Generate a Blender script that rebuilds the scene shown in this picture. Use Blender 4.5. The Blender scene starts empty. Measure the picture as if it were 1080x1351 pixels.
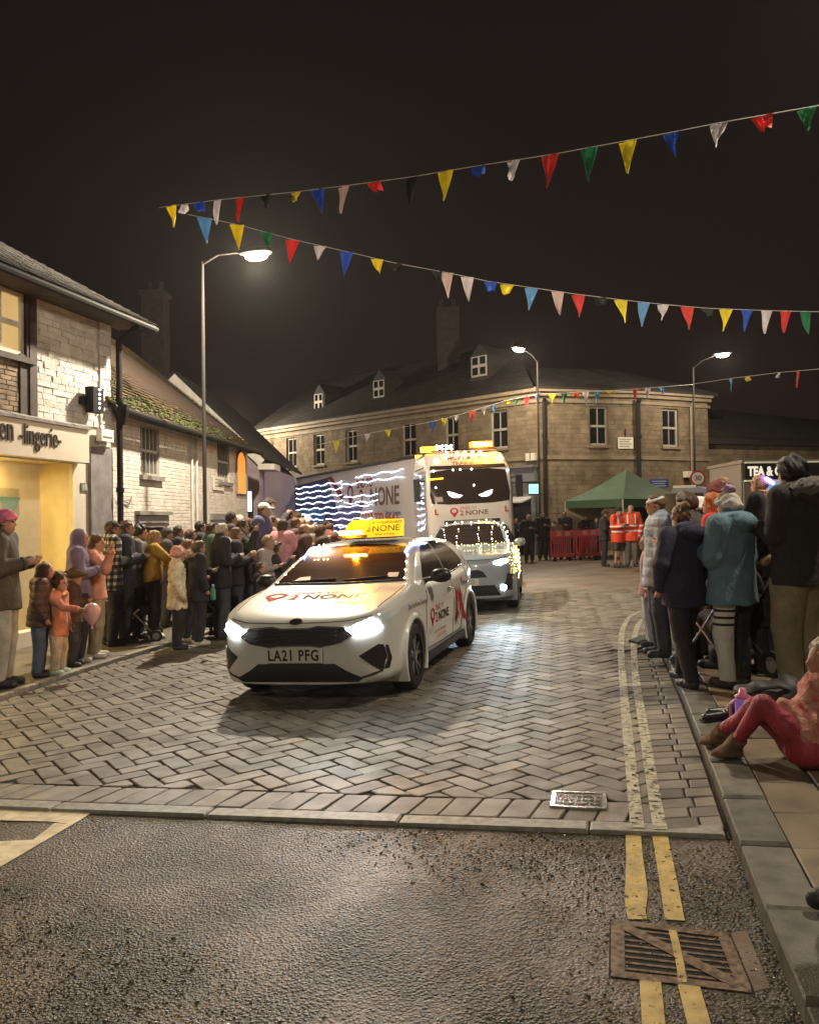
import bpy, bmesh, math, random
import numpy as np
from math import radians as R_, sin, cos, pi, sqrt
from mathutils import Matrix, Vector, Euler
from mathutils.geometry import delaunay_2d_cdt
random.seed(7); RNG = np.random.default_rng(7)
SC = bpy.context.scene
COL = SC.collection

# ------------------------------------------------------------------ camera
CAM_H = 1.62
SLOPE = 0.04                      # the street falls gently from right to left
cam_d = bpy.data.cameras.new('camera'); cam = bpy.data.objects.new('camera', cam_d); COL.objects.link(cam)
cam_d.sensor_fit = 'HORIZONTAL'; cam_d.sensor_width = 36.0; cam_d.lens = 36.0 * 1082 / 1080
cam_d.clip_start = 0.05; cam_d.clip_end = 600
CAM_R = Euler((R_(90.66), 0, 0)).to_matrix() @ Matrix.Rotation(R_(-0.8), 3, 'Z')
cam.matrix_world = Matrix.Translation((0, 0, CAM_H)) @ CAM_R.to_4x4()
SC.camera = cam

# ------------------------------------------------------------------ night sky
W_ = bpy.data.worlds.new('World'); SC.world = W_; W_.use_nodes = True
nt = W_.node_tree; nt.nodes.clear()
wo = nt.nodes.new('ShaderNodeOutputWorld'); bg = nt.nodes.new('ShaderNodeBackground')
tc = nt.nodes.new('ShaderNodeTexCoord'); sp = nt.nodes.new('ShaderNodeSeparateXYZ'); rp = nt.nodes.new('ShaderNodeValToRGB')
nt.links.new(tc.outputs['Generated'], sp.inputs[0])
ab = nt.nodes.new('ShaderNodeMath'); ab.operation = 'ABSOLUTE'
nt.links.new(sp.outputs['Z'], ab.inputs[0]); nt.links.new(ab.outputs[0], rp.inputs[0])
rp.color_ramp.elements[0].position = 0.0; rp.color_ramp.elements[0].color = (0.0125, 0.0056, 0.0048, 1)
rp.color_ramp.elements[1].position = 0.75; rp.color_ramp.elements[1].color = (0.0042, 0.0034, 0.0030, 1)
e_ = rp.color_ramp.elements.new(0.28); e_.color = (0.0082, 0.0052, 0.0045, 1)
nt.links.new(rp.outputs[0], bg.inputs[0]); bg.inputs[1].default_value = 1.0
nt.links.new(bg.outputs[0], wo.inputs[0])

# ------------------------------------------------------------------ exposure
SC.view_settings.view_transform = 'Standard'; SC.view_settings.look = 'None'
SC.view_settings.gamma = 1.0; SC.view_settings.use_curve_mapping = False
SC.view_settings.exposure = 0.25
LAMP_A, LAMP_B, LAMP_C, LAMP_D, LAMP_E, LAMP_F = 3200, 1150, 750, 1900, 900, 900     # street lamps, watts
SC.render.engine = 'CYCLES'
try:
    SC.cycles.use_denoising = True
    SC.cycles.max_bounces = 6; SC.cycles.diffuse_bounces = 3; SC.cycles.glossy_bounces = 3
    SC.cycles.transmission_bounces = 4; SC.cycles.transparent_max_bounces = 8
    SC.cycles.sample_clamp_indirect = 4.0; SC.cycles.sample_clamp_direct = 0.0
    SC.cycles.caustics_reflective = False; SC.cycles.caustics_refractive = False
except Exception: pass

# ------------------------------------------------------------------ where things stand
def ray(x, y): return CAM_R @ Vector(((x - 540) / 1082, (675.5 - y) / 1082, -1.0))
def P(x, y, Y):
    d = ray(x, y); t = Y / d.y
    return Vector((d.x * t, Y, CAM_H + d.z * t))
def gz(X, dz=0.0): return SLOPE * X + dz
def G(x, y, dz=0.0):
    d = ray(x, y); t = (dz - CAM_H) / (d.z - SLOPE * d.x)
    return Vector((d.x * t, d.y * t, CAM_H + d.z * t))

# ------------------------------------------------------------------ materials
def lin(c):
    return c / 12.92 if c <= 0.04045 else ((c + 0.055) / 1.055) ** 2.4
def hexc(h):
    h = h.lstrip('#'); return tuple(lin(int(h[i:i + 2], 16) / 255) for i in (0, 2, 4))
MATS = {}
def mat(name, col=(0.5, 0.5, 0.5), rough=0.6, metal=0.0, var=0.0, vscale=6.0, bump=0.0, bscale=40.0, col2=None, coat=0.0,
        emit=None, estr=0.0, objvar=0.0, spec=0.5, rvar=0.0, detail=4.0, alpha=None, tint=False, bdist=0.01, trans=0.0):
    if name in MATS: return MATS[name]
    if isinstance(col, str): col = hexc(col)
    if isinstance(col2, str): col2 = hexc(col2)
    m = bpy.data.materials.new(name); m.use_nodes = True; MATS[name] = m
    N = m.node_tree.nodes; L = m.node_tree.links; b = N['Principled BSDF']
    b.inputs['Base Color'].default_value = (*col, 1); b.inputs['Roughness'].default_value = rough
    b.inputs['Metallic'].default_value = metal; b.inputs['Specular IOR Level'].default_value = spec
    b.inputs['Coat Weight'].default_value = coat; b.inputs['Coat Roughness'].default_value = 0.04
    if trans: b.inputs['Transmission Weight'].default_value = trans
    if alpha is not None: b.inputs['Alpha'].default_value = alpha
    if emit is not None:
        if isinstance(emit, str): emit = hexc(emit)
        b.inputs['Emission Color'].default_value = (*emit, 1); b.inputs['Emission Strength'].default_value = estr
    tco = None
    def coord():
        nonlocal tco
        if tco is None: tco = N.new('ShaderNodeNewGeometry')
        return tco.outputs['Position']
    cur = None
    if var or col2:
        nz = N.new('ShaderNodeTexNoise'); nz.inputs['Scale'].default_value = vscale; nz.inputs['Detail'].default_value = detail
        L.new(coord(), nz.inputs['Vector'])
        mx = N.new('ShaderNodeMix'); mx.data_type = 'RGBA'
        c2 = col2 if col2 else tuple(max(0, c * (1 - var)) for c in col)
        c1 = col if col2 else tuple(min(1, c * (1 + var)) for c in col)
        mx.inputs[6].default_value = (*c1, 1); mx.inputs[7].default_value = (*c2, 1)
        rm = N.new('ShaderNodeMapRange'); rm.inputs['From Min'].default_value = 0.32; rm.inputs['From Max'].default_value = 0.68
        L.new(nz.outputs['Fac'], rm.inputs['Value']); L.new(rm.outputs[0], mx.inputs[0]); cur = mx.outputs[2]
        if rvar:
            rr = N.new('ShaderNodeMapRange'); rr.inputs['To Min'].default_value = rough - rvar; rr.inputs['To Max'].default_value = rough + rvar
            L.new(nz.outputs['Fac'], rr.inputs['Value']); L.new(rr.outputs[0], b.inputs['Roughness'])
    if objvar:
        oi = N.new('ShaderNodeObjectInfo'); hs = N.new('ShaderNodeHueSaturation')
        if tint:
            at = N.new('ShaderNodeAttribute'); at.attribute_name = 'tint'; src = at.outputs['Fac']
        else: src = oi.outputs['Random']
        mr = N.new('ShaderNodeMapRange'); mr.inputs['To Min'].default_value = 1 - objvar; mr.inputs['To Max'].default_value = 1 + objvar
        L.new(src, mr.inputs['Value']); L.new(mr.outputs[0], hs.inputs['Value'])
        if cur: L.new(cur, hs.inputs['Color'])
        else: hs.inputs['Color'].default_value = (*col, 1)
        cur = hs.outputs[0]
    if cur: L.new(cur, b.inputs['Base Color'])
    if bump:
        nb = N.new('ShaderNodeTexNoise'); nb.inputs['Scale'].default_value = bscale; nb.inputs['Detail'].default_value = 5
        L.new(coord(), nb.inputs['Vector'])
        bp = N.new('ShaderNodeBump'); bp.inputs['Strength'].default_value = bump; bp.inputs['Distance'].default_value = bdist
        L.new(nb.outputs['Fac'], bp.inputs['Height']); L.new(bp.outputs[0], b.inputs['Normal'])
    return m
def glow(name, col, strength):
    if name in MATS: return MATS[name]
    if isinstance(col, str): col = hexc(col)
    m = bpy.data.materials.new(name); m.use_nodes = True; MATS[name] = m
    b = m.node_tree.nodes['Principled BSDF']; b.inputs['Base Color'].default_value = (*[c * .5 for c in col], 1)
    b.inputs['Emission Color'].default_value = (*col, 1); b.inputs['Emission Strength'].default_value = strength
    b.inputs['Roughness'].default_value = 0.4
    return m

# ------------------------------------------------------------------ objects
ORG = {}
def prop(o, label=None, cat=None, group=None, kind=None):
    if label: o['label'] = label
    if cat: o['category'] = cat
    if group: o['group'] = group
    if kind: o['kind'] = kind
    return o
def thing(name, label, cat, loc=(0, 0, 0), rz=0.0, ry=0.0, group=None, kind=None):
    o = bpy.data.objects.new(name, None); COL.objects.link(o); o.empty_display_size = 0.2
    o.location = loc; o.rotation_mode = 'ZYX'; o.rotation_euler = (0, ry, rz)
    ORG[o] = Vector(loc)
    return prop(o, label, cat, group, kind)
def mesh_np(name, V, F, mats=None, smooth=False, tint=None, nquad=True):
    V = np.asarray(V, np.float32).reshape(-1, 3); me = bpy.data.meshes.new(name)
    if isinstance(F, np.ndarray):
        k = F.shape[1]; me.vertices.add(len(V)); me.vertices.foreach_set('co', V.ravel())
        me.loops.add(F.size); me.loops.foreach_set('vertex_index', F.astype(np.int32).ravel())
        me.polygons.add(len(F)); me.polygons.foreach_set('loop_start', np.arange(0, F.size, k, dtype=np.int32))
        me.update(calc_edges=True)
    else:
        me.from_pydata([tuple(map(float, v)) for v in V], [], F); me.update()
    for m in (mats or []): me.materials.append(m)
    if smooth: me.polygons.foreach_set('use_smooth', np.ones(len(me.polygons), bool))
    if tint is not None:
        a = me.attributes.new('tint', 'FLOAT', 'FACE'); a.data.foreach_set('value', np.asarray(tint, np.float32))
    return me
def link(name, me, parent=None, loc=None, kind=None):
    o = bpy.data.objects.new(name, me); COL.objects.link(o)
    if parent is not None: o.parent = parent
    if loc is not None: o.location = loc
    if kind: o['kind'] = kind
    return o
class MB:
    """collects boxes, prisms and tubes (world or local coordinates) into one mesh"""
    def __init__(s): s.v = []; s.f = []; s.t = []; s.tv = 0.5
    def raw(s, v, f):
        n = len(s.v); s.v += [tuple(p) for p in v]
        for q in f: s.f.append([i + n for i in q]); s.t.append(s.tv)
        return s
    def box(s, c, size, M=None):
        x, y, z = [k / 2 for k in size]; c = Vector(c)
        vs = [Vector(p) for p in ((-x, -y, -z), (x, -y, -z), (x, y, -z), (-x, y, -z), (-x, -y, z), (x, -y, z), (x, y, z), (-x, y, z))]
        if M is not None: vs = [M @ v for v in vs]
        return s.raw([v + c for v in vs], [(0, 3, 2, 1), (4, 5, 6, 7), (0, 1, 5, 4), (1, 2, 6, 5), (2, 3, 7, 6), (3, 0, 4, 7)])
    def hexa(s, eight):
        return s.raw(eight, [(0, 3, 2, 1), (4, 5, 6, 7), (0, 1, 5, 4), (1, 2, 6, 5), (2, 3, 7, 6), (3, 0, 4, 7)])
    def bar(s, a, b, w, h=None, up=(0, 0, 1)):
        a, b = Vector(a), Vector(b); h = h or w; d = (b - a); L = d.length
        if L < 1e-6: return s
        d /= L; u = Vector(up); sd = d.cross(u)
        if sd.length < 1e-4: sd = d.cross(Vector((1, 0, 0)))
        sd.normalize(); u = sd.cross(d)
        e = []
        for q in (a, b):
            for sx, sz in ((-1, -1), (1, -1), (1, 1), (-1, 1)): e.append(q + sd * (w / 2 * sx) + u * (h / 2 * sz))
        return s.raw(e, [(0, 1, 2, 3), (7, 6, 5, 4), (0, 4, 5, 1), (1, 5, 6, 2), (2, 6, 7, 3), (3, 7, 4, 0)])
    def tube(s, pts, r, n=8, cap=True, closed=False):
        pts = [Vector(p) for p in pts]; rs = r if isinstance(r, (list, tuple)) else [r] * len(pts)
        rings = []; prev = None
        for i, p in enumerate(pts):
            if closed: d = pts[(i + 1) % len(pts)] - pts[i - 1]
            else: d = pts[min(i + 1, len(pts) - 1)] - pts[max(i - 1, 0)]
            d.normalize() if d.length > 1e-9 else None
            if prev is None:
                u = d.cross(Vector((0, 0, 1)))
                if u.length < 1e-3: u = d.cross(Vector((1, 0, 0)))
            else: u = prev - d * prev.dot(d)
            u.normalize(); prev = u; w = d.cross(u)
            rings.append([p + u * (rs[i] * cos(2 * pi * k / n)) + w * (rs[i] * sin(2 * pi * k / n)) for k in range(n)])
        v = [q for rg in rings for q in rg]; f = []
        m = len(pts); last = m if closed else m - 1
        for i in range(last):
            j = (i + 1) % m
            for k in range(n): f.append((i * n + k, i * n + (k + 1) % n, j * n + (k + 1) % n, j * n + k))
        if cap and not closed: f += [tuple(range(n - 1, -1, -1)), tuple(range((m - 1) * n, m * n))]
        return s.raw(v, f)
    def lathe(s, prof, c=(0, 0, 0), n=16, M=None, cap=True):
        c = Vector(c); v = []
        for (r, z) in prof:
            for k in range(n):
                p = Vector((r * cos(2 * pi * k / n), r * sin(2 * pi * k / n), z)); v.append((M @ p if M is not None else p) + c)
        f = []
        for i in range(len(prof) - 1):
            for k in range(n): f.append((i * n + k, i * n + (k + 1) % n, (i + 1) * n + (k + 1) % n, (i + 1) * n + k))
        if cap: f += [tuple(range(n - 1, -1, -1)), tuple(range((len(prof) - 1) * n, len(prof) * n))]
        return s.raw(v, f)
    def prism(s, poly, d):
        """closed outline (world points) extruded along vector d"""
        n = len(poly); d = Vector(d); v = [Vector(p) for p in poly]; v = v + [p + d for p in v]
        f = [tuple(range(n - 1, -1, -1)), tuple(range(n, 2 * n))] + [(i, (i + 1) % n, n + (i + 1) % n, n + i) for i in range(n)]
        return s.raw(v, f)
    def block(s, poly, zt, zb, inset=0.006, drop=0.005, up=None):
        """a paving block: outline in plan (X,Y), chamfered top, following the street slope"""
        n = len(poly); c = sum((Vector(p) for p in poly), Vector((0, 0))) / n
        def pt(p, z): return (p[0], p[1], gz(p[0], z))
        ins = []
        for p in poly:
            q = Vector(p) - c; L = max(q.length, 1e-4); q = c + q * max(0.3, (L - inset * 1.4) / L); ins.append(q)
        tl = (random.uniform(-1, 1) * .012, random.uniform(-1, 1) * .012)
        def hz(q): return (q[0] - c[0]) * tl[0] + (q[1] - c[1]) * tl[1]
        v = [pt(p, zb) for p in poly] + [pt(p, zt - drop) for p in poly] + [pt(q, zt + hz(q)) for q in ins]
        f = []
        for i in range(n):
            j = (i + 1) % n; f += [(i, j, n + j, n + i), (n + i, n + j, 2 * n + j, 2 * n + i)]
        f.append(tuple(range(2 * n, 3 * n)))
        return s.raw(v, f)
    def build(s, name, m, parent=None, smooth=False, kind=None, world=True, tint=False):
        if not s.v: return None
        V = np.array(s.v, np.float32)
        org = ORG.get(parent) if parent is not None else None
        if world and org is not None: V = V - np.array(org, np.float32)
        ms = m if isinstance(m, (list, tuple)) else [m]
        me = mesh_np(name, V, s.f, ms, smooth, s.t if tint else None)
        o = link(name, me, parent, kind=kind); ORG[o] = org if (world and org is not None) else Vector((0, 0, 0))
        return o
def sharp(o, ang=35):
    """smooth shading with sharp edges kept"""
    me = o.data; me.polygons.foreach_set('use_smooth', np.ones(len(me.polygons), bool))
    try: me.set_sharp_from_angle(angle=R_(ang))
    except Exception: pass
    return o
def strip(pts, w, dz):
    """flat band along a plan polyline -> faces on the street slope"""
    out = []; n = len(pts); ws = w if isinstance(w, (list, tuple)) else [w] * n
    for i in range(n):
        d = (Vector(pts[min(i + 1, n - 1)]) - Vector(pts[max(i - 1, 0)])).normalized(); nrm = Vector((-d.y, d.x))
        p = Vector(pts[i]); a = p + nrm * ws[i] / 2; b = p - nrm * ws[i] / 2
        out += [(a.x, a.y, gz(a.x, dz)), (b.x, b.y, gz(b.x, dz))]
    f = [(2 * i, 2 * i + 1, 2 * i + 3, 2 * i + 2) for i in range(n - 1)]
    return out, f
_textcache = {}
def text_mesh(s, size, depth=0.002, space=1.0, shear=0.0, align='CENTER', bold=0.0):
    cu = bpy.data.curves.new('lettering', 'FONT'); cu.body = s; cu.size = size; cu.extrude = depth / 2
    cu.align_x = align; cu.align_y = 'CENTER'; cu.space_character = space; cu.shear = shear; cu.offset = bold; cu.resolution_u = 3
    o = bpy.data.objects.new('lettering', cu); COL.objects.link(o)
    dg = bpy.context.evaluated_depsgraph_get(); me = bpy.data.meshes.new_from_object(o.evaluated_get(dg))
    bpy.data.objects.remove(o); bpy.data.curves.remove(cu); me.name = 'lettering'
    return me
def text(s, size, org, ax, ay, m, parent, depth=0.004, name='lettering', sx=1.0, space=1.0, shear=0.0, align='CENTER', world=True, bold=0.0):
    """lettering lying in the plane (ax, ay) at org"""
    me = text_mesh(s, size, depth, space, shear, align, bold); ax = Vector(ax).normalized(); ay = Vector(ay).normalized(); az = ax.cross(ay)
    M = Matrix((ax * sx, ay, az)).transposed().to_4x4(); o = Vector(org)
    if world and parent in ORG: o = o - ORG[parent]
    M.translation = o; me.transform(M); me.materials.clear(); me.materials.append(m)
    return link(name, me, parent)

# ------------------------------------------------------------------ implicit shapes -> smooth meshes
OFF8 = np.array([(i, j, k) for i in (0, 1) for j in (0, 1) for k in (0, 1)])
EDG = [(a, b) for a in range(8) for b in range(a + 1, 8) if np.abs(OFF8[a] - OFF8[b]).sum() == 1]
def surface_nets(D, org, h):
    ins = D < 0; nx, ny, nz = D.shape
    cnt = sum(ins[i:nx - 1 + i, j:ny - 1 + j, k:nz - 1 + k].astype(np.int8) for i, j, k in OFF8)
    idx = np.argwhere((cnt > 0) & (cnt < 8))
    if len(idx) == 0: return np.zeros((0, 3)), np.zeros((0, 4), int)
    cd = np.stack([D[idx[:, 0] + o[0], idx[:, 1] + o[1], idx[:, 2] + o[2]] for o in OFF8], 1)
    acc = np.zeros((len(idx), 3)); n = np.zeros(len(idx))
    for a, b in EDG:
        da, db = cd[:, a], cd[:, b]; c = (da < 0) != (db < 0)
        t = np.where(c, da / np.where(np.abs(da - db) < 1e-12, 1, da - db), 0)
        acc += np.where(c[:, None], OFF8[a] + t[:, None] * (OFF8[b] - OFF8[a]), 0); n += c
    V = org + h * (idx + acc / n[:, None])
    cid = np.full((nx - 1, ny - 1, nz - 1), -1, np.int64); cid[tuple(idx.T)] = np.arange(len(idx))
    Q = []
    for ax in range(3):
        A = np.moveaxis(ins, ax, 0); C = np.moveaxis(cid, ax, 0)
        s = A[:-1, 1:-1, 1:-1] != A[1:, 1:-1, 1:-1]; w = np.argwhere(s)
        if len(w) == 0: continue
        i, j, k = w[:, 0], w[:, 1] + 1, w[:, 2] + 1
        q = np.stack([C[i, j - 1, k - 1], C[i, j, k - 1], C[i, j, k], C[i, j - 1, k]], 1)
        fl = A[i, j, k] ^ (ax == 1)
        q[~fl] = q[~fl][:, ::-1]; Q.append(q)
    Q = np.concatenate(Q); Q = Q[(Q >= 0).all(1)]
    return V, Q
def smin(a, b, k):
    if k <= 0: return np.minimum(a, b)
    h = np.maximum(k - np.abs(a - b), 0) / k
    return np.minimum(a, b) - h * h * k * .25
def smax(a, b, k): return -smin(-a, -b, k)
def poly_sdf(pts, x, y):
    """signed distance to a closed 2-D outline"""
    pts = np.asarray(pts, float); d = None; sgn = None
    x, y = np.broadcast_arrays(x, y)
    d = np.full(x.shape, 1e9); s = np.zeros(x.shape, bool)
    for i in range(len(pts)):
        a = pts[i]; b = pts[i - 1]; e = b - a; wx = x - a[0]; wy = y - a[1]
        t = np.clip((wx * e[0] + wy * e[1]) / max(e @ e, 1e-12), 0, 1)
        d = np.minimum(d, (wx - e[0] * t) ** 2 + (wy - e[1] * t) ** 2)
        c1 = y >= a[1]; c2 = y < b[1]; c3 = e[0] * wy > e[1] * wx
        s ^= (c1 & c2 & c3) | (~c1 & ~c2 & ~c3)
    return np.where(s, -1, 1) * np.sqrt(d)
def spline(pts, n=6, closed=True):
    """Catmull-Rom through the points"""
    p = np.asarray(pts, float); m = len(p); out = []
    rng = range(m) if closed else range(m - 1)
    for i in rng:
        if closed: a, b, c, d = p[i - 1], p[i], p[(i + 1) % m], p[(i + 2) % m]
        else: a, b, c, d = p[max(i - 1, 0)], p[i], p[i + 1], p[min(i + 2, m - 1)]
        for t in np.linspace(0, 1, n, endpoint=False):
            out.append(.5 * ((2 * b) + (c - a) * t + (2 * a - 5 * b + 4 * c - d) * t * t + (3 * b - a - 3 * c + d) * t ** 3))
    if not closed: out.append(p[-1])
    return np.array(out)
# ================================================================== GROUND
def V2(p): return Vector((p[0], p[1]))
def clip_poly(poly, p, n):
    """keep the part of a plan polygon where (q-p).n >= 0"""
    out = []; m = len(poly)
    for i in range(m):
        a, b = poly[i], poly[(i + 1) % m]; da, db = (a - p).dot(n), (b - p).dot(n)
        if da >= 0: out.append(a)
        if (da >= 0) != (db >= 0): out.append(a + (b - a) * (da / (da - db)))
    return out
def area(poly): return abs(sum(poly[i].x * poly[i - 1].y - poly[i - 1].x * poly[i].y for i in range(len(poly)))) / 2
def screen_size(c):
    return 1082 / max(c.y, .5)
def lay(parent, name, m, blocks, zt, zb, limit=300, inset=.006, drop=.005, jit=.003):
    """blocks: plan polygons; the nearest ones are objects of their own, the rest one mass"""
    vis = sorted(blocks, key=lambda q: (sum(q, V2((0, 0))) / len(q)).length if -4.6 < q[0].x / max(q[0].y, .3) * 8 < 4.6 else 99)
    rest = MB()
    for i, q in enumerate(vis):
        if i < limit:
            b = MB(); b.tv = random.random(); b.block(q, zt + random.uniform(-jit, jit), zb, inset, drop)
            b.build(name, m, parent, tint=True)
        else:
            rest.tv = random.random(); rest.block(q, zt + random.uniform(-jit, jit), zb, inset, drop)
    if rest.v: rest.build(name + 's_beyond', m, parent, kind='stuff', tint=True)

M_road = mat('wet_asphalt', (0.082, 0.066, 0.049), rough=.48, var=.45, vscale=2.2, rvar=.10, spec=.4)
def asphalt_nodes(m):
    """coarse rolled aggregate: rounded stones standing out of dark binder"""
    N = m.node_tree.nodes; L = m.node_tree.links; b = N['Principled BSDF']
    g = N.new('ShaderNodeNewGeometry')
    def vor(scale, feat='F1'):
        v = N.new('ShaderNodeTexVoronoi'); v.inputs['Scale'].default_value = scale; v.feature = feat; L.new(g.outputs['Position'], v.inputs['Vector']); return v
    v1 = vor(62); v2 = vor(150)
    nz = N.new('ShaderNodeTexNoise'); nz.inputs['Scale'].default_value = 2.1; nz.inputs['Detail'].default_value = 4; L.new(g.outputs['Position'], nz.inputs['Vector'])
    r1 = N.new('ShaderNodeMapRange'); r1.inputs['From Max'].default_value = .6; r1.inputs['To Min'].default_value = 1; r1.inputs['To Max'].default_value = 0; L.new(v1.outputs['Distance'], r1.inputs['Value'])
    r2 = N.new('ShaderNodeMapRange'); r2.inputs['From Max'].default_value = .7; r2.inputs['To Min'].default_value = .35; r2.inputs['To Max'].default_value = 0; L.new(v2.outputs['Distance'], r2.inputs['Value'])
    a = N.new('ShaderNodeMath'); a.operation = 'ADD'; L.new(r1.outputs[0], a.inputs[0]); L.new(r2.outputs[0], a.inputs[1])
    # worn, polished patches alternate with coarse ones
    rm = N.new('ShaderNodeMapRange'); rm.inputs['From Min'].default_value = .43; rm.inputs['From Max'].default_value = .57; rm.inputs['To Min'].default_value = .36; L.new(nz.outputs['Fac'], rm.inputs['Value'])
    mu = N.new('ShaderNodeMath'); mu.operation = 'MULTIPLY'; L.new(a.outputs[0], mu.inputs[0]); L.new(rm.outputs[0], mu.inputs[1])
    bp = N.new('ShaderNodeBump'); bp.inputs['Strength'].default_value = .85; bp.inputs['Distance'].default_value = .020
    L.new(mu.outputs[0], bp.inputs['Height']); L.new(bp.outputs[0], b.inputs['Normal'])
    # each stone its own tone
    old = b.inputs['Base Color'].links[0].from_socket
    mx = N.new('ShaderNodeMix'); mx.data_type = 'RGBA'; mx.blend_type = 'MULTIPLY'; mx.inputs[0].default_value = .8
    hs = N.new('ShaderNodeSeparateColor'); L.new(v1.outputs['Color'], hs.inputs[0])
    rc = N.new('ShaderNodeValToRGB'); rc.color_ramp.elements[0].color = (.45, .42, .4, 1); rc.color_ramp.elements[1].color = (1.7, 1.6, 1.45, 1); L.new(hs.outputs[0], rc.inputs[0])
    L.new(old, mx.inputs[6]); L.new(rc.outputs[0], mx.inputs[7]); L.new(mx.outputs[2], b.inputs['Base Color'])
asphalt_nodes(M_road)
M_pav = mat('concrete_block', (0.162, 0.137, 0.110), rough=.55, var=.35, vscale=4, bump=.85, bscale=170, objvar=.34, tint=True, rvar=.14, bdist=.006)
M_slab = mat('sandstone_flag', (0.17, 0.125, 0.078), rough=.62, var=.35, vscale=3.2, bump=.45, bscale=110, objvar=.38, tint=True, bdist=.004)
M_kerb = mat('granite_kerb', (0.25, 0.235, 0.205), rough=.6, var=.3, vscale=20, bump=.5, bscale=160, objvar=.15, tint=True, bdist=.004)
M_joint = mat('joint_sand', (0.066, 0.056, 0.044), rough=.9, var=.4, vscale=12)
M_farroad = mat('far_paving', (0.17, 0.125, 0.09), rough=.5, var=.3, vscale=1.5, bump=.3, bscale=30, rvar=.1)
M_lpav = mat('old_tarmac', (0.10, 0.085, 0.066), rough=.7, var=.35, vscale=2.5, bump=.4, bscale=150)
M_ground = mat('dark_ground', (0.05, 0.045, 0.04), rough=.9, var=.3, vscale=.5)

def sheet(name, poly, dz, m, kind='structure', parent=None):
    b = MB(); b.raw([(p[0], p[1], gz(p[0], dz)) for p in poly], [tuple(range(len(poly)))])
    return b.build(name, m, parent, kind=kind)
sheet('ground', [(-150, -40), (150, -40), (150, 320), (-150, 320)], -.16, M_ground)

A_ = V2(G(0, 1064, -.0)); B_ = V2(G(958, 1102, -.0))
T_ = (B_ - A_).normalized(); NF = Vector((-T_.y, T_.x))             # along the threshold, and away from the camera
RK = [V2(G(x, y)) for x, y in ((1063, 1351), (1012, 1226), (965, 1100), (930, 1000), (899, 918), (876, 868), (862, 836), (864, 818), (884, 804))]
d0 = (RK[0] - RK[2]).normalized(); RK = [RK[0] + d0 * 4.5] + RK
RK += [RK[-1] + Vector((2.2, 1.0)), RK[-1] + Vector((6, 2.4)), RK[-1] + Vector((14, 4.5))]
LK = [V2(G(x, y)) for x, y in ((0, 925), (100, 890), (200, 859), (300, 829))]
d1 = (LK[0] - LK[1]).normalized(); LK = [LK[0] + d1 * 12, LK[0] + d1 * 2] + LK + [Vector((-2.75, 17)), Vector((-2.75, 24)), Vector((-4.6, 32)), Vector((-9, 40))]
# foreground carriageway
road = sheet('road', [(-14, -20), (RK[0].x + 9, -20), (RK[0].x, RK[0].y), *[(q.x, q.y) for q in RK[1:4]], tuple(B_ + T_ * .02), tuple(A_ - T_ * 9)], -.022, M_road)
# loose grit lying on the asphalt
gr = MB()
for i in range(15000):
    x = random.uniform(-2.6, 2.0); y = random.uniform(2.2, 4.4)
    if (Vector((x, y)) - A_).dot(NF) > -.02: continue
    if sin(x * 2.1 + 1.3 * sin(y * 1.7)) + .5 * sin(y * 3.1 + x) < random.uniform(-.5, .9): continue
    r = random.uniform(.002, .0072) * (1 if random.random() < .9 else 1.5); a = random.uniform(0, 6); z = gz(x, -.0222)
    e = [Vector((x + r * cos(a + k * pi / 2) * random.uniform(.7, 1.2), y + r * sin(a + k * pi / 2) * random.uniform(.7, 1.2), z)) for k in range(4)]
    tp = [v * .62 + Vector((x, y, z)) * .38 + Vector((0, 0, r * random.uniform(.5, 1.0))) for v in e]
    gr.tv = random.random(); gr.raw(e + tp, [(0, 1, 5, 4), (1, 2, 6, 5), (2, 3, 7, 6), (3, 0, 4, 7), (4, 5, 6, 7)])
M_grit = mat('grit', (0.085, 0.073, 0.058), rough=.3, objvar=.5, tint=True)
gro = gr.build('grit', M_grit, None, kind='stuff', tint=True)

# block paved street
paved = sheet('paved_road', [tuple(A_ - T_ * 9), tuple(B_ + T_ * .02), *[(q.x, q.y) for q in RK[4:8]], (18, 13), (30, 17), (-14, 17)], -.018, M_joint)
sheet('far_road', [(-14, 16.9), (40, 16.9), (40, 60), (-30, 60)], -.004, M_farroad)
# pale threshold strip of long setts
q = A_ - T_ * 5; ths = []; L = 0
while L < (B_ - A_).length + 5:
    w = .9 + .25 * random.random(); w = min(w, (B_ - A_).length + 5 - L)
    if w > .05: ths.append([q + T_ * (L + .006), q + T_ * (L + w - .006), q + T_ * (L + w - .006) + NF * .115, q + T_ * (L + .006) + NF * .115])
    L += w
lay(paved, 'threshold_stone', M_kerb, ths, .002, -.06, inset=.008, drop=.006)
# soldier course behind it
sol = []; L = 0
while L < (B_ - A_).length + 5 - .42:
    w = .168; sk = NF * .29 + T_ * .05
    p = q + T_ * L + NF * .125
    sol.append([p + T_ * .006, p + T_ * (w - .006), p + T_ * (w - .006) + sk, p + T_ * .006 + sk]); L += w
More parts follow.
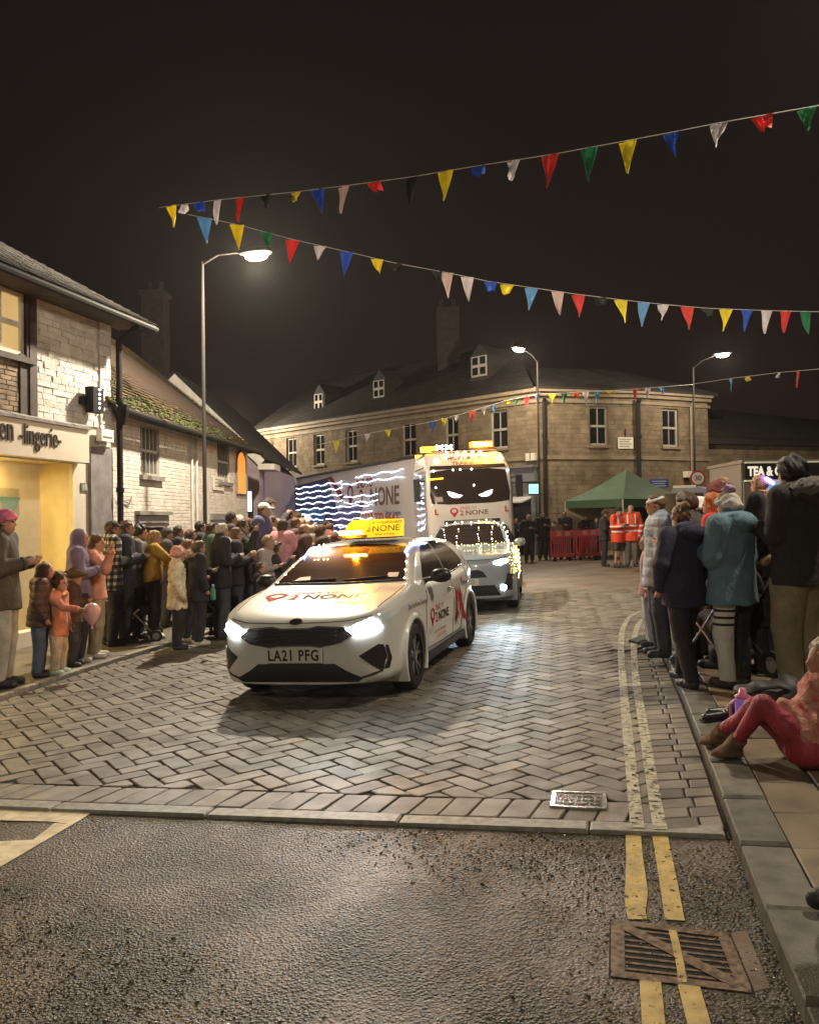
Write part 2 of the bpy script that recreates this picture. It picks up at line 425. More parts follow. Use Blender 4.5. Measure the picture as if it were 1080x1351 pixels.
# herringbone field
o_h = A_ + NF * .425; W = .15; a_h = R_(35); U = Vector((cos(a_h), sin(a_h))); Vv = Vector((-sin(a_h), cos(a_h)))
edge0 = [V2(G(x, y)) for x, y in ((873, 1096), (860, 1020), (848, 950), (840, 900), (836, 862))]  # inner line of the edge courses
nR = Vector((-(edge0[-1] - edge0[0]).y, (edge0[-1] - edge0[0]).x)).normalized()
def left_clip(c):
    for i in range(len(LK) - 1):
        if LK[i].y <= c.y <= LK[i + 1].y or i == len(LK) - 2:
            d = (LK[i + 1] - LK[i]).normalized(); return LK[i] + Vector((d.y, -d.x)) * .03, Vector((d.y, -d.x))
    d = (LK[1] - LK[0]).normalized(); return LK[0], Vector((d.y, -d.x))
def right_edge(c):
    for i in range(len(edge0) - 1):
        if edge0[i].y <= c.y <= edge0[i + 1].y or (i == 0 and c.y < edge0[0].y):
            d = (edge0[i + 1] - edge0[i]).normalized(); return edge0[i], Vector((-d.y, d.x))
    return None
def tumbled(pl):
    """worn outline: corners knocked off, edges a little wavy"""
    c = sum(pl, V2((0, 0))) / len(pl); out = []
    for i in range(len(pl)):
        a, b_ = pl[i], pl[(i + 1) % len(pl)]; e = b_ - a
        if e.length < .05: out.append(a.lerp(b_, .5)); continue
        k = min(.3, random.uniform(.008, .02) / e.length); j = lambda: Vector((random.uniform(-.0035, .0035), random.uniform(-.0035, .0035)))
        out += [a + e * k + j(), a + e * (1 - k) + j()]
    return out
her = []; g = .0065
for i in range(-130, 131):
    for j in range(-45, 46):
        for kind in (0, 1):
            u0, v0 = (i + 2 * j), (i - 2 * j)
            if kind == 0: rc = (u0, v0, u0 + 2, v0 + 1)
            else: rc = (u0 + 2, v0 - 1, u0 + 3, v0 + 1)
            c = o_h + (U * ((rc[0] + rc[2]) / 2) + Vv * ((rc[1] + rc[3]) / 2)) * W
            if c.y > 17.2 or c.y < 3.2 or c.x > 9.5 or c.x < -7 or abs(c.x) > c.y * .62 + 1.0: continue
            jx = lambda: random.uniform(-.004, .004)
            pl = [o_h + U * (x * W + (g if x == rc[0] else -g) + jx()) + Vv * (y * W + (g if y == rc[1] else -g) + jx()) for x, y in ((rc[0], rc[1]), (rc[2], rc[1]), (rc[2], rc[3]), (rc[0], rc[3]))]
            pl = clip_poly(pl, o_h, NF)
            if len(pl) > 2: pl = clip_poly(pl, *left_clip(c))
            re = right_edge(c)
            if len(pl) > 2 and re: pl = clip_poly(pl, *re)
            elif c.y > edge0[-1].y and c.x > 2.0 + (c.y - edge0[-1].y) * 2.2: continue
            if len(pl) > 2 and area(pl) > .006: her.append(tumbled(pl))
lay(paved, 'paver', M_pav, [tumbled(q_) for q_ in sol] + her, 0.0, -.05, 300, inset=.007, drop=.005)
# edge courses between the yellow lines and the kerb
ec = []
for i in range(len(edge0) - 1):
    a, b = edge0[i], edge0[i + 1]; n = max(1, int((b - a).length / .145))
    for k in range(n):
        p0 = a + (b - a) * (k / n); p1 = a + (b - a) * ((k + 1) / n); d = (b - a).normalized(); r = Vector((d.y, -d.x))
        def kerb_x(p):
            for s in range(len(RK) - 1):
                if RK[s].y <= p.y <= RK[s + 1].y: return (RK[s] + (RK[s + 1] - RK[s]) * ((p.y - RK[s].y) / (RK[s + 1].y - RK[s].y))).x
            return RK[6].x
        w0 = kerb_x(p0) - p0.x - .02; cuts = [0, w0 * (.5 if k % 2 else .62), w0] if w0 > .3 else [0, w0]
        for c0, c1 in zip(cuts, cuts[1:]):
            ec.append([p0 + Vector((c0 + .006, 0)) + d * .006, p0 + Vector((c1 - .006, 0)) + d * .006, p1 + Vector((c1 - .006, 0)) - d * .006, p1 + Vector((c0 + .006, 0)) - d * .006])
lay(paved, 'edge_paver', M_pav, ec, .001, -.05, 220)

# right kerb and flagged pavement
rp_poly = [(q.x, q.y) for q in RK] + [(40, RK[-1].y), (40, RK[0].y)]
rpav = sheet('right_pavement', rp_poly, .048, mat('mossy_joint', (.045, .046, .024), rough=.95, var=.5, vscale=5))
kst = []
acc = [0]
for i in range(len(RK) - 1): acc.append(acc[-1] + (RK[i + 1] - RK[i]).length)
def along(PL, s):
    L = 0
    for i in range(len(PL) - 1):
        l = (PL[i + 1] - PL[i]).length
        if s <= L + l or i == len(PL) - 2:
            d = (PL[i + 1] - PL[i]).normalized(); return PL[i] + d * (s - L), d
        L += l
s = 0
while s < acc[-1] - .5:
    l = .62 if s > 4 else .9
    if s > 9: l = .4
    p0, da = along(RK, s); p1, db = along(RK, s + l); dm = (p1 - p0).normalized(); r = Vector((dm.y, -dm.x)); wd = .21
    kst.append([p0 + dm * .006, p0 + dm * .006 + r * wd, p1 - dm * .006 + r * wd, p1 - dm * .006]); s += l
lay(rpav, 'kerb_stone', mat('worn_granite_kerb', (.105, .096, .076), rough=.55, var=.4, vscale=9, bump=.7, bscale=120, objvar=.2, tint=True, bdist=.006), kst, .072, -.2, 120, inset=.014, drop=.012, jit=.006)
dk = (RK[4] - RK[1]).normalized(); rk = Vector((dk.y, -dk.x)); sl = []
for i in range(-8, 32):
    for j in range(-4, 34):
        sx = .40; sy = .46; off = (.5 if j % 2 else 0) * sy
        p = RK[1] + rk * (.1 + j * sx) + dk * (i * sy + off - 2.0)
        pl = [p + rk * .007 + dk * .007, p + rk * (sx - .007) + dk * .007, p + rk * (sx - .007) + dk * (sy - .007), p + rk * .007 + dk * (sy - .007)]
        cc = sum(pl, V2((0, 0))) / 4; near = min(range(4), key=lambda s_: abs((RK[s_] + RK[s_ + 1]).y / 2 - cc.y))
        near = next((s_ for s_ in range(len(RK) - 1) if cc.y <= RK[s_ + 1].y), len(RK) - 2)
        for (a, b) in [(RK[near], RK[near + 1])]:
            d = (b - a).normalized(); n = Vector((d.y, -d.x)); pl = clip_poly(pl, a + n * .216, n)
            if len(pl) < 3: break
        if len(pl) > 2 and area(pl) > .0015 and pl[0].y > .8: sl.append(pl)
lay(rpav, 'flagstone', M_slab, sl, .066, .0, 300, inset=.008, drop=.006, jit=.005)
# left pavement with its low worn kerb
lp = [(q.x, q.y) for q in LK]
lpav = sheet('left_pavement', lp + [(-30, 40), (-30, LK[0].y)], .03, M_lpav)
ks = []; s = 10
tot = sum((LK[i + 1] - LK[i]).length for i in range(len(LK) - 1))
while s < tot - 12:
    p0, _ = along(LK, s); p1, _ = along(LK, s + .9); dm = (p1 - p0).normalized(); r = Vector((-dm.y, dm.x))
    ks.append([p0 + dm * .006, p1 - dm * .006, p1 - dm * .006 + r * .12, p0 + dm * .006 + r * .12]); s += .9
lay(lpav, 'kerb_stone', M_kerb, ks, .042, -.1, 120, inset=.01, drop=.02, jit=.006)

# ---- painted markings
def worn(name, col, keep):
    m = mat(name, col, rough=.55, var=.25, vscale=14, bump=.25, bscale=200, bdist=.003)
    N = m.node_tree.nodes; L = m.node_tree.links; b = N['Principled BSDF']
    g_ = N.new('ShaderNodeNewGeometry'); n1 = N.new('ShaderNodeTexNoise'); n1.inputs['Scale'].default_value = 26; n1.inputs['Detail'].default_value = 7; n1.inputs['Roughness'].default_value = .7
    L.new(g_.outputs['Position'], n1.inputs['Vector']); r_ = N.new('ShaderNodeMapRange'); r_.inputs['From Min'].default_value = keep - .02; r_.inputs['From Max'].default_value = keep + .02
    L.new(n1.outputs['Fac'], r_.inputs['Value']); L.new(r_.outputs[0], b.inputs['Alpha']); return m
M_yel = worn('yellow_paint', (0.50, 0.36, 0.12), .39); M_yel2 = worn('faded_yellow_paint', (0.40, 0.37, 0.28), .45); M_wht = worn('cream_paint', (0.66, 0.55, 0.36), .30)
def line_px(name, pts, w, dz, m, parent, kind=None):
    v, f = strip([V2(G(x, y, dz)) for x, y in pts], w, dz); return MB().raw(v, f).build(name, m, parent, kind=kind)
def dense(pl, n=6): return [tuple(p) for p in spline(pl, n, closed=False)]
line_px('yellow_line', dense([(835, 1101), (836, 1120), (838, 1150), (839, 1180), (838, 1200), (841, 1213)]), [.075 + .02 * max(0, 1 - abs(i - 17) / 9) for i in range(31)], -.017, M_yel, road)
line_px('yellow_line', [(870, 1102), (879, 1150), (890, 1214)], .075, -.017, M_yel, road)
line_px('yellow_line', [(857, 1290), (862, 1351), (868, 1430)], .072, -.017, M_yel, road)
line_px('yellow_line', [(907, 1296), (922, 1351), (944, 1430)], .072, -.017, M_yel, road)
line_px('yellow_line', dense([(846, 806), (832, 813), (822, 828), (819, 850), (820, 880), (825, 940), (832, 1010), (837, 1060), (841, 1092)]), .07, .0065, M_yel2, paved)
line_px('yellow_line', dense([(860, 812), (846, 819), (838, 834), (836, 858), (839, 900), (847, 950), (858, 1020), (866, 1068), (871, 1094)]), .07, .0065, M_yel2, paved)
for poly in ([(-60, 1064), (126, 1069), (96, 1088), (66, 1084), (-60, 1081)], [(126, 1070), (96, 1088), (72, 1086), (44, 1108), (-60, 1113), (-60, 1182), (2, 1143)]):
    sheet('white_marking', [V2(G(x, y, -.017)) for x, y in poly], -.017, M_wht, None, road)

# ---- gully grating and utility cover
M_iron = mat('rusty_iron', (0.15, 0.10, 0.068), rough=.5, metal=.55, var=.6, vscale=38, bump=.35, bscale=120, bdist=.003)
M_shade = mat('shade_black', (0.006, 0.006, 0.006), rough=.9)
M_conc = mat('brown_concrete', (0.16, 0.115, 0.08), rough=.8, var=.3, vscale=9, bump=.4, bscale=90)
gA, gB, gC, gD = [V2(G(x, y, -.01)) for x, y in ((807, 1211), (960, 1229), (992, 1306), (806, 1285))]
gd = thing('drain_grating', 'rusty rectangular drain grating crossed by the double yellow lines near the kerb', 'drain', (gA.x, gA.y, gz(gA.x, -.02)))
def gp(u, v, dz): 
    p = gA.lerp(gB, u).lerp(gD.lerp(gC, u), v); return Vector((p.x, p.y, gz(p.x, dz)))
def gbar(u0, v0, u1, v1, w, z0, z1, name, m=M_iron):
    a, b = gp(u0, v0, 0), gp(u1, v1, 0); d = (b - a); d.z = 0; d.normalize(); n = Vector((-d.y, d.x, 0)) * w / 2
    e = []
    for z in (z0, z1):
        for q in (a - n, b - n, b + n, a + n): e.append((q.x, q.y, gz(q.x, z)))
    return MB().hexa(e).build(name, m, gd)
MB().raw([gp(-.02, -.02, -.0215), gp(1.02, -.02, -.0215), gp(1.02, 1.02, -.0215), gp(-.02, 1.02, -.0215)], [(0, 3, 2, 1)]).build('pit_shade', M_shade, gd)  # black sheet just above the road stands in for the gully's dark depth
fr = MB()
for a, b, w in (((0, .04), (1, .04), .04), ((0, .96), (1, .96), .04), ((.05, .09), (.05, .91), .05), ((.955, .09), (.955, .91), .045)):
    p, q_ = gp(*a, 0), gp(*b, 0); d = (q_ - p).normalized(); n = Vector((-d.y, d.x, 0)) * w / 2
    fr.hexa([(r.x, r.y, gz(r.x, z)) for z in (-.0214, -.0165) for r in (p - n, q_ - n, q_ + n, p + n)])
fr.build('frame', M_iron, gd)
for k in range(8): 
    v = .15 + .7 * k / 7; gbar(.08, v, .93, v, .013, -.0213, -.0185, 'bar')
gbar(.08, .08, .93, .93, .05, -.0213, -.0155, 'diagonal_bar'); gbar(.54, .08, .54, .92, .022, -.0213, -.0168, 'spine')
ap = [V2(G(x, y, -.014)) for x, y in ((963, 1229), (985, 1226), (1016, 1301), (995, 1306))]
b = MB(); b.block(ap, -.0185, -.04, .006, .002); b.build('apron', M_conc, gd)
v, f = strip([V2(G(x, y, 0)) for x, y in ((886, 1222), (891, 1240), (897, 1268), (900, 1290))], .028, -.0150); MB().raw(v, f).build('paint_remnant', M_yel, gd)
cA, cB, cC, cD = [V2(G(x, y, .004)) for x, y in ((731, 1046), (797, 1048), (797, 1068), (728, 1065))]
cv = thing('utility_cover', 'small wet metal cover set into the block paving beside the yellow lines', 'manhole cover', (cA.x, cA.y, gz(cA.x)))
M_steel = mat('wet_steel', (0.42, 0.41, 0.40), rough=.25, metal=.9, bump=.4, bscale=60, bdist=.004)
M_plate = mat('chequer_plate', (0.10, 0.085, 0.08), rough=.22, metal=.7, bump=1.0, bscale=42, bdist=.01)
bb = MB()
cs = [cA, cB, cC, cD]
for i in range(4):
    a, b_ = cs[i], cs[(i + 1) % 4]; d = (b_ - a).normalized(); bb.block([a - d * .012 + Vector((d.y, -d.x)) * -.012, b_ + d * .012 + Vector((d.y, -d.x)) * -.012, b_ + d * .012 + Vector((d.y, -d.x)) * .012, a - d * .012 + Vector((d.y, -d.x)) * .012], .0125 + .0004 * i, -.02, .003, .003)
bb.build('frame', M_steel, cv)
b = MB(); b.block([p.lerp((cA + cB + cC + cD) / 4, .10) for p in cs], .0085, -.02, .003, .002); b.build('plate', M_plate, cv)
for i in range(3):
    for k in range(7):
        p = cA.lerp(cB, .12 + .76 * k / 6).lerp(cD.lerp(cC, .12 + .76 * k / 6), .25 + .25 * i); s_ = .012
        dd = Vector((cos(.6 + (k + i) % 2 * 1.6), sin(.6 + (k + i) % 2 * 1.6))); n_ = Vector((-dd.y, dd.x)); lg = MB(); lg.block([p - dd * s_ - n_ * .004, p + dd * s_ - n_ * .004, p + dd * s_ + n_ * .004, p - dd * s_ + n_ * .004], .0125, .006, .001, .001); lg.build('tread', M_steel, cv)
# ================================================================== BUILDINGS
class Wall:
    """vertical wall plane: s along, z up, d outwards (towards the street)"""
    def __init__(w, a, b, flip=False):
        w.a = Vector((a[0], a[1], 0)); d = Vector((b[0] - a[0], b[1] - a[1], 0)); w.L = d.length; w.t = d / w.L
        w.n = Vector((w.t.y, -w.t.x, 0)) * (-1 if flip else 1)
    def __call__(w, s, z, d=0.0): return w.a + w.t * s + w.n * d + Vector((0, 0, z))
    def box(w, mb, s0, s1, z0, z1, d0, d1):
        e = [w(s, z, d) for z in (z0, z1) for s, d in ((s0, d0), (s1, d0), (s1, d1), (s0, d1))]
        return mb.hexa(e)
    def s_at(w, x, off=0.0):
        """where the view ray through photo column x meets the wall"""
        d = ray(x, 690); D = Vector((d.x, d.y)); A = Vector((w.a.x + w.n.x * off, w.a.y + w.n.y * off)); T = Vector((w.t.x, w.t.y))
        det = D.x * -T.y + T.x * D.y
        return (D.x * A.y - D.y * A.x) / -det if False else ((A.x * D.y - A.y * D.x) / (T.y * D.x - T.x * D.y))
    def z_at(w, x, y, d=0.0):
        s = w.s_at(x); p = w(s, 0, d); r = ray(x, y); k = sqrt(p.x ** 2 + p.y ** 2) / sqrt(r.x ** 2 + r.y ** 2)
        return CAM_H + r.z * k
def cells(S, Z, ops):
    ss = sorted(set([S[0], S[1]] + [v for o in ops for v in (o[0], o[1]) if S[0] < v < S[1]]))
    zs = sorted(set([Z[0], Z[1]] + [v for o in ops for v in (o[2], o[3]) if Z[0] < v < Z[1]]))
    for i in range(len(ss) - 1):
        run = None
        for j in range(len(zs) - 1):
            cs, cz = (ss[i] + ss[i + 1]) / 2, (zs[j] + zs[j + 1]) / 2
            if any(o[0] < cs < o[1] and o[2] < cz < o[3] for o in ops):
                if run: yield (ss[i], ss[i + 1], run[0], run[1]); run = None
            else: run = (run[0] if run else zs[j], zs[j + 1])
        if run: yield (ss[i], ss[i + 1], run[0], run[1])
def core(w, parent, name, m, S, Z, ops, depth=.25, front=0.0):
    b = MB()
    for c in cells(S, Z, ops): w.box(b, *c, front - depth, front)
    return b.build(name, m, parent)
def masonry(w, parent, name, m, S, Z, ops, bl, bh, proud=.018, gap=.008, jit=.3, limit=300, rnd=.004, zfun=None, back=-.0):
    """courses of bricks or stones, each its own block; the largest in view are objects"""
    out = []; z = Z[0]; row = 0
    while z < Z[1] - .01:
        h = min(bh, Z[1] - z); s = S[0] - (bl / 2 if row % 2 else 0)
        while s < S[1]:
            l = bl * (1 + random.uniform(-jit, jit) * .5); s0, s1 = max(s, S[0]), min(s + l, S[1]); s += l
            if s1 - s0 < .04: continue
            segs = [(s0, s1)]
            for o in ops:
                if o[2] < z + h * .5 < o[3]:
                    ns = []
                    for a, b in segs:
                        if b <= o[0] or a >= o[1]: ns.append((a, b)); continue
                        if a < o[0]: ns.append((a, o[0]))
                        if b > o[1]: ns.append((o[1], b))
                    segs = ns
            for a, b in segs:
                if b - a > .05 and (zfun is None or zfun((a + b) / 2, z + h)): out.append((a + gap / 2, b - gap / 2, z + gap / 2, z + h - gap / 2))
        z += bh; row += 1
    key = lambda c: -((c[1] - c[0]) * (c[3] - c[2])) / max((w((c[0] + c[1]) / 2, 0)).y, 1) ** 2
    out.sort(key=key); rest = MB()
    for i, c in enumerate(out):
        mb = MB() if i < limit else rest
        mb.tv = random.random(); p = proud + random.uniform(-rnd, rnd); ch = min(.006, (c[3] - c[2]) * .15)
        f = [w(c[0], c[2], back), w(c[1], c[2], back), w(c[1], c[3], back), w(c[0], c[3], back), w(c[0], c[2], p - ch), w(c[1], c[2], p - ch), w(c[1], c[3], p - ch), w(c[0], c[3], p - ch)]
        j = lambda: random.uniform(-rnd, rnd) * .8
        g_ = [w(c[0] + ch, c[2] + ch, p + j()), w(c[1] - ch, c[2] + ch, p + j()), w(c[1] - ch, c[3] - ch, p + j()), w(c[0] + ch, c[3] - ch, p + j())]
        mb.raw(f + g_, [(0, 1, 5, 4), (1, 2, 6, 5), (2, 3, 7, 6), (3, 0, 4, 7), (4, 5, 9, 8), (5, 6, 10, 9), (6, 7, 11, 10), (7, 4, 8, 11), (8, 9, 10, 11)])
        if i < limit: mb.build(name, m, parent, tint=True)
    if rest.v: rest.build(name + 's_beyond', m, parent, kind='stuff', tint=True)
def window(w, parent, s0, s1, z0, z1, mf, mp, rec=.10, fw=.06, cols=2, sash=True, sill=None, curtains=None):
    fr = MB(); d0, d1 = -rec - .06, -rec
    w.box(fr, s0, s0 + fw, z0, z1, d0, d1); w.box(fr, s1 - fw, s1, z0, z1, d0, d1)
    w.box(fr, s0 + fw, s1 - fw, z1 - fw, z1, d0, d1); w.box(fr, s0 + fw, s1 - fw, z0, z0 + fw * 1.3, d0, d1)
    zm = (z0 + z1) / 2
    if sash: w.box(fr, s0 + fw, s1 - fw, zm - fw * .6, zm + fw * .6, d0, d1 + .015)
    for k in range(1, cols):
        sm = s0 + (s1 - s0) * k / cols
        if sash:
            w.box(fr, sm - .015, sm + .015, z0 + fw * 1.3, zm - fw * .6, d0, d1 - .01); w.box(fr, sm - .015, sm + .015, zm + fw * .6, z1 - fw, d0, d1 - .01)
        else: w.box(fr, sm - .02, sm + .02, z0 + fw * 1.3, z1 - fw, d0, d1 - .01)
    f = fr.build('window', mf, parent)
    rng = [(z0 + fw * 1.3, zm - fw * .6), (zm + fw * .6, z1 - fw)] if sash else [(z0 + fw * 1.3, z1 - fw)]
    for a, b_ in rng:
        for k in range(cols):
            p = MB(); sa = s0 + (s1 - s0) * k / cols; sb = s0 + (s1 - s0) * (k + 1) / cols
            w.box(p, max(sa + .02, s0 + fw), min(sb - .02, s1 - fw), a, b_, d0 - .004, d0 + .012); p.build('pane', mp, f)
    if sill is not None:
        b = MB(); w.box(b, s0 - .08, s1 + .08, z0 - .09, z0 - .002, -rec, .09); b.build('sill', sill, f)
    if curtains is not None:
        b = MB(); w.box(b, s0, s0 + (s1 - s0) * .3, z0, z1, d0 - .12, d0 - .1); w.box(b, s1 - (s1 - s0) * .3, s1, z0, z1, d0 - .12, d0 - .1); b.build('curtain', curtains, f)
    return f
def back_box(w, parent, s0, s1, z0, z1, m, depth=.9, rec=.3):
    b = MB(); w.box(b, s0 - .1, s1 + .1, z0 - .1, z1 + .1, -rec - depth, -rec - depth + .05); return b.build('room_back', m, parent)
def roof_slope(parent, p00, p10, p01, p11, m, mt, tile=(.17, .12), limit=300, thick=.05, name='roof_tile', lift=.02):
    """p00-p10 along the eave, p01-p11 along the ridge; overlapping tiles as blocks"""
    p00, p10, p01, p11 = map(Vector, (p00, p10, p01, p11))
    n = (p10 - p00).cross(p01 - p00).normalized()
    if n.z < 0: n = -n
    b = MB(); b.prism([p00, p10, p11, p01], -n * thick); b.build('roof', m, parent)
    if not tile: return
    H = ((p01 - p00).length + (p11 - p10).length) / 2; rows = int(H / tile[1]); out = []
    for r in range(rows):
        a0, a1 = p00.lerp(p01, r / rows), p10.lerp(p11, r / rows); c0, c1 = p00.lerp(p01, min(1, (r + 1.25) / rows)), p10.lerp(p11, min(1, (r + 1.25) / rows))
        L = (a1 - a0).length; k = max(1, int(L / tile[0])); off = .5 / k if r % 2 else 0
        for i in range(k):
            u0, u1 = min(1, i / k + off), min(1, (i + 1) / k + off)
            if u1 - u0 < .3 / k: continue
            e = .02 / k; j = random.uniform(0, .012)
            q = [a0.lerp(a1, u0 + e) + n * (lift + .012 + j), a0.lerp(a1, u1 - e) + n * (lift + .012 + j * .5), c0.lerp(c1, u1 - e) + n * .004, c0.lerp(c1, u0 + e) + n * .004]
            out.append(q)
    out.sort(key=lambda q: q[0].y); rest = MB()
    for i, q in enumerate(out):
        mb = MB() if i < limit else rest; mb.tv = random.random()
        mb.raw(q + [v - n * .013 for v in q], [(0, 1, 2, 3), (7, 6, 5, 4), (0, 4, 5, 1), (1, 5, 6, 2), (2, 6, 7, 3), (3, 7, 4, 0)])
        if i < limit: mb.build(name, mt, parent, tint=True)
    if rest.v: rest.build(name + 's_beyond', mt, parent, kind='stuff', tint=True)

M_white = mat('white_masonry_paint', (0.54, 0.50, 0.455), rough=.75, var=.12, vscale=4, bump=.4, bscale=70, objvar=.06, tint=True, bdist=.006)
M_whiter = mat('rough_white_render', (0.62, 0.58, 0.54), rough=.8, var=.12, vscale=5, bump=.8, bscale=28, objvar=.10, tint=True, bdist=.03)
M_mort = mat('painted_joint', (0.50, 0.46, 0.415), rough=.85)
M_beam = mat('dark_timber', (0.045, 0.028, 0.02), rough=.7, var=.4, vscale=9, bump=.4, bscale=60)
M_oldbrick = mat('old_brick', (0.23, 0.17, 0.11), rough=.8, var=.3, vscale=6, objvar=.3, tint=True, bump=.4, bscale=80)
M_frame = mat('white_window_paint', (0.62, 0.58, 0.52), rough=.45, var=.1)
M_glassd = mat('dark_window_glass', (0.012, 0.012, 0.014), rough=.08, spec=.6)
M_grey = mat('grey_paint', (0.20, 0.185, 0.175), rough=.5, var=.15)
M_pipe = mat('black_pipe', (0.022, 0.020, 0.020), rough=.75, spec=.15)
M_tile = mat('mossy_clay_tile', (0.10, 0.055, 0.028), rough=.8, col2=(0.06, 0.058, 0.018), vscale=2.4, objvar=.45, tint=True, bump=.5, bscale=60)
M_tileb = mat('tile_underlay', (0.05, 0.03, 0.02), rough=.9)
M_slate = mat('slate', (0.026, 0.020, 0.018), rough=.65, var=.3, vscale=3, objvar=.25, tint=True)
M_slateb = mat('slate_underlay', (0.018, 0.014, 0.013), rough=.8, var=.3, vscale=2)
M_cream = mat('cream_fascia', (0.66, 0.60, 0.50), rough=.45, var=.05, vscale=3)
M_black = mat('black_lettering', (0.02, 0.018, 0.018), rough=.4)
M_lead = mat('lead_flashing', (0.30, 0.29, 0.28), rough=.55, var=.25, vscale=6, bump=.5, bscale=18)
M_warmwall = mat('warm_shop_wall', (0.75, 0.62, 0.34), rough=.6, var=.06)
M_stone = mat('buff_stone', (0.160, 0.117, 0.072), rough=.85, var=.28, vscale=2.2, objvar=.13, tint=True, bump=.4, bscale=30)
M_stonej = mat('stone_joint', (0.12, 0.09, 0.058), rough=.9)
M_trim = mat('dressed_stone', (0.21, 0.16, 0.105), rough=.75, var=.18, vscale=3)
M_greysh = mat('grey_shopfront', (0.16, 0.155, 0.17), rough=.5, var=.1)
M_clear = mat('shop_glass', (0.8, 0.82, 0.8), rough=.02, alpha=.13, spec=.6)

# ---------------------------------------------------------------- lingerie shop (left edge)
S0 = P(0, 690, 12.05); S1 = P(119, 690, 14.1)
dS = (V2(S1) - V2(S0)).normalized()
ws = Wall(tuple(V2(S0) - dS * 4.5), tuple(V2(S1) + dS * .9)); EX = 4.5; SR = ws.s_at(118.5, .22)   # s of photo column 0, and of the fascia's end
bs = gz(S0.x) - .1
shop = thing('shop_building', 'half-timbered white shop with a yellow-lit window and a cream lettered fascia', 'shop', (ws(EX, 0).x, ws(EX, 0).y, bs))
zf0, zf1 = ws.z_at(118, 609) - .05, ws.z_at(118, 560) - .08; zev = ws.z_at(150, 425); s45 = ws.s_at(46); s100 = ws.s_at(97); s57 = ws.s_at(57); sE = ws.s_at(146)
# upper storey: rough white panel, dark timbers, window bay
ops = [(EX - 3.9, s45 - .12, zf1 + .2, zev)]
core(ws, shop, 'upper_wall', M_mort, (0, sE), (zf1 - .3, zev), [(EX - 1.2, ws.s_at(32), ws.z_at(16, 468), ws.z_at(16, 383))], .3)
masonry(ws, shop, 'painted_stone', M_whiter, (s45 + .02, sE - .36), (zf1 + .05, zev), [], .24, .10, proud=.022, gap=.003, jit=.9, limit=300, rnd=.009)
masonry(ws, shop, 'quoin', M_whiter, (sE - .34, sE), (zf1 - .28, zev), [], .34, .2, proud=.05, gap=.008, jit=0, limit=60, rnd=.006)
b = MB(); ws.box(b, s45 - .16, s45, zf1, zev, 0, .07); b.build('timber', M_beam, shop)
b = MB(); ws.box(b, ws.s_at(25) , s45 - .162, zf1, ws.z_at(30, 468), 0, .05); b.build('timber', M_beam, shop)
b = MB(); ws.box(b, EX - 3.5, ws.s_at(42), ws.z_at(16, 468) - .09, ws.z_at(16, 468), .052, .11); b.build('timber_rail', M_beam, shop)
b = MB(); ws.box(b, ws.s_at(33), s45 - .162, ws.z_at(16, 468) + .002, zev, 0, .06); b.build('timber', M_beam, shop)
b = MB(); ws.box(b, EX - 3, ws.s_at(33) - .002, ws.z_at(16, 383) + .002, zev, 0, .06); b.build('timber', M_beam, shop)
masonry(ws, shop, 'brick', M_oldbrick, (EX - 2.2, ws.s_at(25) - .01), (zf1, ws.z_at(16, 468) - .1), [], .225, .075, limit=120, proud=.03)
window(ws, shop, EX - .9, ws.s_at(32), ws.z_at(16, 468) + .004, ws.z_at(16, 383), M_frame, glow('lit_curtain_window', (0.62, 0.42, 0.16), 0.75), rec=-.02, cols=3)
# fascia with lead capping
b = MB(); ws.box(b, EX - 4.4, SR, zf0, zf1 - .06, .002, .22); b.build('fascia', M_cream, shop)
b = MB()
for k in range(14):
    a = EX - 4.4 + (SR + 4.42 - EX) * k / 14; c = EX - 4.4 + (SR + 4.42 - EX) * (k + 1) / 14 - .008
    b.hexa([ws(a, zf1 - .058, .0), ws(c, zf1 - .058, .0), ws(c, zf1 - .058, .26), ws(a, zf1 - .058, .26), ws(a, zf1 + .07 + random.uniform(-.012, .012), .0), ws(c, zf1 + .07, .0), ws(c, zf1 - .01 + random.uniform(-.01, .01), .265), ws(a, zf1 - .01, .265)])
b.build('lead_capping', M_lead, shop)
zt = (zf0 + zf1) / 2 + .02
text('-lingerie-', .44, ws((ws.s_at(30, .22) + ws.s_at(78, .22)) / 2, zt - .0, .223), ws.t, (0, 0, 1), M_black, shop, .03, sx=.60)
text('Undercover Women', .52, ws(ws.s_at(19, .22), zt + .04, .223), ws.t, (0, 0, 1), M_black, shop, .03, sx=.60, align='RIGHT', name='lettering')
# shop front: lit bay, piers
zg = gz(S0.x) + .02
core(ws, shop, 'ground_wall', M_cream, (EX - 4.4, ws.s_at(117)), (zg - .4, zf0), [(EX - 3.6, s100, zg + .25, zf0 - .02)], .12, 0)
b = MB(); ws.box(b, ws.s_at(117) + .004, sE - .002, zg - .4, zf1 - .3, -.12, .055); b.build('grey_pilaster', mat('mauve_grey_render', (.21, .19, .195), rough=.85, var=.2, vscale=5, bump=.4, bscale=40), shop)
b = MB(); ws.box(b, EX - 3.7, s57, zg - .3, zg + .248, -.1, .1); b.build('stall_riser', M_cream, shop)
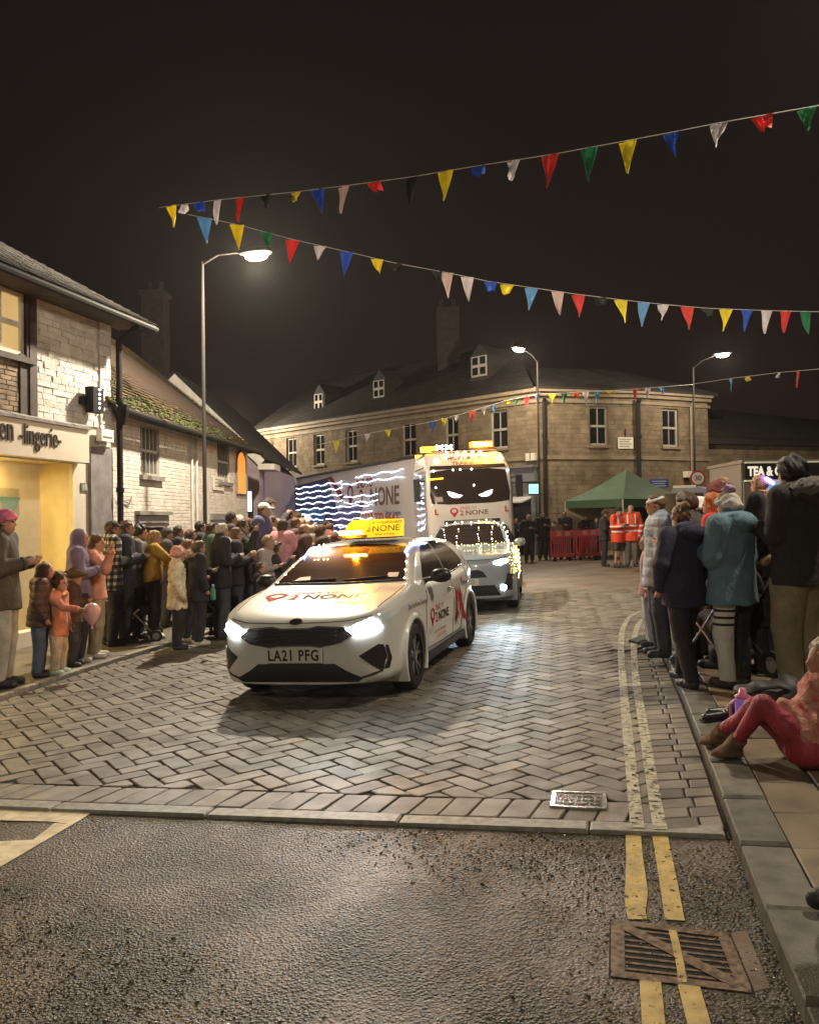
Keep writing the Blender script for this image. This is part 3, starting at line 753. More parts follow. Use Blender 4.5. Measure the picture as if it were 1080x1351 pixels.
# recessed lobby side and lit interior
b = MB(); ws.box(b, EX - 3.8, s100 + .1, zg - .1, zf0 + .2, -.70, -.64); b.build('shop_back_wall', M_warmwall, shop)
b = MB(); ws.box(b, s100 + .002, s100 + .06, zg, zf0 + .1, -.64, -.122); b.build('shop_side_wall', M_warmwall, shop)
b = MB(); ws.box(b, EX - 3.8, s100 + .1, zf0 + .002, zf0 + .05, -.638, -.124); b.build('shop_ceiling', M_warmwall, shop)
b = MB(); ws.box(b, EX - 3.8, s100 + .1, zg - .1, zg + .1, -.638, -.124); b.build('shop_floor', M_warmwall, shop)
b = MB(); ws.box(b, EX - 3.6, s57 - .005, zg + .25, zf0 - .022, -.06, -.05); b.build('shop_pane', M_clear, shop)
b = MB(); ws.box(b, s100 - .03, s100 - .002, zg + .25, zf0 - .022, -.06, .012); b.build('window_post', M_warmwall, shop)
ld = bpy.data.lights.new('shop_light', 'AREA'); ld.shape = 'RECTANGLE'; ld.size = 3.4; ld.size_y = .35; ld.energy = 120; ld.color = (1, .74, .30)
lo = bpy.data.objects.new('shop_light', ld); COL.objects.link(lo); lo.parent = shop
lo.rotation_euler = (0, 0, math.atan2(ws.t.y, ws.t.x)); lo.location = ws(EX - 1.2, zf0 - .02, -.36) - ORG[shop]
M_green = mat('green_satin', (0.03, 0.20, 0.09), rough=.4); M_card = mat('display_card', (0.42, 0.34, 0.16), rough=.7); M_lace = mat('pale_lace', (0.62, 0.52, 0.32), rough=.7, var=.3, vscale=60)
dc = thing('display_panel', 'hanging card display with green knickers in the shop window', 'display', ws(ws.s_at(38), ws.z_at(38, 640), -.4))
b = MB(); ws.box(b, ws.s_at(19), ws.s_at(56), ws.z_at(38, 680), ws.z_at(38, 643), -.47, -.43); b.build('card', M_card, dc)
sk0, sk1 = ws.s_at(29), ws.s_at(56); zk = ws.z_at(42, 655)
b = MB(); b.prism([ws(sk0, zk, -.42), ws(sk1, zk, -.42), ws((sk0 + sk1) / 2 + .05, zk - .28, -.42), ws((sk0 + sk1) / 2 - .05, zk - .28, -.42)], ws.n * .02); b.build('knickers', M_green, dc)
for i, (x0, x1, y0, y1) in enumerate(((2, 16, 640, 700), (22, 34, 705, 738), (37, 52, 698, 735))):
    t_ = thing('lingerie_garment', ('tall lace nightdress hanging at the left of the lit shop window', 'small lace top hanging low in the shop window beside the framed one', 'framed lace bra set hanging low beside the lit window post')[i], 'garment', ws(ws.s_at((x0 + x1) / 2), ws.z_at(x0, y1), -.45))
    sa, sb, za, zb = ws.s_at(x0), ws.s_at(x1), ws.z_at(x0, y1), ws.z_at(x0, y0); m_ = (sa + sb) / 2; hw = (sb - sa) / 2
    b = MB(); prof = [(-.5, 0), (.5, 0), (.34, .45), (.5, .8), (.3, .95), (.15, .8), (-.15, .8), (-.3, .95), (-.5, .8), (-.34, .45)]
    b.prism([ws(m_ + u * 2 * hw, za + (zb - za) * v, -.45) for u, v in prof], ws.n * .05); b.build('garment_body', M_lace, t_)
    b = MB(); b.tube([ws(m_ - hw * .7, za + (zb - za) * .95, -.43), ws(m_, za + (zb - za) * 1.06, -.43), ws(m_ + hw * .7, za + (zb - za) * .95, -.43)], .008, 6); b.build('hanger', M_pipe, t_)
# roof, soffit and gable tip
zr = zev; ro, ri = .62, -3.2
a0, a1 = -1.0, sE + .55
roof_slope(shop, ws(a0, zr - .02, ro), ws(a1, zr - .02, ro), ws(a0, zr + 2.1, ri), ws(a1, zr + 2.1, ri), M_slateb, M_slate, (.28, .2), 160, .1)
b = MB(); ws.box(b, a0, sE + .3, zr - .10, zr - .06, .0, ro - .04); b.build('soffit', M_beam, shop)
b = MB(); b.tube([ws(a0, zr - .10, ro + .03), ws(a1 - .05, zr - .10, ro + .03)], .055, 8); b.build('gutter', M_pipe, shop)
b = MB(); w_pts = [ws(sE + .01, bs - .2, -.02), ws(sE + .01, zr, -.02), ws(sE + .01, zr + 1.9, -3.0), ws(sE + .01, bs - .2, -3.0)]; b.prism(w_pts, ws.t * -.3); b.build('gable_wall', M_whiter, shop)
# wall furniture of the shop
sl = thing('wall_lantern', 'black box wall light with a row of bright dots beside the shop fascia', 'wall light', ws(ws.s_at(113), ws.z_at(113, 528), .03))
b = MB(); ws.box(b, ws.s_at(107), ws.s_at(121), ws.z_at(113, 545), ws.z_at(113, 512), .1, .26); b.build('housing', M_pipe, sl)
b = MB(); ws.box(b, ws.s_at(103), ws.s_at(109), ws.z_at(108, 534), ws.z_at(108, 524), .03, .14); b.build('bracket', M_pipe, sl)
for k in range(5):
    b = MB(); z = ws.z_at(114, 515 + k * 6); b.lathe([(0, -.02), (.026 - .003 * k, -.012), (.026 - .003 * k, .012), (0, .02)], ws(ws.s_at(115), z, .265), 8); b.build('bulb', glow('white_bulb', (1, .95, .9), 6), sl)
ab_ = thing('alarm_box', 'small white alarm box between the shop and the drainpipe', 'alarm', ws(ws.s_at(130), ws.z_at(130, 575), .03))
b = MB(); ws.box(b, ws.s_at(124), ws.s_at(140), ws.z_at(132, 583), ws.z_at(132, 567), .06, .17); b.build('cover', mat('white_plastic', (.68, .66, .63), rough=.4), ab_)
b = MB(); ws.box(b, ws.s_at(126), ws.s_at(138), ws.z_at(132, 578), ws.z_at(132, 576), .172, .178); b.build('strobe', M_grey, ab_)
dp = thing('drainpipe', 'black drainpipe with hopper where the shop meets the long white cottage', 'drainpipe', ws(sE + .1, bs, .1))
b = MB(); b.tube([ws(sE + .12, zev - .1, .5), ws(sE + .12, zev - .35, .12), ws(sE + .12, bs, .12)], .055, 8); b.build('pipe', M_pipe, dp)
for z in (bs + 1.2, bs + 2.6, bs + 4.2): b = MB(); b.lathe([(.075, -.04), (.075, .04)], ws(sE + .12, z, .12), 10); b.build('collar', M_pipe, dp)
b = MB(); zz = ws.z_at(146, 545); b.lathe([(.07, -.2), (.15, .05), (.15, .15)], ws(sE + .12, zz, .16), 10); b.build('hopper', M_pipe, dp)
nb = thing('house_number_plate', 'small grey square number plate 18 on the white shop pier', 'number plate', ws(ws.s_at(110), ws.z_at(110, 642), .01))
b = MB(); ws.box(b, ws.s_at(106.5), ws.s_at(114.5), ws.z_at(110, 648), ws.z_at(110, 637), .003, .02); b.build('plate', M_grey, nb)
text('18', .13, ws(ws.s_at(110.5), ws.z_at(110, 642.5), .021), ws.t, (0, 0, 1), M_cream, nb, .004)

# ---------------------------------------------------------------- long white brick cottage
C0 = ws(sE + .02, 0, -.25); C1 = P(327, 690, 23.6)
wc = Wall((C0.x, C0.y), (C1.x, C1.y)); bc = gz(C0.x) - .1
cot = thing('white_cottage', 'long low white painted brick cottage with a mossy tiled roof', 'cottage', (C0.x, C0.y, bc))
zc = wc.z_at(200, 552); zc2 = wc.z_at(315, 597)
win = [(wc.s_at(186), wc.s_at(211), wc.z_at(198, 628), wc.z_at(198, 562)), (wc.s_at(287), wc.s_at(303), wc.z_at(295, 636), wc.z_at(295, 583))]
dr = [(wc.s_at(184), wc.s_at(216), bc - .2, wc.z_at(200, 690)), (wc.s_at(279), wc.s_at(302), bc - .2, wc.z_at(290, 686))]
zEv = min(zc, 4.2)
core(wc, cot, 'wall_core', M_mort, (-.3, wc.L), (bc - .3, zEv), win + dr, .3)
masonry(wc, cot, 'brick', M_white, (-.28, wc.L), (bc, zEv), win + dr, .225, .078, proud=.009, gap=.007, limit=300, rnd=.002)
for i, o in enumerate(win): window(wc, cot, *o, mat('pale_grey_sash', (.30, .28, .26), rough=.5), mat('leaded_pane', (.085, .08, .08), rough=.25), rec=.04, fw=.045, cols=5, sash=True, sill=M_grey)
for i, o in enumerate(dr):
    b = MB(); wc.box(b, o[0] - .14, o[1] + .14, o[3], o[3] + .16, .0, .06); b.build('door_lintel', M_grey, cot)
    b = MB(); wc.box(b, o[0], o[0] + .09, o[2], o[3], -.1, .03); wc.box(b, o[1] - .09, o[1], o[2], o[3], -.1, .03); wc.box(b, o[0] + .09, o[1] - .09, o[3] - .09, o[3], -.1, .03); f = b.build('door_frame', M_grey, cot)
    b = MB(); wc.box(b, o[0] + .09, o[1] - .09, o[2], o[3] - .09, -.14, -.08); d_ = b.build('door', mat('dark_green_door', (.035, .04, .038), rough=.5), cot)
    for k in range(2):
        b = MB(); m_ = (o[0] + o[1]) / 2 + (-.22, .22)[k]; wc.box(b, m_ - .15, m_ + .15, o[3] - .95, o[3] - .25, -.079, -.06); b.build('door_panel', mat('dark_green_door'), d_)
b = MB(); wc.box(b, wc.s_at(177), wc.s_at(221), dr[0][3] + .165, dr[0][3] + .24, .0, .12); b.build('door_hood', M_grey, cot)
# thin pipes on the wall
for px in (257, 251):
    b = MB(); s = wc.s_at(px); b.tube([wc(s, bc, .06), wc(s, zEv - .1, .06)], .03, 6); b.build('wall_pipe', M_white, cot)
b = MB(); s = wc.s_at(172); b.tube([wc(s - .6, wc.z_at(165, 660), .04), wc(s - .1, wc.z_at(165, 664), .04), wc(s, wc.z_at(170, 655), .04)], .012, 5); b.build('cable', M_grey, cot)
# roof: sagging mossy tiles, hipped at the far end
e0, e1 = wc(-.2, zEv - .06, .32), wc(wc.L + .1, zEv - .16, .32); r0, r1 = wc(-.2, zEv + 3.0, -2.6), wc(wc.L - 2.2, zEv + 2.5, -2.6)
roof_slope(cot, e0, e1, r0, r1, M_tileb, M_tile, (.19, .13), 300, .07, lift=.03)
roof_slope(cot, wc(wc.L + .1, zEv - .16, .32), wc(wc.L + .1, zEv - .1, -5.4), r1, wc(wc.L - 2.2, zEv + 2.5, -2.65), M_tileb, M_tile, None)
b = MB(); wc.box(b, -.2, wc.L + .1, zEv - .12, zEv - .075, .017, .30); b.build('soffit', M_beam, cot)
b = MB(); b.tube([wc(-.2, zEv - .1, .38), wc(wc.L + .15, zEv - .19, .38)], .06, 8); b.build('gutter', M_pipe, cot)
# moss tufts along the eave
ms = MB()
for i in range(420):
    u = random.random() ** 1.8 * .75; v = abs(random.gauss(0, .09)); p = e0.lerp(e1, u).lerp(r0.lerp(r1, u), v) + Vector((.02, -.02, .05)); r = random.uniform(.015, .05)
    ms.tv = random.random(); ms.lathe([(r * .9, -.02), (r, .0), (r * .5, r * .55)], p, 5)
ms.build('moss', mat('moss', (.045, .052, .015), rough=.95, objvar=.4, tint=True), cot, kind='stuff', tint=True)
o0, o1, oz0, oz1 = wc.s_at(311), wc.s_at(323), wc.z_at(317, 652), wc.z_at(317, 612); om = (o0 + o1) / 2
arch = [wc(o0, oz0, .024), wc(o1, oz0, .024)] + [wc(om + (o1 - o0) / 2 * cos(a), oz1 + .35 * sin(a), .024) for a in np.linspace(0, pi, 9)]
b = MB(); b.prism(arch, wc.n * .02); lw_ = b.build('niche_glow_panel', glow('orange_niche_glow', (1.0, .33, .04), .75), cot)  # orange light in the niche, put into a glowing arch panel
b = MB(); b.tube([p + wc.n * .02 for p in arch], .03, 6, closed=True); b.build('arch_frame', M_grey, lw_)
sg = thing('street_sign', 'small white sign plate fixed on the white cottage beyond the lamp post', 'sign', wc(wc.s_at(286), wc.z_at(286, 638), .03))
b = MB(); wc.box(b, wc.s_at(280), wc.s_at(294), wc.z_at(287, 647), wc.z_at(287, 629), .03, .05); b.build('plate', M_cream, sg)
for k in range(3): b = MB(); wc.box(b, wc.s_at(282), wc.s_at(292 - k), wc.z_at(287, 634 + k * 4.2), wc.z_at(287, 632.5 + k * 4.2), .051, .054); b.build('print_line', M_grey, sg)

# ---------------------------------------------------------------- gabled house with white bargeboard behind the cottage
ap = P(232, 494, 25.6); ev = P(350, 607, 25.6)
gw = Wall((ap.x * 2 - ev.x, 25.6), (ev.x - .2, 25.6))
gh = thing('gabled_house', 'dark house gable with a white bargeboard beyond the white cottage', 'house', (gw(gw.L, 0).x, 25.6, gz(ev.x) - .1))
b = MB(); b.prism([gw(0, -1, 0), gw(gw.L, -1, 0), gw(gw.L, ev.z - .12, 0), gw(gw.L / 2 + .1, ap.z - .15, 0), gw(0, ev.z - .12, 0)], gw.n * -8); b.build('wall', mat('purple_lit_render', (.30, .24, .27), rough=.8, var=.1), gh)  # purple light on the gable is put into the wall colour
d_ = (ev - ap); n_ = Vector((0, -1, 0)); up_ = Vector((-d_.z, 0, d_.x)).normalized() * (1 if d_.x > 0 else -1)
b = MB(); b.prism([ap + n_ * .1, ev + n_ * .1, ev + n_ * .1 - up_ * .26, ap + n_ * .1 - up_ * .26], n_ * .05); b.build('bargeboard', M_frame, gh)
ol = Vector((2 * ap.x - ev.x, ev.y, ev.z)); upl = Vector((d_.z, 0, d_.x)).normalized()
b = MB(); b.prism([ap + n_ * .1 - up_ * .001, ol + n_ * .1, ol + n_ * .1 - upl * .26, ap + n_ * .1 - upl * .26], n_ * .045); b.build('bargeboard', M_frame, gh)
b = MB(); b.prism([ap + up_ * .02 + n_ * .18, ev + up_ * .02 + n_ * .18, ev + up_ * .09 + n_ * .18, ap + up_ * .09 + n_ * .18], Vector((0, 8.5, 0))); b.build('roof', M_slateb, gh)
b = MB(); b.prism([ap + up_ * .02 + n_ * .18, ol + upl * .02 + n_ * .18, ol + upl * .09 + n_ * .18, ap + upl * .09 + n_ * .18], Vector((0, 8.5, 0))); b.build('roof', M_slateb, gh)
b = MB(); gw.box(b, gw.L - .02, gw.L + .5, ev.z - .3, ev.z - .12, -1, .12); b.build('eave_box', M_frame, gh)
# shop under it: blue-lit post, screens
ls = thing('lit_shop_screen', 'bright bluish screen in the dark shopfront past the white cottage', 'screen', P(326, 662, 25.2))
o_ = P(320.5, 675, 25.2); o2 = P(331, 648, 25.2); b = MB(); b.box(((o_.x + o2.x) / 2, 25.25, (o_.z + o2.z) / 2), (o2.x - o_.x, .06, o2.z - o_.z)); b.build('screen', glow('blue_white_screen', (.62, .80, 1.0), 2.2), ls)
b = MB(); b.box(((o_.x + o2.x) / 2, 25.31, (o_.z + o2.z) / 2), (o2.x - o_.x + .08, .05, o2.z - o_.z + .08)); b.build('casing', M_pipe, ls)
M_blue = mat('blue_lit_shopfront', (.07, .065, .30), rough=.45)  # blue light on the pier is put into its colour
bp_ = thing('blue_lit_shopfront', 'shopfront pier coloured by blue light between the lit screen and the orange window', 'shopfront', P(339, 720, 26.3))
b = MB(); q0 = P(331, 610, 26.3); q1 = P(347, 610, 26.3); b.box(((q0.x + q1.x) / 2, 26.4, 1.6), (q1.x - q0.x, .3, 3.8)); b.build('pier', M_blue, bp_)
b = MB(); b.box(((q0.x + q1.x) / 2, 26.3, 3.55), (q1.x - q0.x + .15, .6, .12)); b.build('cap', M_blue, bp_)

# ---------------------------------------------------------------- long stone building round the corner
ZC = 33.0
K0 = P(337, 690, 46.8); K1 = P(712, 690, ZC); K2 = P(846, 690, 34.0); K3 = P(936, 690, 35.6)
wl, wm, wr = Wall((K0.x, K0.y), (K1.x, K1.y)), Wall((K1.x, K1.y), (K2.x, K2.y)), Wall((K2.x, K2.y), (K3.x, K3.y))
st = thing('stone_building', 'long two-storey buff stone building wrapping round the street corner', 'building', (K1.x, K1.y, gz(K1.x) - .1))
zb = -.6; zt = wm.z_at(780, 512); zs = wm.z_at(780, 606)
def up_win(w, xs, y0, y1): 
    out = []
    for x0, x1 in xs:
        xm = (x0 + x1) / 2; out.append((w.s_at(x0), w.s_at(x1), w.z_at(xm, y0(xm)), w.z_at(xm, y1(xm))))
    return out
zw0, zw1 = wl.z_at(660, 592), wl.z_at(660, 541)
lw = [(wl.s_at(a), wl.s_at(b_), zw0, zw1) for a, b_ in ((343, 351), (379, 392), (415, 429), (457, 472), (531, 550), (588, 606), (648, 671))]
mw = [(wm.s_at(779), wm.s_at(804), zw0, zw1)]; rw = [(wr.s_at(876), wr.s_at(897), zw0, zw1)]
gl = [(wl.s_at(366), wl.s_at(386), zb, wl.z_at(375, 642)), (wl.s_at(394), wl.s_at(440), zb + .5, wl.z_at(400, 652)), (wl.s_at(676), wl.s_at(706), zb, wl.z_at(690, 636))]
for w_, wn, S in ((wl, lw + gl, (0, wl.L)), (wm, mw, (0, wm.L)), (wr, rw, (0, wr.L))):
    core(w_, st, 'wall_core', M_stonej, S, (zb, zt), wn, .35)
for w_, wn, lim in ((wm, mw, 110), (wr, rw, 80), (wl, lw + gl, 110)):
    masonry(w_, st, 'stone_block', M_stone, (.01, w_.L - .01), (zb, zt), wn, .40, .19, proud=.010, gap=.008, jit=.8, limit=lim, rnd=.005)
    for o in wn:
        if o[2] > 2: window(w_, st, *o, mat('weathered_sash_paint', (.36, .33, .28), rough=.5), M_glassd, rec=.1, fw=.08, cols=2, sill=M_trim, curtains=M_lace if random.random() < .5 else None); back_box(w_, st, *o, M_shade, .5)
    for (z0, z1, d1) in ((zs, zs + .16, .06), (zt - .62, zt - .5, .07), (zt - .36, zt - .2, .14), (zt - .2, zt - .02, .26)):
        b = MB(); w_.box(b, -.05 if w_ is not wl else 0, w_.L + .08, z0, z1, .02, d1 + (.002 if w_ is wm else 0)); b.build('cornice' if z0 > zs else 'string_course', M_trim, st)
# hipped slate roof, dormers, chimney
inn = lambda w_, s, z, d: w_(s, z, d)
rz_ = zt + 3.2
roof_slope(st, wl(0, zt, .3), wl(wl.L, zt, .3), wl(0, rz_, -4.5), wl(wl.L - 4.6, rz_, -4.5), M_slateb, M_slate, (.5, .3), 0, .12)
roof_slope(st, wm(-.1, zt, .3), wm(wm.L + .1, zt, .3), wm(1.2, rz_ - 1.6, -4.2), wm(wm.L - .2, rz_ - 1.6, -4.2), M_slateb, M_slate, (.5, .3), 0, .12)
roof_slope(st, wr(-.1, zt, .3), wr(wr.L + .3, zt, .3), wr(.3, rz_ - 1.6, -4.0), wr(wr.L - 1.6, rz_ - 1.6, -4.0), M_slateb, M_slate, (.5, .3), 0, .12)
b = MB(); b.prism([wr(wr.L, zb, 0), wr(wr.L, zt, 0), wr(wr.L - .1, zt, -7), wr(wr.L - .1, zb, -7)], wr.t * -.3); b.build('end_wall', M_stone, st)
b = MB(); b.prism([wr(wr.L + .3, zt - .02, .3), wr(wr.L - 1.6, rz_ - 1.6, -4), wr(wr.L + .3, zt - .02, -8)], Vector((0, 0, -.1))); b.build('hip', M_slateb, st)
def dorm(px0, px1, py0, py1, d):
    s0, s1 = wl.s_at(px0), wl.s_at(px1); k = 1.0
    p = wl((s0 + s1) / 2, 0, -d); z0 = P((px0 + px1) / 2, py1, p.y).z; z1 = P((px0 + px1) / 2, py0, p.y).z; sc = 1 + d / 40
    q = Wall((p.x - wl.t.x * (s1 - s0) * .5, p.y - wl.t.y * (s1 - s0) * .5), (p.x + wl.t.x * (s1 - s0) * .5, p.y + wl.t.y * (s1 - s0) * .5))
    b = MB(); b.prism([q(-.12, z0 - .3, 0), q(q.L + .12, z0 - .3, 0), q(q.L + .12, z1, 0), q(q.L / 2, z1 + .55, 0), q(-.12, z1, 0)], q.n * -2.2); f = b.build('dormer', M_slateb, st)
    b = MB(); q.box(b, 0, q.L, z0, z1, .0, .05); b.build('dormer_frame', MATS['weathered_sash_paint'], f)
    for i in (0, 1):
        for j in (0, 1): b = MB(); q.box(b, .07 + i * q.L / 2, q.L / 2 * (1 + i) - .05, z0 + .08 + j * (z1 - z0) / 2, z0 + (z1 - z0) / 2 * (1 + j) - .05, .05, .06); b.build('dormer_pane', M_glassd, f)
dorm(398, 409, 520, 542, 1.0); dorm(476, 490, 502, 525, 1.0); dorm(606, 626, 470, 497, 1.0)
ch = P(592, 430, 40); b = MB(); b.box((ch.x, 41, ch.z - .5), (1.1, 1.0, 3.2)); 
for k in (-.3, .3): b.lathe([(.14, 0), (.11, .5)], (ch.x + k, 41, ch.z + 1.1), 8)
b.build('chimney', mat('dark_brick', (.035, .022, .019), rough=.9, var=.3, vscale=4), st)
ch2 = P(205, 405, 30); chm = thing('brick_chimney', 'faint brick chimney stack above the dark cottage roofs', 'chimney', (ch2.x, 30, ch2.z - 3)); b = MB(); b.box((ch2.x, 30, ch2.z - 1.6), (.8, .8, 4.0)); b.build('stack', mat('dark_brick'), chm)
b = MB(); b.box((ch2.x, 30, ch2.z + .46), (.95, .95, .12)); b.build('cap', mat('dark_brick'), chm)
for k in (-.2, .2): b = MB(); b.lathe([(.12, 0), (.1, .4)], (ch2.x + k, 30, ch2.z + .52), 8); b.build('pot', mat('dark_brick'), chm)
# ground floor: lit shop windows and grey shopfront
b = MB(); wl.box(b, gl[0][0], gl[0][1], gl[0][2], gl[0][3], -.7, -.6); b.build('shop_interior', glow('orange_shop_interior', (1.0, .46, .16), 1.1), st)
b = MB(); wl.box(b, gl[1][0], gl[1][1], gl[1][2], gl[1][3], -.7, -.6); b.build('shop_interior', glow('pale_shop_interior', (.72, .86, .74), 1.0), st)
b = MB(); wl.box(b, wl.s_at(360), wl.s_at(440), wl.z_at(400, 640), wl.z_at(400, 626), .02, .3); b.build('shop_fascia', M_greysh, st)
for px in (366, 389): b = MB(); wl.box(b, wl.s_at(px) - .16, wl.s_at(px) + .16, zb, wl.z_at(400, 640), .02, .16); b.build('shop_pilaster', M_beam, st)
sf = thing('grey_shopfront', 'bluish grey painted shopfront at the stone building corner behind the lorry cab', 'shopfront', wl(wl.s_at(692), 0, .2))
b = MB(); wl.box(b, wl.s_at(668), wl.s_at(711), wl.z_at(690, 636), wl.z_at(690, 618), .03, .3); b.build('fascia', M_greysh, sf)
b = MB(); wl.box(b, wl.s_at(666), wl.s_at(712), wl.z_at(690, 618) + .002, wl.z_at(690, 615), .03, .42); b.build('cornice', M_greysh, sf)
for x in (671, 705): b = MB(); wl.box(b, wl.s_at(x), wl.s_at(x + 5), zb, wl.z_at(690, 636) - .002, .03, .22); b.build('pilaster', M_greysh, sf)
b = MB(); wl.box(b, wl.s_at(677), wl.s_at(704), wl.z_at(690, 662), wl.z_at(690, 637), .022, .08); b.build('panel', mat('shop_panel', (.22, .20, .21), rough=.5), sf)
b = MB(); b.prism([wl(wl.s_at(676), wl.z_at(690, 657), .1), wl(wl.s_at(706), wl.z_at(690, 657), .1), wl(wl.s_at(706), wl.z_at(690, 664), .9), wl(wl.s_at(676), wl.z_at(690, 664), .9)], (0, 0, .05)); b.build('awning', mat('pale_awning', (.5, .47, .47), rough=.7), sf)
b = MB(); wl.box(b, wl.s_at(678), wl.s_at(704), zb, wl.z_at(690, 668), .022, .06); b.build('shop_pane', M_glassd, sf)
gs = thing('green_cross_sign', 'small glowing green and white projecting sign at the stone corner', 'sign', wl(wl.s_at(713), wl.z_at(713, 645), .5))
c_ = P(704, 645, 31.6); b = MB(); b.box((c_.x, 31.6, c_.z), (.36, .16, .36)); b.build('lightbox', glow('green_white_lightbox', (.25, .95, .75), 2.0), gs)
for z in (-.24, .24): b = MB(); b.box((c_.x, 31.6, c_.z + z * .86), (.44, .2, .05)); b.build('frame_bar', M_pipe, gs)
b = MB(); b.box((c_.x + .12, 32.3, c_.z + .28), (.06, 1.2, .05)); b.build('bracket', M_pipe, gs)
text('OPEN', .12, (c_.x, 31.515, c_.z), (1, 0, 0), (0, 0, 1), M_black, gs, .004)
# pipes and fittings on the corner
for i, (w_, s, z1) in enumerate(((wm, wm.s_at(718), zt - .6), (wm, wm.s_at(842), zt - .6), (wr, wr.s_at(911), zt - .6))):
    dpp = thing('drainpipe', ('dark drainpipe on the stone corner beside the tall lamp post', 'dark drainpipe between the white notice and the right hand stone bay', 'thin pale drainpipe on the stone wall above the speed limit sign')[i], 'drainpipe', w_(s, zb, .1))
    r_ = (.07, .10, .05)[i]; b = MB(); b.tube([w_(s, zb, .12), w_(s, z1, .12), w_(s, z1 + .15, .25)], r_, 8); b.build('pipe', M_pipe if i < 2 else M_trim, dpp)
    for z in (1.5, 3.2, 5.0): b = MB(); b.lathe([(r_ * 1.35, -.05), (r_ * 1.35, .05)], w_(s, z, .12), 10); b.build('collar', M_pipe if i < 2 else M_trim, dpp)
nbx = thing('notice_board', 'white printed notice on the stone wall right of the middle sash window', 'notice', wm(wm.s_at(826), wm.z_at(826, 590), .03))
b = MB(); wm.box(b, wm.s_at(816), wm.s_at(836), wm.z_at(826, 592), wm.z_at(826, 577), .025, .06); b.build('board', M_cream, nbx)
for k in range(4): b = MB(); wm.box(b, wm.s_at(818), wm.s_at(834 - (k % 2) * 3), wm.z_at(826, 580.2 + k * 3.1), wm.z_at(826, 579 + k * 3.1), .061, .065); b.build('print_line', M_grey, nbx)
b = MB(); b.tube([wm(wm.s_at(826), wm.z_at(826, 577), .04), wm(wm.s_at(826), wm.z_at(826, 566), .04)], .02, 6); b.build('stem', M_pipe, nbx)
jb = thing('junction_boxes', 'pair of pale electrical boxes on the stone corner above the grey shopfront', 'electrical box', wl(wl.s_at(704), wl.z_at(704, 605), .1))
for x in (699, 706): b = MB(); wl.box(b, wl.s_at(x), wl.s_at(x + 5), wl.z_at(704, 608), wl.z_at(704, 598), .07, .25); b.build('box', M_cream, jb)
sp_ = thing('speed_limit_sign', 'round 30 speed limit sign on the lamp post by the stone building', 'road sign', wr(wr.s_at(920), wr.z_at(920, 631), 2.0))
def disc(c, r, w, m, name, par, n=28, th=.02):
    b = MB(); b.prism([c + Vector((r * cos(2 * pi * k / n), 0, r * sin(2 * pi * k / n))) for k in range(n)], (0, -th, 0)); return b.build(name, m, par)
c_ = P(920, 631, 31.6); M_red = mat('sign_red', (.42, .02, .02), rough=.35)
disc(c_, .30, 0, M_red, 'rim', sp_); disc(c_ + Vector((0, -.022, 0)), .235, 0, mat('sign_white', (.7, .68, .64), rough=.35), 'face', sp_, th=.006)
text('30', .27, c_ + Vector((0, -.03, 0)), (1, 0, 0), (0, 0, 1), M_black, sp_, .004, bold=.004)
slx = thing('security_light', 'small white security light on the stone wall left of the speed limit sign', 'security light', wr(wr.s_at(905), wr.z_at(905, 626), .05))
b = MB(); wr.box(b, wr.s_at(901), wr.s_at(907), wr.z_at(905, 630), wr.z_at(905, 622), .03, .3); b.build('housing', M_cream, slx)
b = MB(); wr.box(b, wr.s_at(902), wr.s_at(905), wr.z_at(905, 634), wr.z_at(905, 630), .03, .12); b.build('bracket', M_pipe, slx)
bsn = thing('blue_sign', 'blue rectangular information sign with white lines beside the green gazebo roof', 'sign', wm(wm.L, wm.z_at(868, 637), .4))
a_, c_ = P(857, 643, 31.5), P(881, 632, 31.5); b = MB(); b.box(((a_.x + c_.x) / 2, 31.5, (a_.z + c_.z) / 2), (c_.x - a_.x, .04, c_.z - a_.z)); b.build('panel', mat('sign_blue', (.015, .09, .42), rough=.35), bsn)
for k in range(3): b = MB(); b.box(((a_.x + c_.x) / 2, 31.475, c_.z - .08 - k * .09), ((c_.x - a_.x) * (.8, .66, .74)[k], .006, .03)); b.build('print_line', mat('sign_white'), bsn)
b = MB(); b.tube([((a_.x + c_.x) / 2, 31.56, gz(a_.x) - .1), ((a_.x + c_.x) / 2, 31.56, c_.z)], .03, 6); b.build('post', M_pipe, bsn)

# ---------------------------------------------------------------- low building at right
Lw = Wall((K3.x + .1, K3.y + .6), (K3.x + 12, K3.y + 4.5)); zl = Lw.z_at(945, 585)
lb = thing('low_building', 'low stone outbuilding with a dark slate roof right of the stone corner', 'building', (Lw.a.x, Lw.a.y, gz(Lw.a.x)))
core(Lw, lb, 'wall_core', M_stonej, (0, Lw.L), (zb, zl), [], .3)
masonry(Lw, lb, 'stone_block', M_stone, (.01, Lw.L), (zb, zl), [], .55, .25, proud=.014, gap=.012, jit=.8, limit=150, rnd=.005)
roof_slope(lb, Lw(-.1, zl + .3, .35), Lw(Lw.L, zl + .1, .35), Lw(-.1, zl + 2.2, -3.2), Lw(Lw.L, zl + 1.5, -3.2), M_slateb, M_slate, (.5, .3), 0, .12)
b = MB(); Lw.box(b, -.1, Lw.L, zl - .05, zl + .32, .02, .3); b.build('fascia', M_slateb, lb)
sk = Lw(1.6, zl + 1.55, -1.7); b = MB(); b.box(sk, (1.0, .6, .08), Matrix.Rotation(R_(28), 3, 'X')); b.build('rooflight', M_glassd, lb)
pn = thing('wall_plaque', 'pale blank plaque on the low stone wall left of the catering trailer', 'plaque', Lw(Lw.s_at(982), Lw.z_at(982, 612), .03))
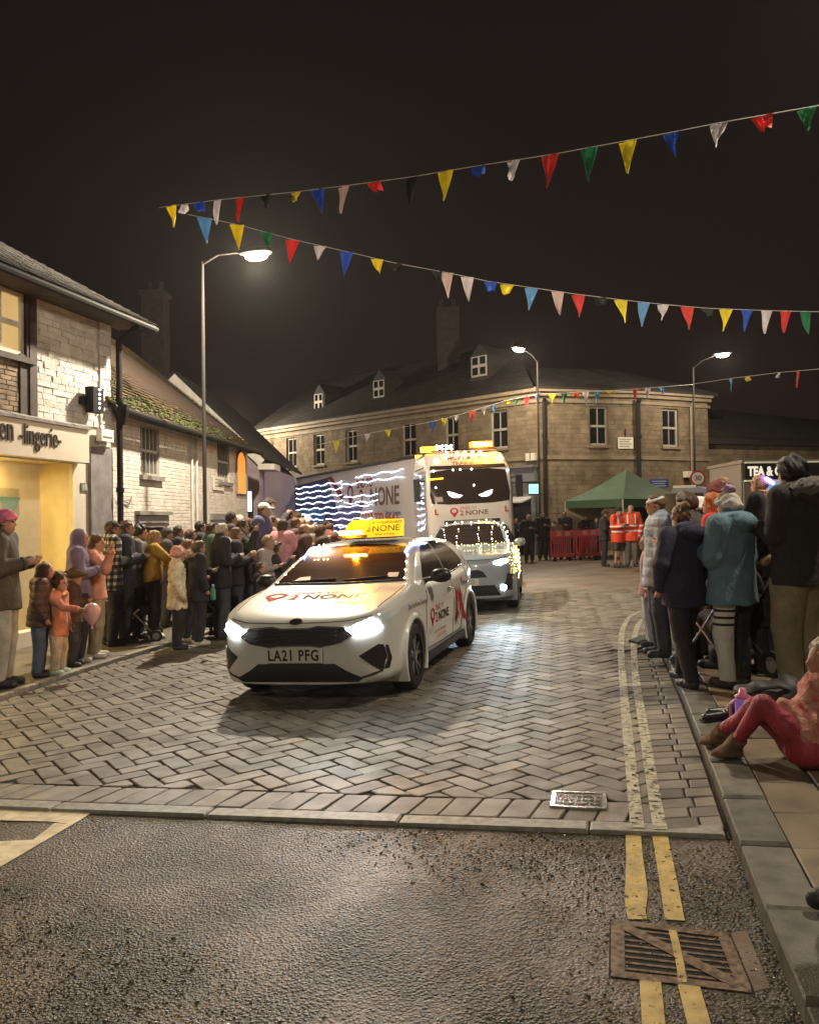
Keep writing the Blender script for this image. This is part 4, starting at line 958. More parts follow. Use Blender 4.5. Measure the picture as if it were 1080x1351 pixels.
b = MB(); Lw.box(b, Lw.s_at(972), Lw.s_at(991), Lw.z_at(982, 619), Lw.z_at(982, 607), .02, .06); b.build('plate', M_trim, pn)
# ================================================================== VEHICLES
class Shell:
    """a smooth body whose side, plan and front outlines are given; x left, y backwards from the nose, z up"""
    def __init__(s, prof, plan, cross, k1=.10, k2=.05, mods=None, lim=None):
        s.k1, s.k2, s.mods, s.lim = k1, k2, mods, lim
        s.prof, s.plan, s.cross = s.table(prof), s.table(plan), s.table(cross)
    @staticmethod
    def table(poly, h=.008):
        poly = np.asarray(poly, float); lo = poly.min(0) - .15; hi = poly.max(0) + .15
        xs = np.arange(lo[0], hi[0], h); ys = np.arange(lo[1], hi[1], h)
        T = poly_sdf(poly, xs[:, None], ys[None, :])
        def g(x, y):
            u = (x - lo[0]) / h; v = (y - lo[1]) / h
            uc = np.clip(u, 0, len(xs) - 1.001); vc = np.clip(v, 0, len(ys) - 1.001)
            i = uc.astype(int); j = vc.astype(int); a = uc - i; b = vc - j
            d = (T[i, j] * (1 - a) + T[i + 1, j] * a) * (1 - b) + (T[i, j + 1] * (1 - a) + T[i + 1, j + 1] * a) * b
            return d + h * np.hypot(u - uc, v - vc)
        return g
    def f(s, x, y, z):
        ax = np.abs(x)
        d = smax(smax(s.prof(y, z), s.plan(y, ax), s.k1), s.cross(ax, z), s.k2)
        return s.mods(d, ax, y, z) if s.mods else d
    def grad(s, p, e=.004):
        g = np.zeros_like(p)
        for i in range(3):
            q = p.copy(); q[:, i] += e; r = p.copy(); r[:, i] -= e; g[:, i] = s.f(*q.T) - s.f(*r.T)
        return g / np.maximum(np.linalg.norm(g, axis=1, keepdims=True), 1e-9)
    def mesh(s, h):
        (x0, x1), (y0, y1), (z0, z1) = s.lim
        xs, ys, zs = np.arange(x0, x1, h), np.arange(y0, y1, h), np.arange(z0, z1, h)
        D = s.f(xs[:, None, None], ys[None, :, None], zs[None, None, :])
        V, Q = surface_nets(D, np.array([x0, y0, z0]), h)
        g = s.grad(V, .006); d = s.f(*V.T); V = V - g * np.clip(d, -h, h)[:, None] * .9
        return V, Q
    def hit(s, P0, d, n=70):
        p = np.array(P0, float); d = np.array(d, float); d /= np.linalg.norm(d); ok = np.ones(len(p), bool); t = np.zeros(len(p))
        for i in range(n):
            v = s.f(*(p + d * t[:, None]).T); t += np.clip(v, -.05, .4) * .85
        q = p + d * t[:, None]; return q, np.abs(s.f(*q.T)) < .01
    def patch(s, name, outline, org, ax, ay, d, m, parent, off=.004, grid=.05, skirt=.012, smooth=True, res=.035):
        """panel of glass, plastic or film that follows the body"""
        o = np.asarray(outline, float); P_ = []
        for i in range(len(o)):
            a, b = o[i], o[(i + 1) % len(o)]; k = max(1, int(np.linalg.norm(b - a) / res))
            P_ += [a + (b - a) * j / k for j in range(k)]
        nb = len(P_); mn, mx = o.min(0), o.max(0)
        gx, gy = np.meshgrid(np.arange(mn[0] + grid / 2, mx[0], grid), np.arange(mn[1] + grid / 2, mx[1], grid)); gx, gy = gx.ravel(), gy.ravel()
        inside = poly_sdf(o, gx, gy) < -grid * .35 if len(gx) else np.zeros(0, bool)
        pts = [Vector(p) for p in P_] + [Vector((x, y)) for x, y in zip(gx[inside], gy[inside])]
        vs, es, fs, *_ = delaunay_2d_cdt(pts, [(i, (i + 1) % nb) for i in range(nb)], [], 1, 1e-6)
        uv = np.array([tuple(v) for v in vs]); A = np.array(ax, float); B = np.array(ay, float)
        q, ok = s.hit(np.array(org, float) + uv[:, :1] * A + uv[:, 1:] * B, d)
        g = s.grad(q); q = q + g * off
        fs = [list(f) for f in fs if all(ok[i] for i in f)]
        if np.dot(np.cross(A, B), np.array(d, float)) > 0: fs = [f[::-1] for f in fs]
        V = [tuple(p) for p in q]; F = fs[:]
        if skirt:
            cnt = {}
            for f in fs:
                for i in range(len(f)): cnt[(f[i], f[(i + 1) % len(f)])] = 1
            low = {}
            def lw(i):
                if i not in low: low[i] = len(V); V.append(tuple(q[i] - g[i] * (skirt + off)))
                return low[i]
            for (a, b) in list(cnt):
                if (b, a) not in cnt: F.append([b, a, lw(a), lw(b)])
        me = mesh_np(name, V, F, [m]); 
        if smooth:
            me.polygons.foreach_set('use_smooth', np.ones(len(me.polygons), bool))
            try: me.set_sharp_from_angle(angle=R_(50))
            except Exception: pass
        return link(name, me, parent)
    def line(s, name, pts, org, ax, ay, d, r, m, parent, n=6, off=0.0, closed=False, dens=.04):
        o = np.asarray(pts, float); q = []
        for i in range(len(o) if closed else len(o) - 1):
            a, b = o[i], o[(i + 1) % len(o)]; k = max(1, int(np.linalg.norm(b - a) / dens)); q += [a + (b - a) * j / k for j in range(k)]
        if not closed: q.append(o[-1])
        q = np.array(q); P_, ok = s.hit(np.array(org, float) + q[:, :1] * np.array(ax, float) + q[:, 1:] * np.array(ay, float), d)
        P_ = P_ + s.grad(P_) * off
        b = MB(); b.tube([tuple(p) for p in P_[ok]], r, n, closed=closed); o_ = b.build(name, m, parent, world=False, smooth=True); return o_
    def decal(s, me, name, T, org, ax, ay, d, m, parent, off=.005):
        """flat lettering wrapped on the body; T: 2x3 affine in the plane"""
        n = len(me.vertices); co = np.zeros(n * 3); me.vertices.foreach_get('co', co); co = co.reshape(-1, 3)
        uv = co[:, :2] @ np.array(T)[:, :2].T + np.array(T)[:, 2]
        q, ok = s.hit(np.array(org, float) + uv[:, :1] * np.array(ax, float) + uv[:, 1:] * np.array(ay, float), d)
        q = q + s.grad(q) * (off + co[:, 2:3])
        me.vertices.foreach_set('co', q.astype(np.float32).ravel()); me.materials.clear(); me.materials.append(m); me.update()
        if np.dot(np.cross(np.array(ax, float), np.array(ay, float)), np.array(d, float)) > 0: me.flip_normals()
        return link(name, me, parent)

M_paint = mat('white_car_paint', (0.66, 0.645, 0.61), rough=.32, coat=1.0, spec=.5)
M_paint2 = mat('silver_car_paint', (0.34, 0.385, 0.43), rough=.3, coat=1.0, metal=.15)
M_cabp = mat('white_cab_paint', (0.60, 0.54, 0.49), rough=.35, coat=.7)
M_cg = mat('dark_car_glass', (0.034, 0.024, 0.021), rough=.10, spec=.7, coat=.5)
M_plast = mat('black_plastic', (0.022, 0.018, 0.020), rough=.42)
M_mesh = mat('grille_mesh', (0.016, 0.013, 0.015), rough=.38, bump=.9, bscale=110, bdist=.01)
M_chrome = mat('chrome', (0.75, 0.74, 0.72), rough=.12, metal=1.0)
M_tyre = mat('tyre_rubber', (0.018, 0.016, 0.017), rough=.72)
M_alloy = mat('alloy', (0.40, 0.39, 0.40), rough=.28, metal=.9)
M_disc = mat('brake_disc', (0.10, 0.09, 0.085), rough=.4, metal=.8)
M_seam = mat('panel_gap', (0.03, 0.027, 0.025), rough=.8)
M_redd = mat('red_film', (0.42, 0.035, 0.04), rough=.7, spec=.1)
M_dred = mat('dark_red_film', (0.24, 0.03, 0.03), rough=.7, spec=.1)
M_org = mat('orange_film', (0.58, 0.12, 0.04), rough=.7, spec=.1)
M_dk = mat('dark_film', (0.03, 0.02, 0.024), rough=.7, spec=.1)
M_head = mat('headlight_lens', (0.55, 0.60, 0.62), rough=.08, spec=.7)
M_plate2 = mat('number_plate', (0.66, 0.62, 0.54), rough=.4)
FX, FZ, FD = (1, 0, 0), (0, 0, 1), (0, 1, 0)                # front view plane and direction
SY, SZ, SD = (0, 1, 0), (0, 0, 1), (-1, 0, 0)               # left side view
def wheel(parent, x, y, r, wd, side, spokes=5):
    t = MB(); M = Matrix.Rotation(R_(90), 3, 'Y')
    t.lathe([(r * .66, -wd / 2), (r * .9, -wd / 2), (r * .975, -wd * .42), (r, -wd * .25), (r, wd * .25), (r * .975, wd * .42), (r * .9, wd / 2), (r * .66, wd / 2)], (x, y, r), 40, M, cap=False)
    w = t.build('wheel', M_tyre, parent, world=False); sharp(w, 30)
    xo = x + side * wd * .36
    q = MB(); q.lathe([(r * .69, -.02), (r * .69, .02)], (x, y, r), 36, M); q.build('barrel', M_plast, w, world=False)
    q = MB(); pr = [(r * .70, -.012), (r * .70, .016), (r * .655, .016), (r * .655, -.012)]
    v = []; n = 40
    for (rr, zz) in pr:
        for k in range(n): v.append((xo + side * zz, y + rr * cos(2 * pi * k / n), r + rr * sin(2 * pi * k / n)))
    q.raw(v, [(i * n + k, i * n + (k + 1) % n, ((i + 1) % 4) * n + (k + 1) % n, ((i + 1) % 4) * n + k) for i in range(4) for k in range(n)]); q.build('rim', M_alloy, w, world=False)
    for k in range(spokes):
        for e in (-1, 1):
            a = 2 * pi * k / spokes + .3; b_ = a + e * .26; q = MB()
            q.bar((xo - side * .005, y + .05 * cos(a), r + .05 * sin(a)), (xo, y + r * .67 * cos(b_), r + r * .67 * sin(b_)), .03, .022, up=(1, 0, 0)); q.build('spoke', M_alloy, w, world=False)
    q = MB(); q.lathe([(.045, -.01), (.055, 0), (.05, .02), (.0, .024)], (xo, y, r), 14, Matrix.Rotation(R_(90 * side), 3, 'Y')); q.build('hub', M_alloy, w, world=False)
    q = MB(); q.lathe([(r * .48, -.008), (r * .48, .008)], (x + side * .01, y, r), 24, M); q.build('brake_disc', M_disc, w, world=False)
    return w
def lamp(parent, loc, rot, energy, col, ang, blend=.5, size=.06, name='headlight_beam'):
    d = bpy.data.lights.new(name, 'SPOT'); d.energy = energy; d.color = col; d.spot_size = R_(ang); d.spot_blend = blend; d.shadow_soft_size = size
    o = bpy.data.objects.new(name, d); COL.objects.link(o); o.parent = parent; o.location = loc; o.rotation_euler = rot; return o
def pin_outline(n=18):
    o = [(0, -.62)] + [(.34 * cos(a), .02 + .34 * sin(a)) for a in np.linspace(-.45, pi + .45, n)]
    return o
def pin_mesh():
    o = pin_outline(); hole = [(.2 * cos(a), .04 + .2 * sin(a)) for a in np.linspace(0, 2 * pi, 14, endpoint=False)]
    pts = [Vector(p) for p in o] + [Vector(p) for p in hole]; n = len(o); m = len(hole)
    vs, es, fs, *_ = delaunay_2d_cdt(pts, [(i, (i + 1) % n) for i in range(n)], [list(range(n, n + m))], 0, 1e-6)
    keep = []
    vv = np.array([tuple(v) for v in vs])
    for f in fs:
        c = vv[list(f)].mean(0)
        if poly_sdf(o, c[0], c[1]) < 0 and np.hypot(c[0], c[1] - .04) > .19: keep.append(list(f))
    return mesh_np('pin', np.c_[vv, np.zeros(len(vv))], keep)
def logo(sh, parent, org, ax, ay, d, sc, sx=1.0, shear=0.0, small=True, mats=None):
    mr, md = mats or (M_redd, M_dk)
    def T(k, u, v): return [[sc * k * sx, sc * k * shear, sc * u * sx], [0, sc * k, sc * v]]
    a = (org, ax, ay, d)
    sh.decal(pin_mesh(), 'pin_logo', T(1, -1.45, .1), *a, mr, parent)
    sh.decal(text_mesh('2ND', .42, 0), 'lettering', T(1, -.55, .38), *a, mr, parent)
    sh.decal(text_mesh('TO', .3, 0), 'lettering', T(1, .22, .38), *a, md, parent)
    sh.decal(text_mesh('2', .72, 0, bold=.01), 'lettering', T(1, -.84, -.12), *a, mr, parent)
    sh.decal(text_mesh('NONE', .66, 0, bold=.012), 'lettering', T(1, .42, -.12), *a, md, parent)

# ---------------------------------------------------------------- white hatchback
prof = spline([(.20, .19), (.07, .235), (.015, .34), (.0, .5), (.012, .63), (.05, .725), (.13, .79), (.34, .858), (.7, .93), (1.05, .985), (1.19, 1.012), (1.32, 1.07), (1.6, 1.21), (1.86, 1.325), (2.08, 1.395), (2.32, 1.435), (2.62, 1.447), (3.0, 1.432), (3.4, 1.392), (3.7, 1.342), (3.83, 1.30), (3.98, 1.15), (4.11, 1.0), (4.2, .93), (4.28, .80), (4.31, .6), (4.28, .4), (4.2, .27), (4.0, .2), (2.1, .17)], 4)
plan = spline([(0, 0), (.0, .26), (.03, .47), (.095, .645), (.21, .765), (.42, .84), (.9, .888), (1.6, .896), (2.6, .90), (3.4, .886), (3.85, .85), (4.1, .79), (4.22, .70), (4.29, .5), (4.31, 0), (4.0, -1), (.3, -1)], 4)
cross = [(-1, .17), (.80, .17), (.845, .24), (.878, .36), (.896, .52), (.903, .68), (.896, .80), (.872, .89), (.838, .945), (.80, 1.0), (.738, 1.14), (.664, 1.28), (.60, 1.37), (.52, 1.418), (.3, 1.448), (-1, 1.46)]
WF, WR, WZ, WRAD = .89, 3.54, .318, .318
def kia_mods(d, ax, y, z):
    for wy in (WF, WR):
        r = np.sqrt((y - wy) ** 2 + (z - WZ) ** 2)
        d = smin(d, np.maximum(np.maximum(r - .395, ax - .905), .3 - ax), .035)
    # scooped lower doors and a line along the shoulder
    d = smax(d, -(np.sqrt((ax - 1.0) ** 2 + (z - .40) ** 2 + np.maximum(np.abs(y - 2.22) - .75, 0) ** 2) - .125), .05)
    # recesses: bumper mouth and bonnet edge
    d = smax(d, -(np.sqrt((np.maximum(np.abs(z - .47) - .02, 0)) ** 2 + (y + .045) ** 2 + np.maximum(ax - .42, 0) ** 2) - .075), .04)
    for wy in (WF, WR):
        r = np.sqrt((y - wy) ** 2 + (z - WZ) ** 2)
        d = np.maximum(d, -np.maximum(r - .352, .60 - ax))
    return d
kia = Shell(prof, plan, cross, .11, .05, kia_mods, ((-.98, .98), (-.06, 4.37), (.13, 1.5)))
KX, KY, KA = -1.03, 7.33, .272
car = thing('parade_car', 'white hatchback with an amber lit roof sign and red logos leading the parade', 'car', (KX, KY, gz(KX, .002)), -KA, -math.atan(SLOPE))
V, Q = kia.mesh(.017); me = mesh_np('body', V, Q, [M_paint], True); body = link('body', me, car)
F0 = (0, -.5, 0); S0_ = (1.5, 0, 0)
kia.patch('windscreen', [(-.70, 1.035), (-.3, 1.022), (.3, 1.022), (.70, 1.035), (.665, 1.13), (.60, 1.26), (.545, 1.345), (.3, 1.378), (0, 1.388), (-.3, 1.378), (-.545, 1.345), (-.60, 1.26), (-.665, 1.13)], F0, FX, FZ, FD, M_cg, car)
kia.patch('front_window', [(1.60, 1.015), (1.9, 1.205), (2.12, 1.315), (2.35, 1.362), (2.60, 1.375), (2.60, .985)], S0_, SY, SZ, SD, M_cg, car)
kia.patch('rear_window', [(2.68, .988), (2.68, 1.376), (3.05, 1.36), (3.36, 1.312), (3.58, 1.20), (3.70, 1.08), (3.62, 1.045), (3.2, 1.008)], S0_, SY, SZ, SD, M_cg, car)
kia.patch('door_pillar', [(2.60, .985), (2.60, 1.377), (2.68, 1.377), (2.68, .987)], S0_, SY, SZ, SD, M_plast, car, off=.002)
kia.line('window_trim', [(1.55, 1.0), (2.6, .972), (3.2, .995), (3.66, 1.04)], S0_, SY, SZ, SD, .009, M_chrome, car)
for sgn in (-1, 1):   # windows on the far side
    if sgn < 0:
        for o in ([(1.60, 1.015), (1.9, 1.205), (2.12, 1.315), (2.35, 1.362), (2.60, 1.375), (2.60, .985)], [(2.68, .988), (2.68, 1.376), (3.05, 1.36), (3.36, 1.312), (3.58, 1.20), (3.70, 1.08), (3.2, 1.008)]):
            kia.patch('side_window', o, (-1.5, 0, 0), SY, SZ, (1, 0, 0), M_cg, car)
kia.patch('rear_screen', [(-.60, 1.05), (.60, 1.05), (.5, 1.27), (-.5, 1.27)], (0, 5, 0), FX, FZ, (0, -1, 0), M_cg, car)
# nose
gr_o = [(-.45, .708), (-.22, .722), (-.13, .705), (.13, .705), (.22, .722), (.45, .708), (.525, .665), (.535, .64), (.44, .578), (.24, .545), (.15, .560), (-.15, .560), (-.24, .545), (-.44, .578), (-.535, .64), (-.525, .665)]
g_ = kia.patch('grille', gr_o, F0, FX, FZ, FD, M_mesh, car, off=.004, grid=.04)
kia.line('grille_surround', gr_o, F0, FX, FZ, FD, .0075, M_chrome, car, closed=True, off=.004)
for k in range(3): kia.line('grille_bar', [(-.40, .60 + k * .04), (.40, .60 + k * .04)], F0, FX, FZ, FD, .005, M_plast, g_, off=.006)
lo_ = [(-.37, .395), (.37, .395), (.47, .33), (.60, .265), (.56, .235), (-.56, .235), (-.60, .265), (-.47, .33)]
kia.patch('lower_intake', lo_, F0, FX, FZ, FD, M_mesh, car, off=.004, grid=.04)
kia.line('lower_trim', [(-.76, .31), (-.60, .262), (-.56, .232), (.56, .232), (.60, .262), (.76, .31)], F0, FX, FZ, FD, .010, M_plast, car, off=.002)
for sg_ in (-1, 1):
    vent = [(sg_ * a, b) for a, b in ((.585, .455), (.74, .545), (.80, .52), (.815, .40), (.80, .315), (.74, .315))]
    kia.patch('bumper_vent', vent if sg_ > 0 else vent[::-1], F0, FX, FZ, FD, M_plast, car, off=.004, grid=.04)
    kia.line('vent_blade', [(sg_ * .775, .535), (sg_ * .79, .42), (sg_ * .765, .325)], F0, FX, FZ, FD, .008, M_alloy, car, off=.006)
    hl = [(.475, .700), (.55, .640), (.66, .648), (.77, .690), (.82, .745), (.85, .80), (.852, .84), (.79, .822), (.70, .79), (.58, .745)]
    hl = [(sg_ * a, b) for a, b in hl]; hl = hl if sg_ > 0 else hl[::-1]
    h = kia.patch('headlight', hl, F0, FX, FZ, FD, M_head, car, off=.005, grid=.04)
    em = [(.52, .692), (.565, .655), (.66, .663), (.735, .70), (.745, .745), (.70, .765), (.60, .735)]
    em = [(sg_ * a, b) for a, b in em]; em = em if sg_ > 0 else em[::-1]
    kia.patch('lamp_lens', em, F0, FX, FZ, FD, glow('headlamp_glow', (.86, .96, 1.0), 70), h, off=.012, grid=.03, skirt=.004)
    kia.line('daylight_strip', [(sg_ * a, b) for a, b in ((.485, .697), (.555, .649), (.66, .656), (.765, .697))], F0, FX, FZ, FD, .007, glow('headlamp_glow'  , (.86, .96, 1), 30), h, off=.010)
    lamp(car, (sg_ * .66, -.02, .70), (R_(85), 0, R_(180)), 110, (.80, .92, 1.0), 58, 1.0)
    # side seams, far and near
    O_ = (sg_ * 1.5, 0, 0); D_ = (-sg_, 0, 0)
    for nm, pts in (('door_seam', [(1.50, .96), (1.36, .72), (1.33, .45), (1.42, .30)]), ('door_seam', [(2.64, .97), (2.62, .6), (2.60, .29)]), ('door_seam', [(3.63, 1.0), (3.52, .82), (3.22, .62), (3.06, .42), (3.02, .29)]), ('door_seam', [(1.42, .298), (2.2, .285), (3.02, .288)])):
        kia.line(nm, pts, O_, SY, SZ, D_, .0045, M_seam, car, 5)
    for ty in (2.42, 3.30):
        p, ok = kia.hit(np.array([[sg_ * 1.5, ty, .83]]), D_); b = MB(); b.tube([(p[0][0], ty - .1, .83), (p[0][0] + sg_ * .035, ty - .06, .83), (p[0][0] + sg_ * .035, ty + .06, .832), (p[0][0], ty + .1, .83)], .013, 8); b.build('door_handle', M_chrome, car, world=False, smooth=True)
    b = MB(); b.raw([], []); b.hexa([(sg_ * x, y, z) for z, e in ((.185, 0), (.255, .02)) for x, y in ((.80, 1.30), (.80, 3.15), (.885 + e * .3, 3.15), (.885 + e * .3, 1.30))]); b.build('side_skirt', M_plast, car, world=False)
    # mirror: dark shell, glass behind, foot
    t = MB(); M = Matrix.Diagonal((.115, .085, .075)).to_3x3(); n = 14
    pr = [(sin(a) ** .8 if 0 < a < pi else 0.0, -cos(a)) for a in np.linspace(0, pi, 9)]
    t.lathe(pr, (sg_ * 1.0, 1.60, 1.035), 18, M); mi = t.build('mirror', M_plast, car, world=False, smooth=True)
    t = MB(); t.bar((sg_ * .80, 1.66, .985), (sg_ * .93, 1.62, 1.0), .08, .04); t.build('mirror_foot', M_plast, mi, world=False)
    t = MB(); t.box((sg_ * 1.0, 1.672, 1.035), (.17, .006, .11)); t.build('mirror_glass', M_chrome, mi, world=False)
    for wy in (WF, WR): wheel(car, sg_ * .785, wy, WRAD, .215, sg_)
kia.line('bonnet_seam', [(-.70, .80), (-.5, .765), (-.25, .755), (.25, .755), (.5, .765), (.70, .80)], F0, FX, FZ, FD, .0045, M_seam, car)
for sg_ in (-1, 1): kia.line('bonnet_seam', [(sg_ * .70, .33), (sg_ * .745, .7), (sg_ * .755, 1.1)], (0, 0, 1.6), FX, (0, 1, 0), (0, 0, -1), .0045, M_seam, car)
kia.line('bonnet_crease', [(-.42, .30), (-.50, .75), (-.56, 1.12)], (0, 0, 1.6), FX, (0, 1, 0), (0, 0, -1), .004, M_paint, car); kia.line('bonnet_crease', [(.42, .30), (.50, .75), (.56, 1.12)], (0, 0, 1.6), FX, (0, 1, 0), (0, 0, -1), .004, M_paint, car)
el = [(.062 * cos(a), .752 + .024 * sin(a) + .012) for a in np.linspace(0, 2 * pi, 20, endpoint=False)]
kia.patch('badge', el, F0, FX, FZ, FD, M_disc, car, off=.008, grid=.03)
# plate
b = MB(); b.box((0, -.012, .475), (.54, .012, .125)); npl = b.build('number_plate', M_plate2, car, world=False)
text('LA21 PFG', .135, (0, -.0185, .475), (1, 0, 0), (0, 0, 1), M_black, npl, .003, sx=.80, world=False, space=1.12, bold=.0035)
# wipers, cowl, sticker, and reflections painted onto the screen
kia.line('cowl', [(-.72, 1.025), (0, 1.012), (.72, 1.025)], F0, FX, FZ, FD, .016, M_plast, car)
kia.line('wiper', [(-.55, 1.035), (-.05, 1.05)], F0, FX, FZ, FD, .008, M_plast, car, off=.012); kia.line('wiper', [(.05, 1.035), (.52, 1.06)], F0, FX, FZ, FD, .008, M_plast, car, off=.012)
kia.patch('windscreen_sticker', [(.50, 1.055), (.62, 1.055), (.615, 1.095), (.50, 1.095)], F0, FX, FZ, FD, mat('sticker', (.35, .28, .25), rough=.5), car, off=.006, skirt=0)
kia.patch('dash_reflection_paper', [(-.52, 1.045), (-.34, 1.045), (-.36, 1.085), (-.48, 1.078)], F0, FX, FZ, FD, mat('sticker'), car, off=.006, skirt=0)
for k in range(4): kia.patch('painted_glint', [(-.44 + k * .045 + (k > 1) * .02 + .011 * cos(a), 1.245 + .006 * sin(a)) for a in np.linspace(0, 2 * pi, 8, endpoint=False)], F0, FX, FZ, FD, glow('amber_dot', (1, .75, .3), 5), car, off=.006, skirt=0, res=.1, grid=.1)  # amber reflections in the glass, put in as glowing dots
# lettering on the bonnet and flank
HB = ((0, 0, 1.7), (1, 0, 0), (0, -1, 0), (0, 0, -1))
logo(kia, car, (0, .72, 1.7), (1, 0, 0), (0, 1, 0), (0, 0, -1), .30, 1.12)
kia.decal(text_mesh('find us on Google', .085, 0), 'lettering', [[1.25, 0, .16], [0, 1, -.24]], (0, .72, 1.7), (1, 0, 0), (0, 1, 0), (0, 0, -1), M_dred, car)
logo(kia, car, (1.5, 1.98, .60), SY, SZ, SD, .21, 1.25)
kia.decal(text_mesh('learn to drive with us', .062, 0), 'lettering', [[1.0, 0, 2.02], [0, 1, .425]], S0_, SY, SZ, SD, M_org, car)
kia.decal(text_mesh('01403 772 9642', .062, 0), 'lettering', [[1.0, 0, 2.04], [0, 1, .36]], S0_, SY, SZ, SD, M_org, car)
kia.decal(text_mesh('2nd to None Training', .075, 0), 'lettering', [[1.0, .15, 1.06], [0, 1, .80]], S0_, SY, SZ, SD, M_dk, car)
rr = random.Random(3)
for i in range(17):   # red feathered graphic over the rear door
    y0 = 2.66 + rr.uniform(0, .5); z0 = rr.uniform(.36, .86); a = rr.choice((1, -1)) * rr.uniform(.9, 1.35); L = rr.uniform(.18, .36); w0 = rr.uniform(.02, .05)
    dx, dz = cos(a) * L * .7, sin(a) * L; pts = []
    o = [(y0, z0), (y0 + dx * .3 - w0 * .5, z0 + dz * .4), (y0 + dx, z0 + dz), (y0 + dx * .5 + w0, z0 + dz * .45)]
    o = [(min(max(p, 2.62), 3.30), min(max(q_, .33), .90)) for p, q_ in o]
    if (o[1][0] - o[0][0]) * (o[2][1] - o[0][1]) - (o[1][1] - o[0][1]) * (o[2][0] - o[0][0]) < 0: o = o[::-1]
    try: kia.patch('red_graphic', o, S0_, SY, SZ, SD, M_redd if i % 3 else M_dred, car, off=.004 + .0004 * i, skirt=0, grid=.08, res=.06)
    except Exception: pass
# roof: lit box sign, amber beacon, strings of blue-white lights along the roof edges
rs = thing('roof_sign', 'glowing yellow box sign reading NONE on the roof of the white hatchback', 'roof sign', (0, 0, 0)); rs.parent = car
del rs['category']; del rs['label']
m_sg = glow('roof_sign_yellow', (1.0, .52, .02), 1.15)
b = MB(); b.prism([(-.22, 2.06, 1.46), (.45, 2.06, 1.46), (.45, 2.10, 1.655), (-.12, 2.10, 1.665), (-.20, 2.09, 1.60)], (0, .13, 0)); b.build('sign_box', m_sg, rs, world=False)
b = MB(); b.box((.12, 2.14, 1.452), (.6, .2, .014)); b.build('sign_base', M_plast, rs, world=False)
for s_, sz, u, v, m_ in (('2ND HORSHAM', .05, .26, 1.622, M_dk), ('2', .10, .07, 1.555, M_org), ('NONE', .10, .275, 1.555, M_dk), ('driver training', .035, .26, 1.492, M_dk)):
    y_ = 2.06 + (v - 1.46) / .195 * .04 - .003; text(s_, sz, (u, y_, v), (1, 0, 0), (0, .2, 1), m_, rs, .003, sx=1.15, world=False)
pm = pin_mesh(); M = Matrix(((.09, 0, 0, -.02), (0, 0, -.01, 2.068), (0, .09, 0, 1.57), (0, 0, 0, 1))); pm.transform(M); pm.materials.append(M_org); link('pin_logo', pm, rs)
bc_ = thing('amber_beacon', 'x', 'x', (0, 0, 0)); del bc_['label']; del bc_['category']; bc_.parent = car
m_am = glow('amber_flash', (1.0, .31, .008), 2.6)
b = MB(); b.box((-.10, 1.99, 1.525), (.29, .07, .055)); b.build('beacon_lens', m_am, bc_, world=False)
b = MB(); b.box((-.10, 1.951, 1.524), (.27, .006, .042)); b.build('beacon_led', glow('amber_core', (1, .66, .16), 60), bc_, world=False)
b = MB(); b.box((-.10, 1.99, 1.478), (.32, .10, .03)); b.build('beacon_base', M_plast, bc_, world=False)
ad = bpy.data.lights.new('beacon_light', 'POINT'); ad.energy = 120; ad.color = (1, .34, .012); ad.shadow_soft_size = .025; ao = bpy.data.objects.new('beacon_light', ad); COL.objects.link(ao); ao.parent = car; ao.location = (-.10, 1.925, 1.535)
m_bl = glow('blue_rope', (.16, .22, 1.0), 9); m_wr = glow('white_rope', (.80, .88, 1.0), 10)
kia.line('rope_light', [(-.575, 1.70), (-.60, 2.05), (-.615, 2.5)], (0, 0, 1.8), FX, (0, 1, 0), (0, 0, -1), .011, m_bl, car, off=.014)
kia.line('rope_light', [(.58, 1.75), (.605, 2.1), (.615, 2.5)], (0, 0, 1.8), FX, (0, 1, 0), (0, 0, -1), .011, m_bl, car, off=.014)
for sg_ in (1, -1):
    for k in range(16):
        y = 1.25 + k * .15; x = sg_ * (.70 - .13 * min(1, (y - 1.25) / .7) + (.05 if y > 3 else 0)); q, ok = kia.hit(np.array([[x, y, 1.8]]), (0, 0, -1)); b = MB()
        if ok[0]: b.lathe([(0, -.009), (.009, 0), (0, .009)], tuple(q[0] + np.array([0, 0, .012])), 6); b.build('fairy_light', glow('warm_fairy', (1, .86, .6), 14), car, world=False)

# ---------------------------------------------------------------- silver crossover with fairy lights
prof2 = spline([(.22, .22), (.06, .28), (.0, .48), (.0, .72), (.03, .86), (.12, .955), (.4, 1.01), (.8, 1.05), (1.0, 1.075), (1.12, 1.12), (1.4, 1.28), (1.68, 1.43), (1.9, 1.50), (2.2, 1.545), (2.6, 1.56), (3.1, 1.54), (3.5, 1.49), (3.75, 1.43), (3.95, 1.2), (4.08, 1.05), (4.16, .9), (4.18, .6), (4.12, .35), (3.9, .24), (2, .2)], 4)
plan2 = spline([(0, 0), (.0, .40), (.04, .60), (.12, .72), (.3, .81), (.6, .855), (1.5, .87), (2.6, .875), (3.5, .86), (3.95, .80), (4.14, .62), (4.18, 0), (4, -1), (.3, -1)], 4)
cross2 = [(-1, .2), (.80, .2), (.86, .32), (.882, .55), (.882, .8), (.86, .96), (.82, 1.03), (.72, 1.25), (.63, 1.43), (.55, 1.51), (.3, 1.555), (-1, 1.57)]
def suv_mods(d, ax, y, z):
    for wy in (.83, 3.39):
        r = np.sqrt((y - wy) ** 2 + (z - .345) ** 2); d = smin(d, np.maximum(np.maximum(r - .43, ax - .885), .3 - ax), .03)
    for wy in (.83, 3.39):
        r = np.sqrt((y - wy) ** 2 + (z - .345) ** 2); d = np.maximum(d, -np.maximum(r - .385, .58 - ax))
    return d
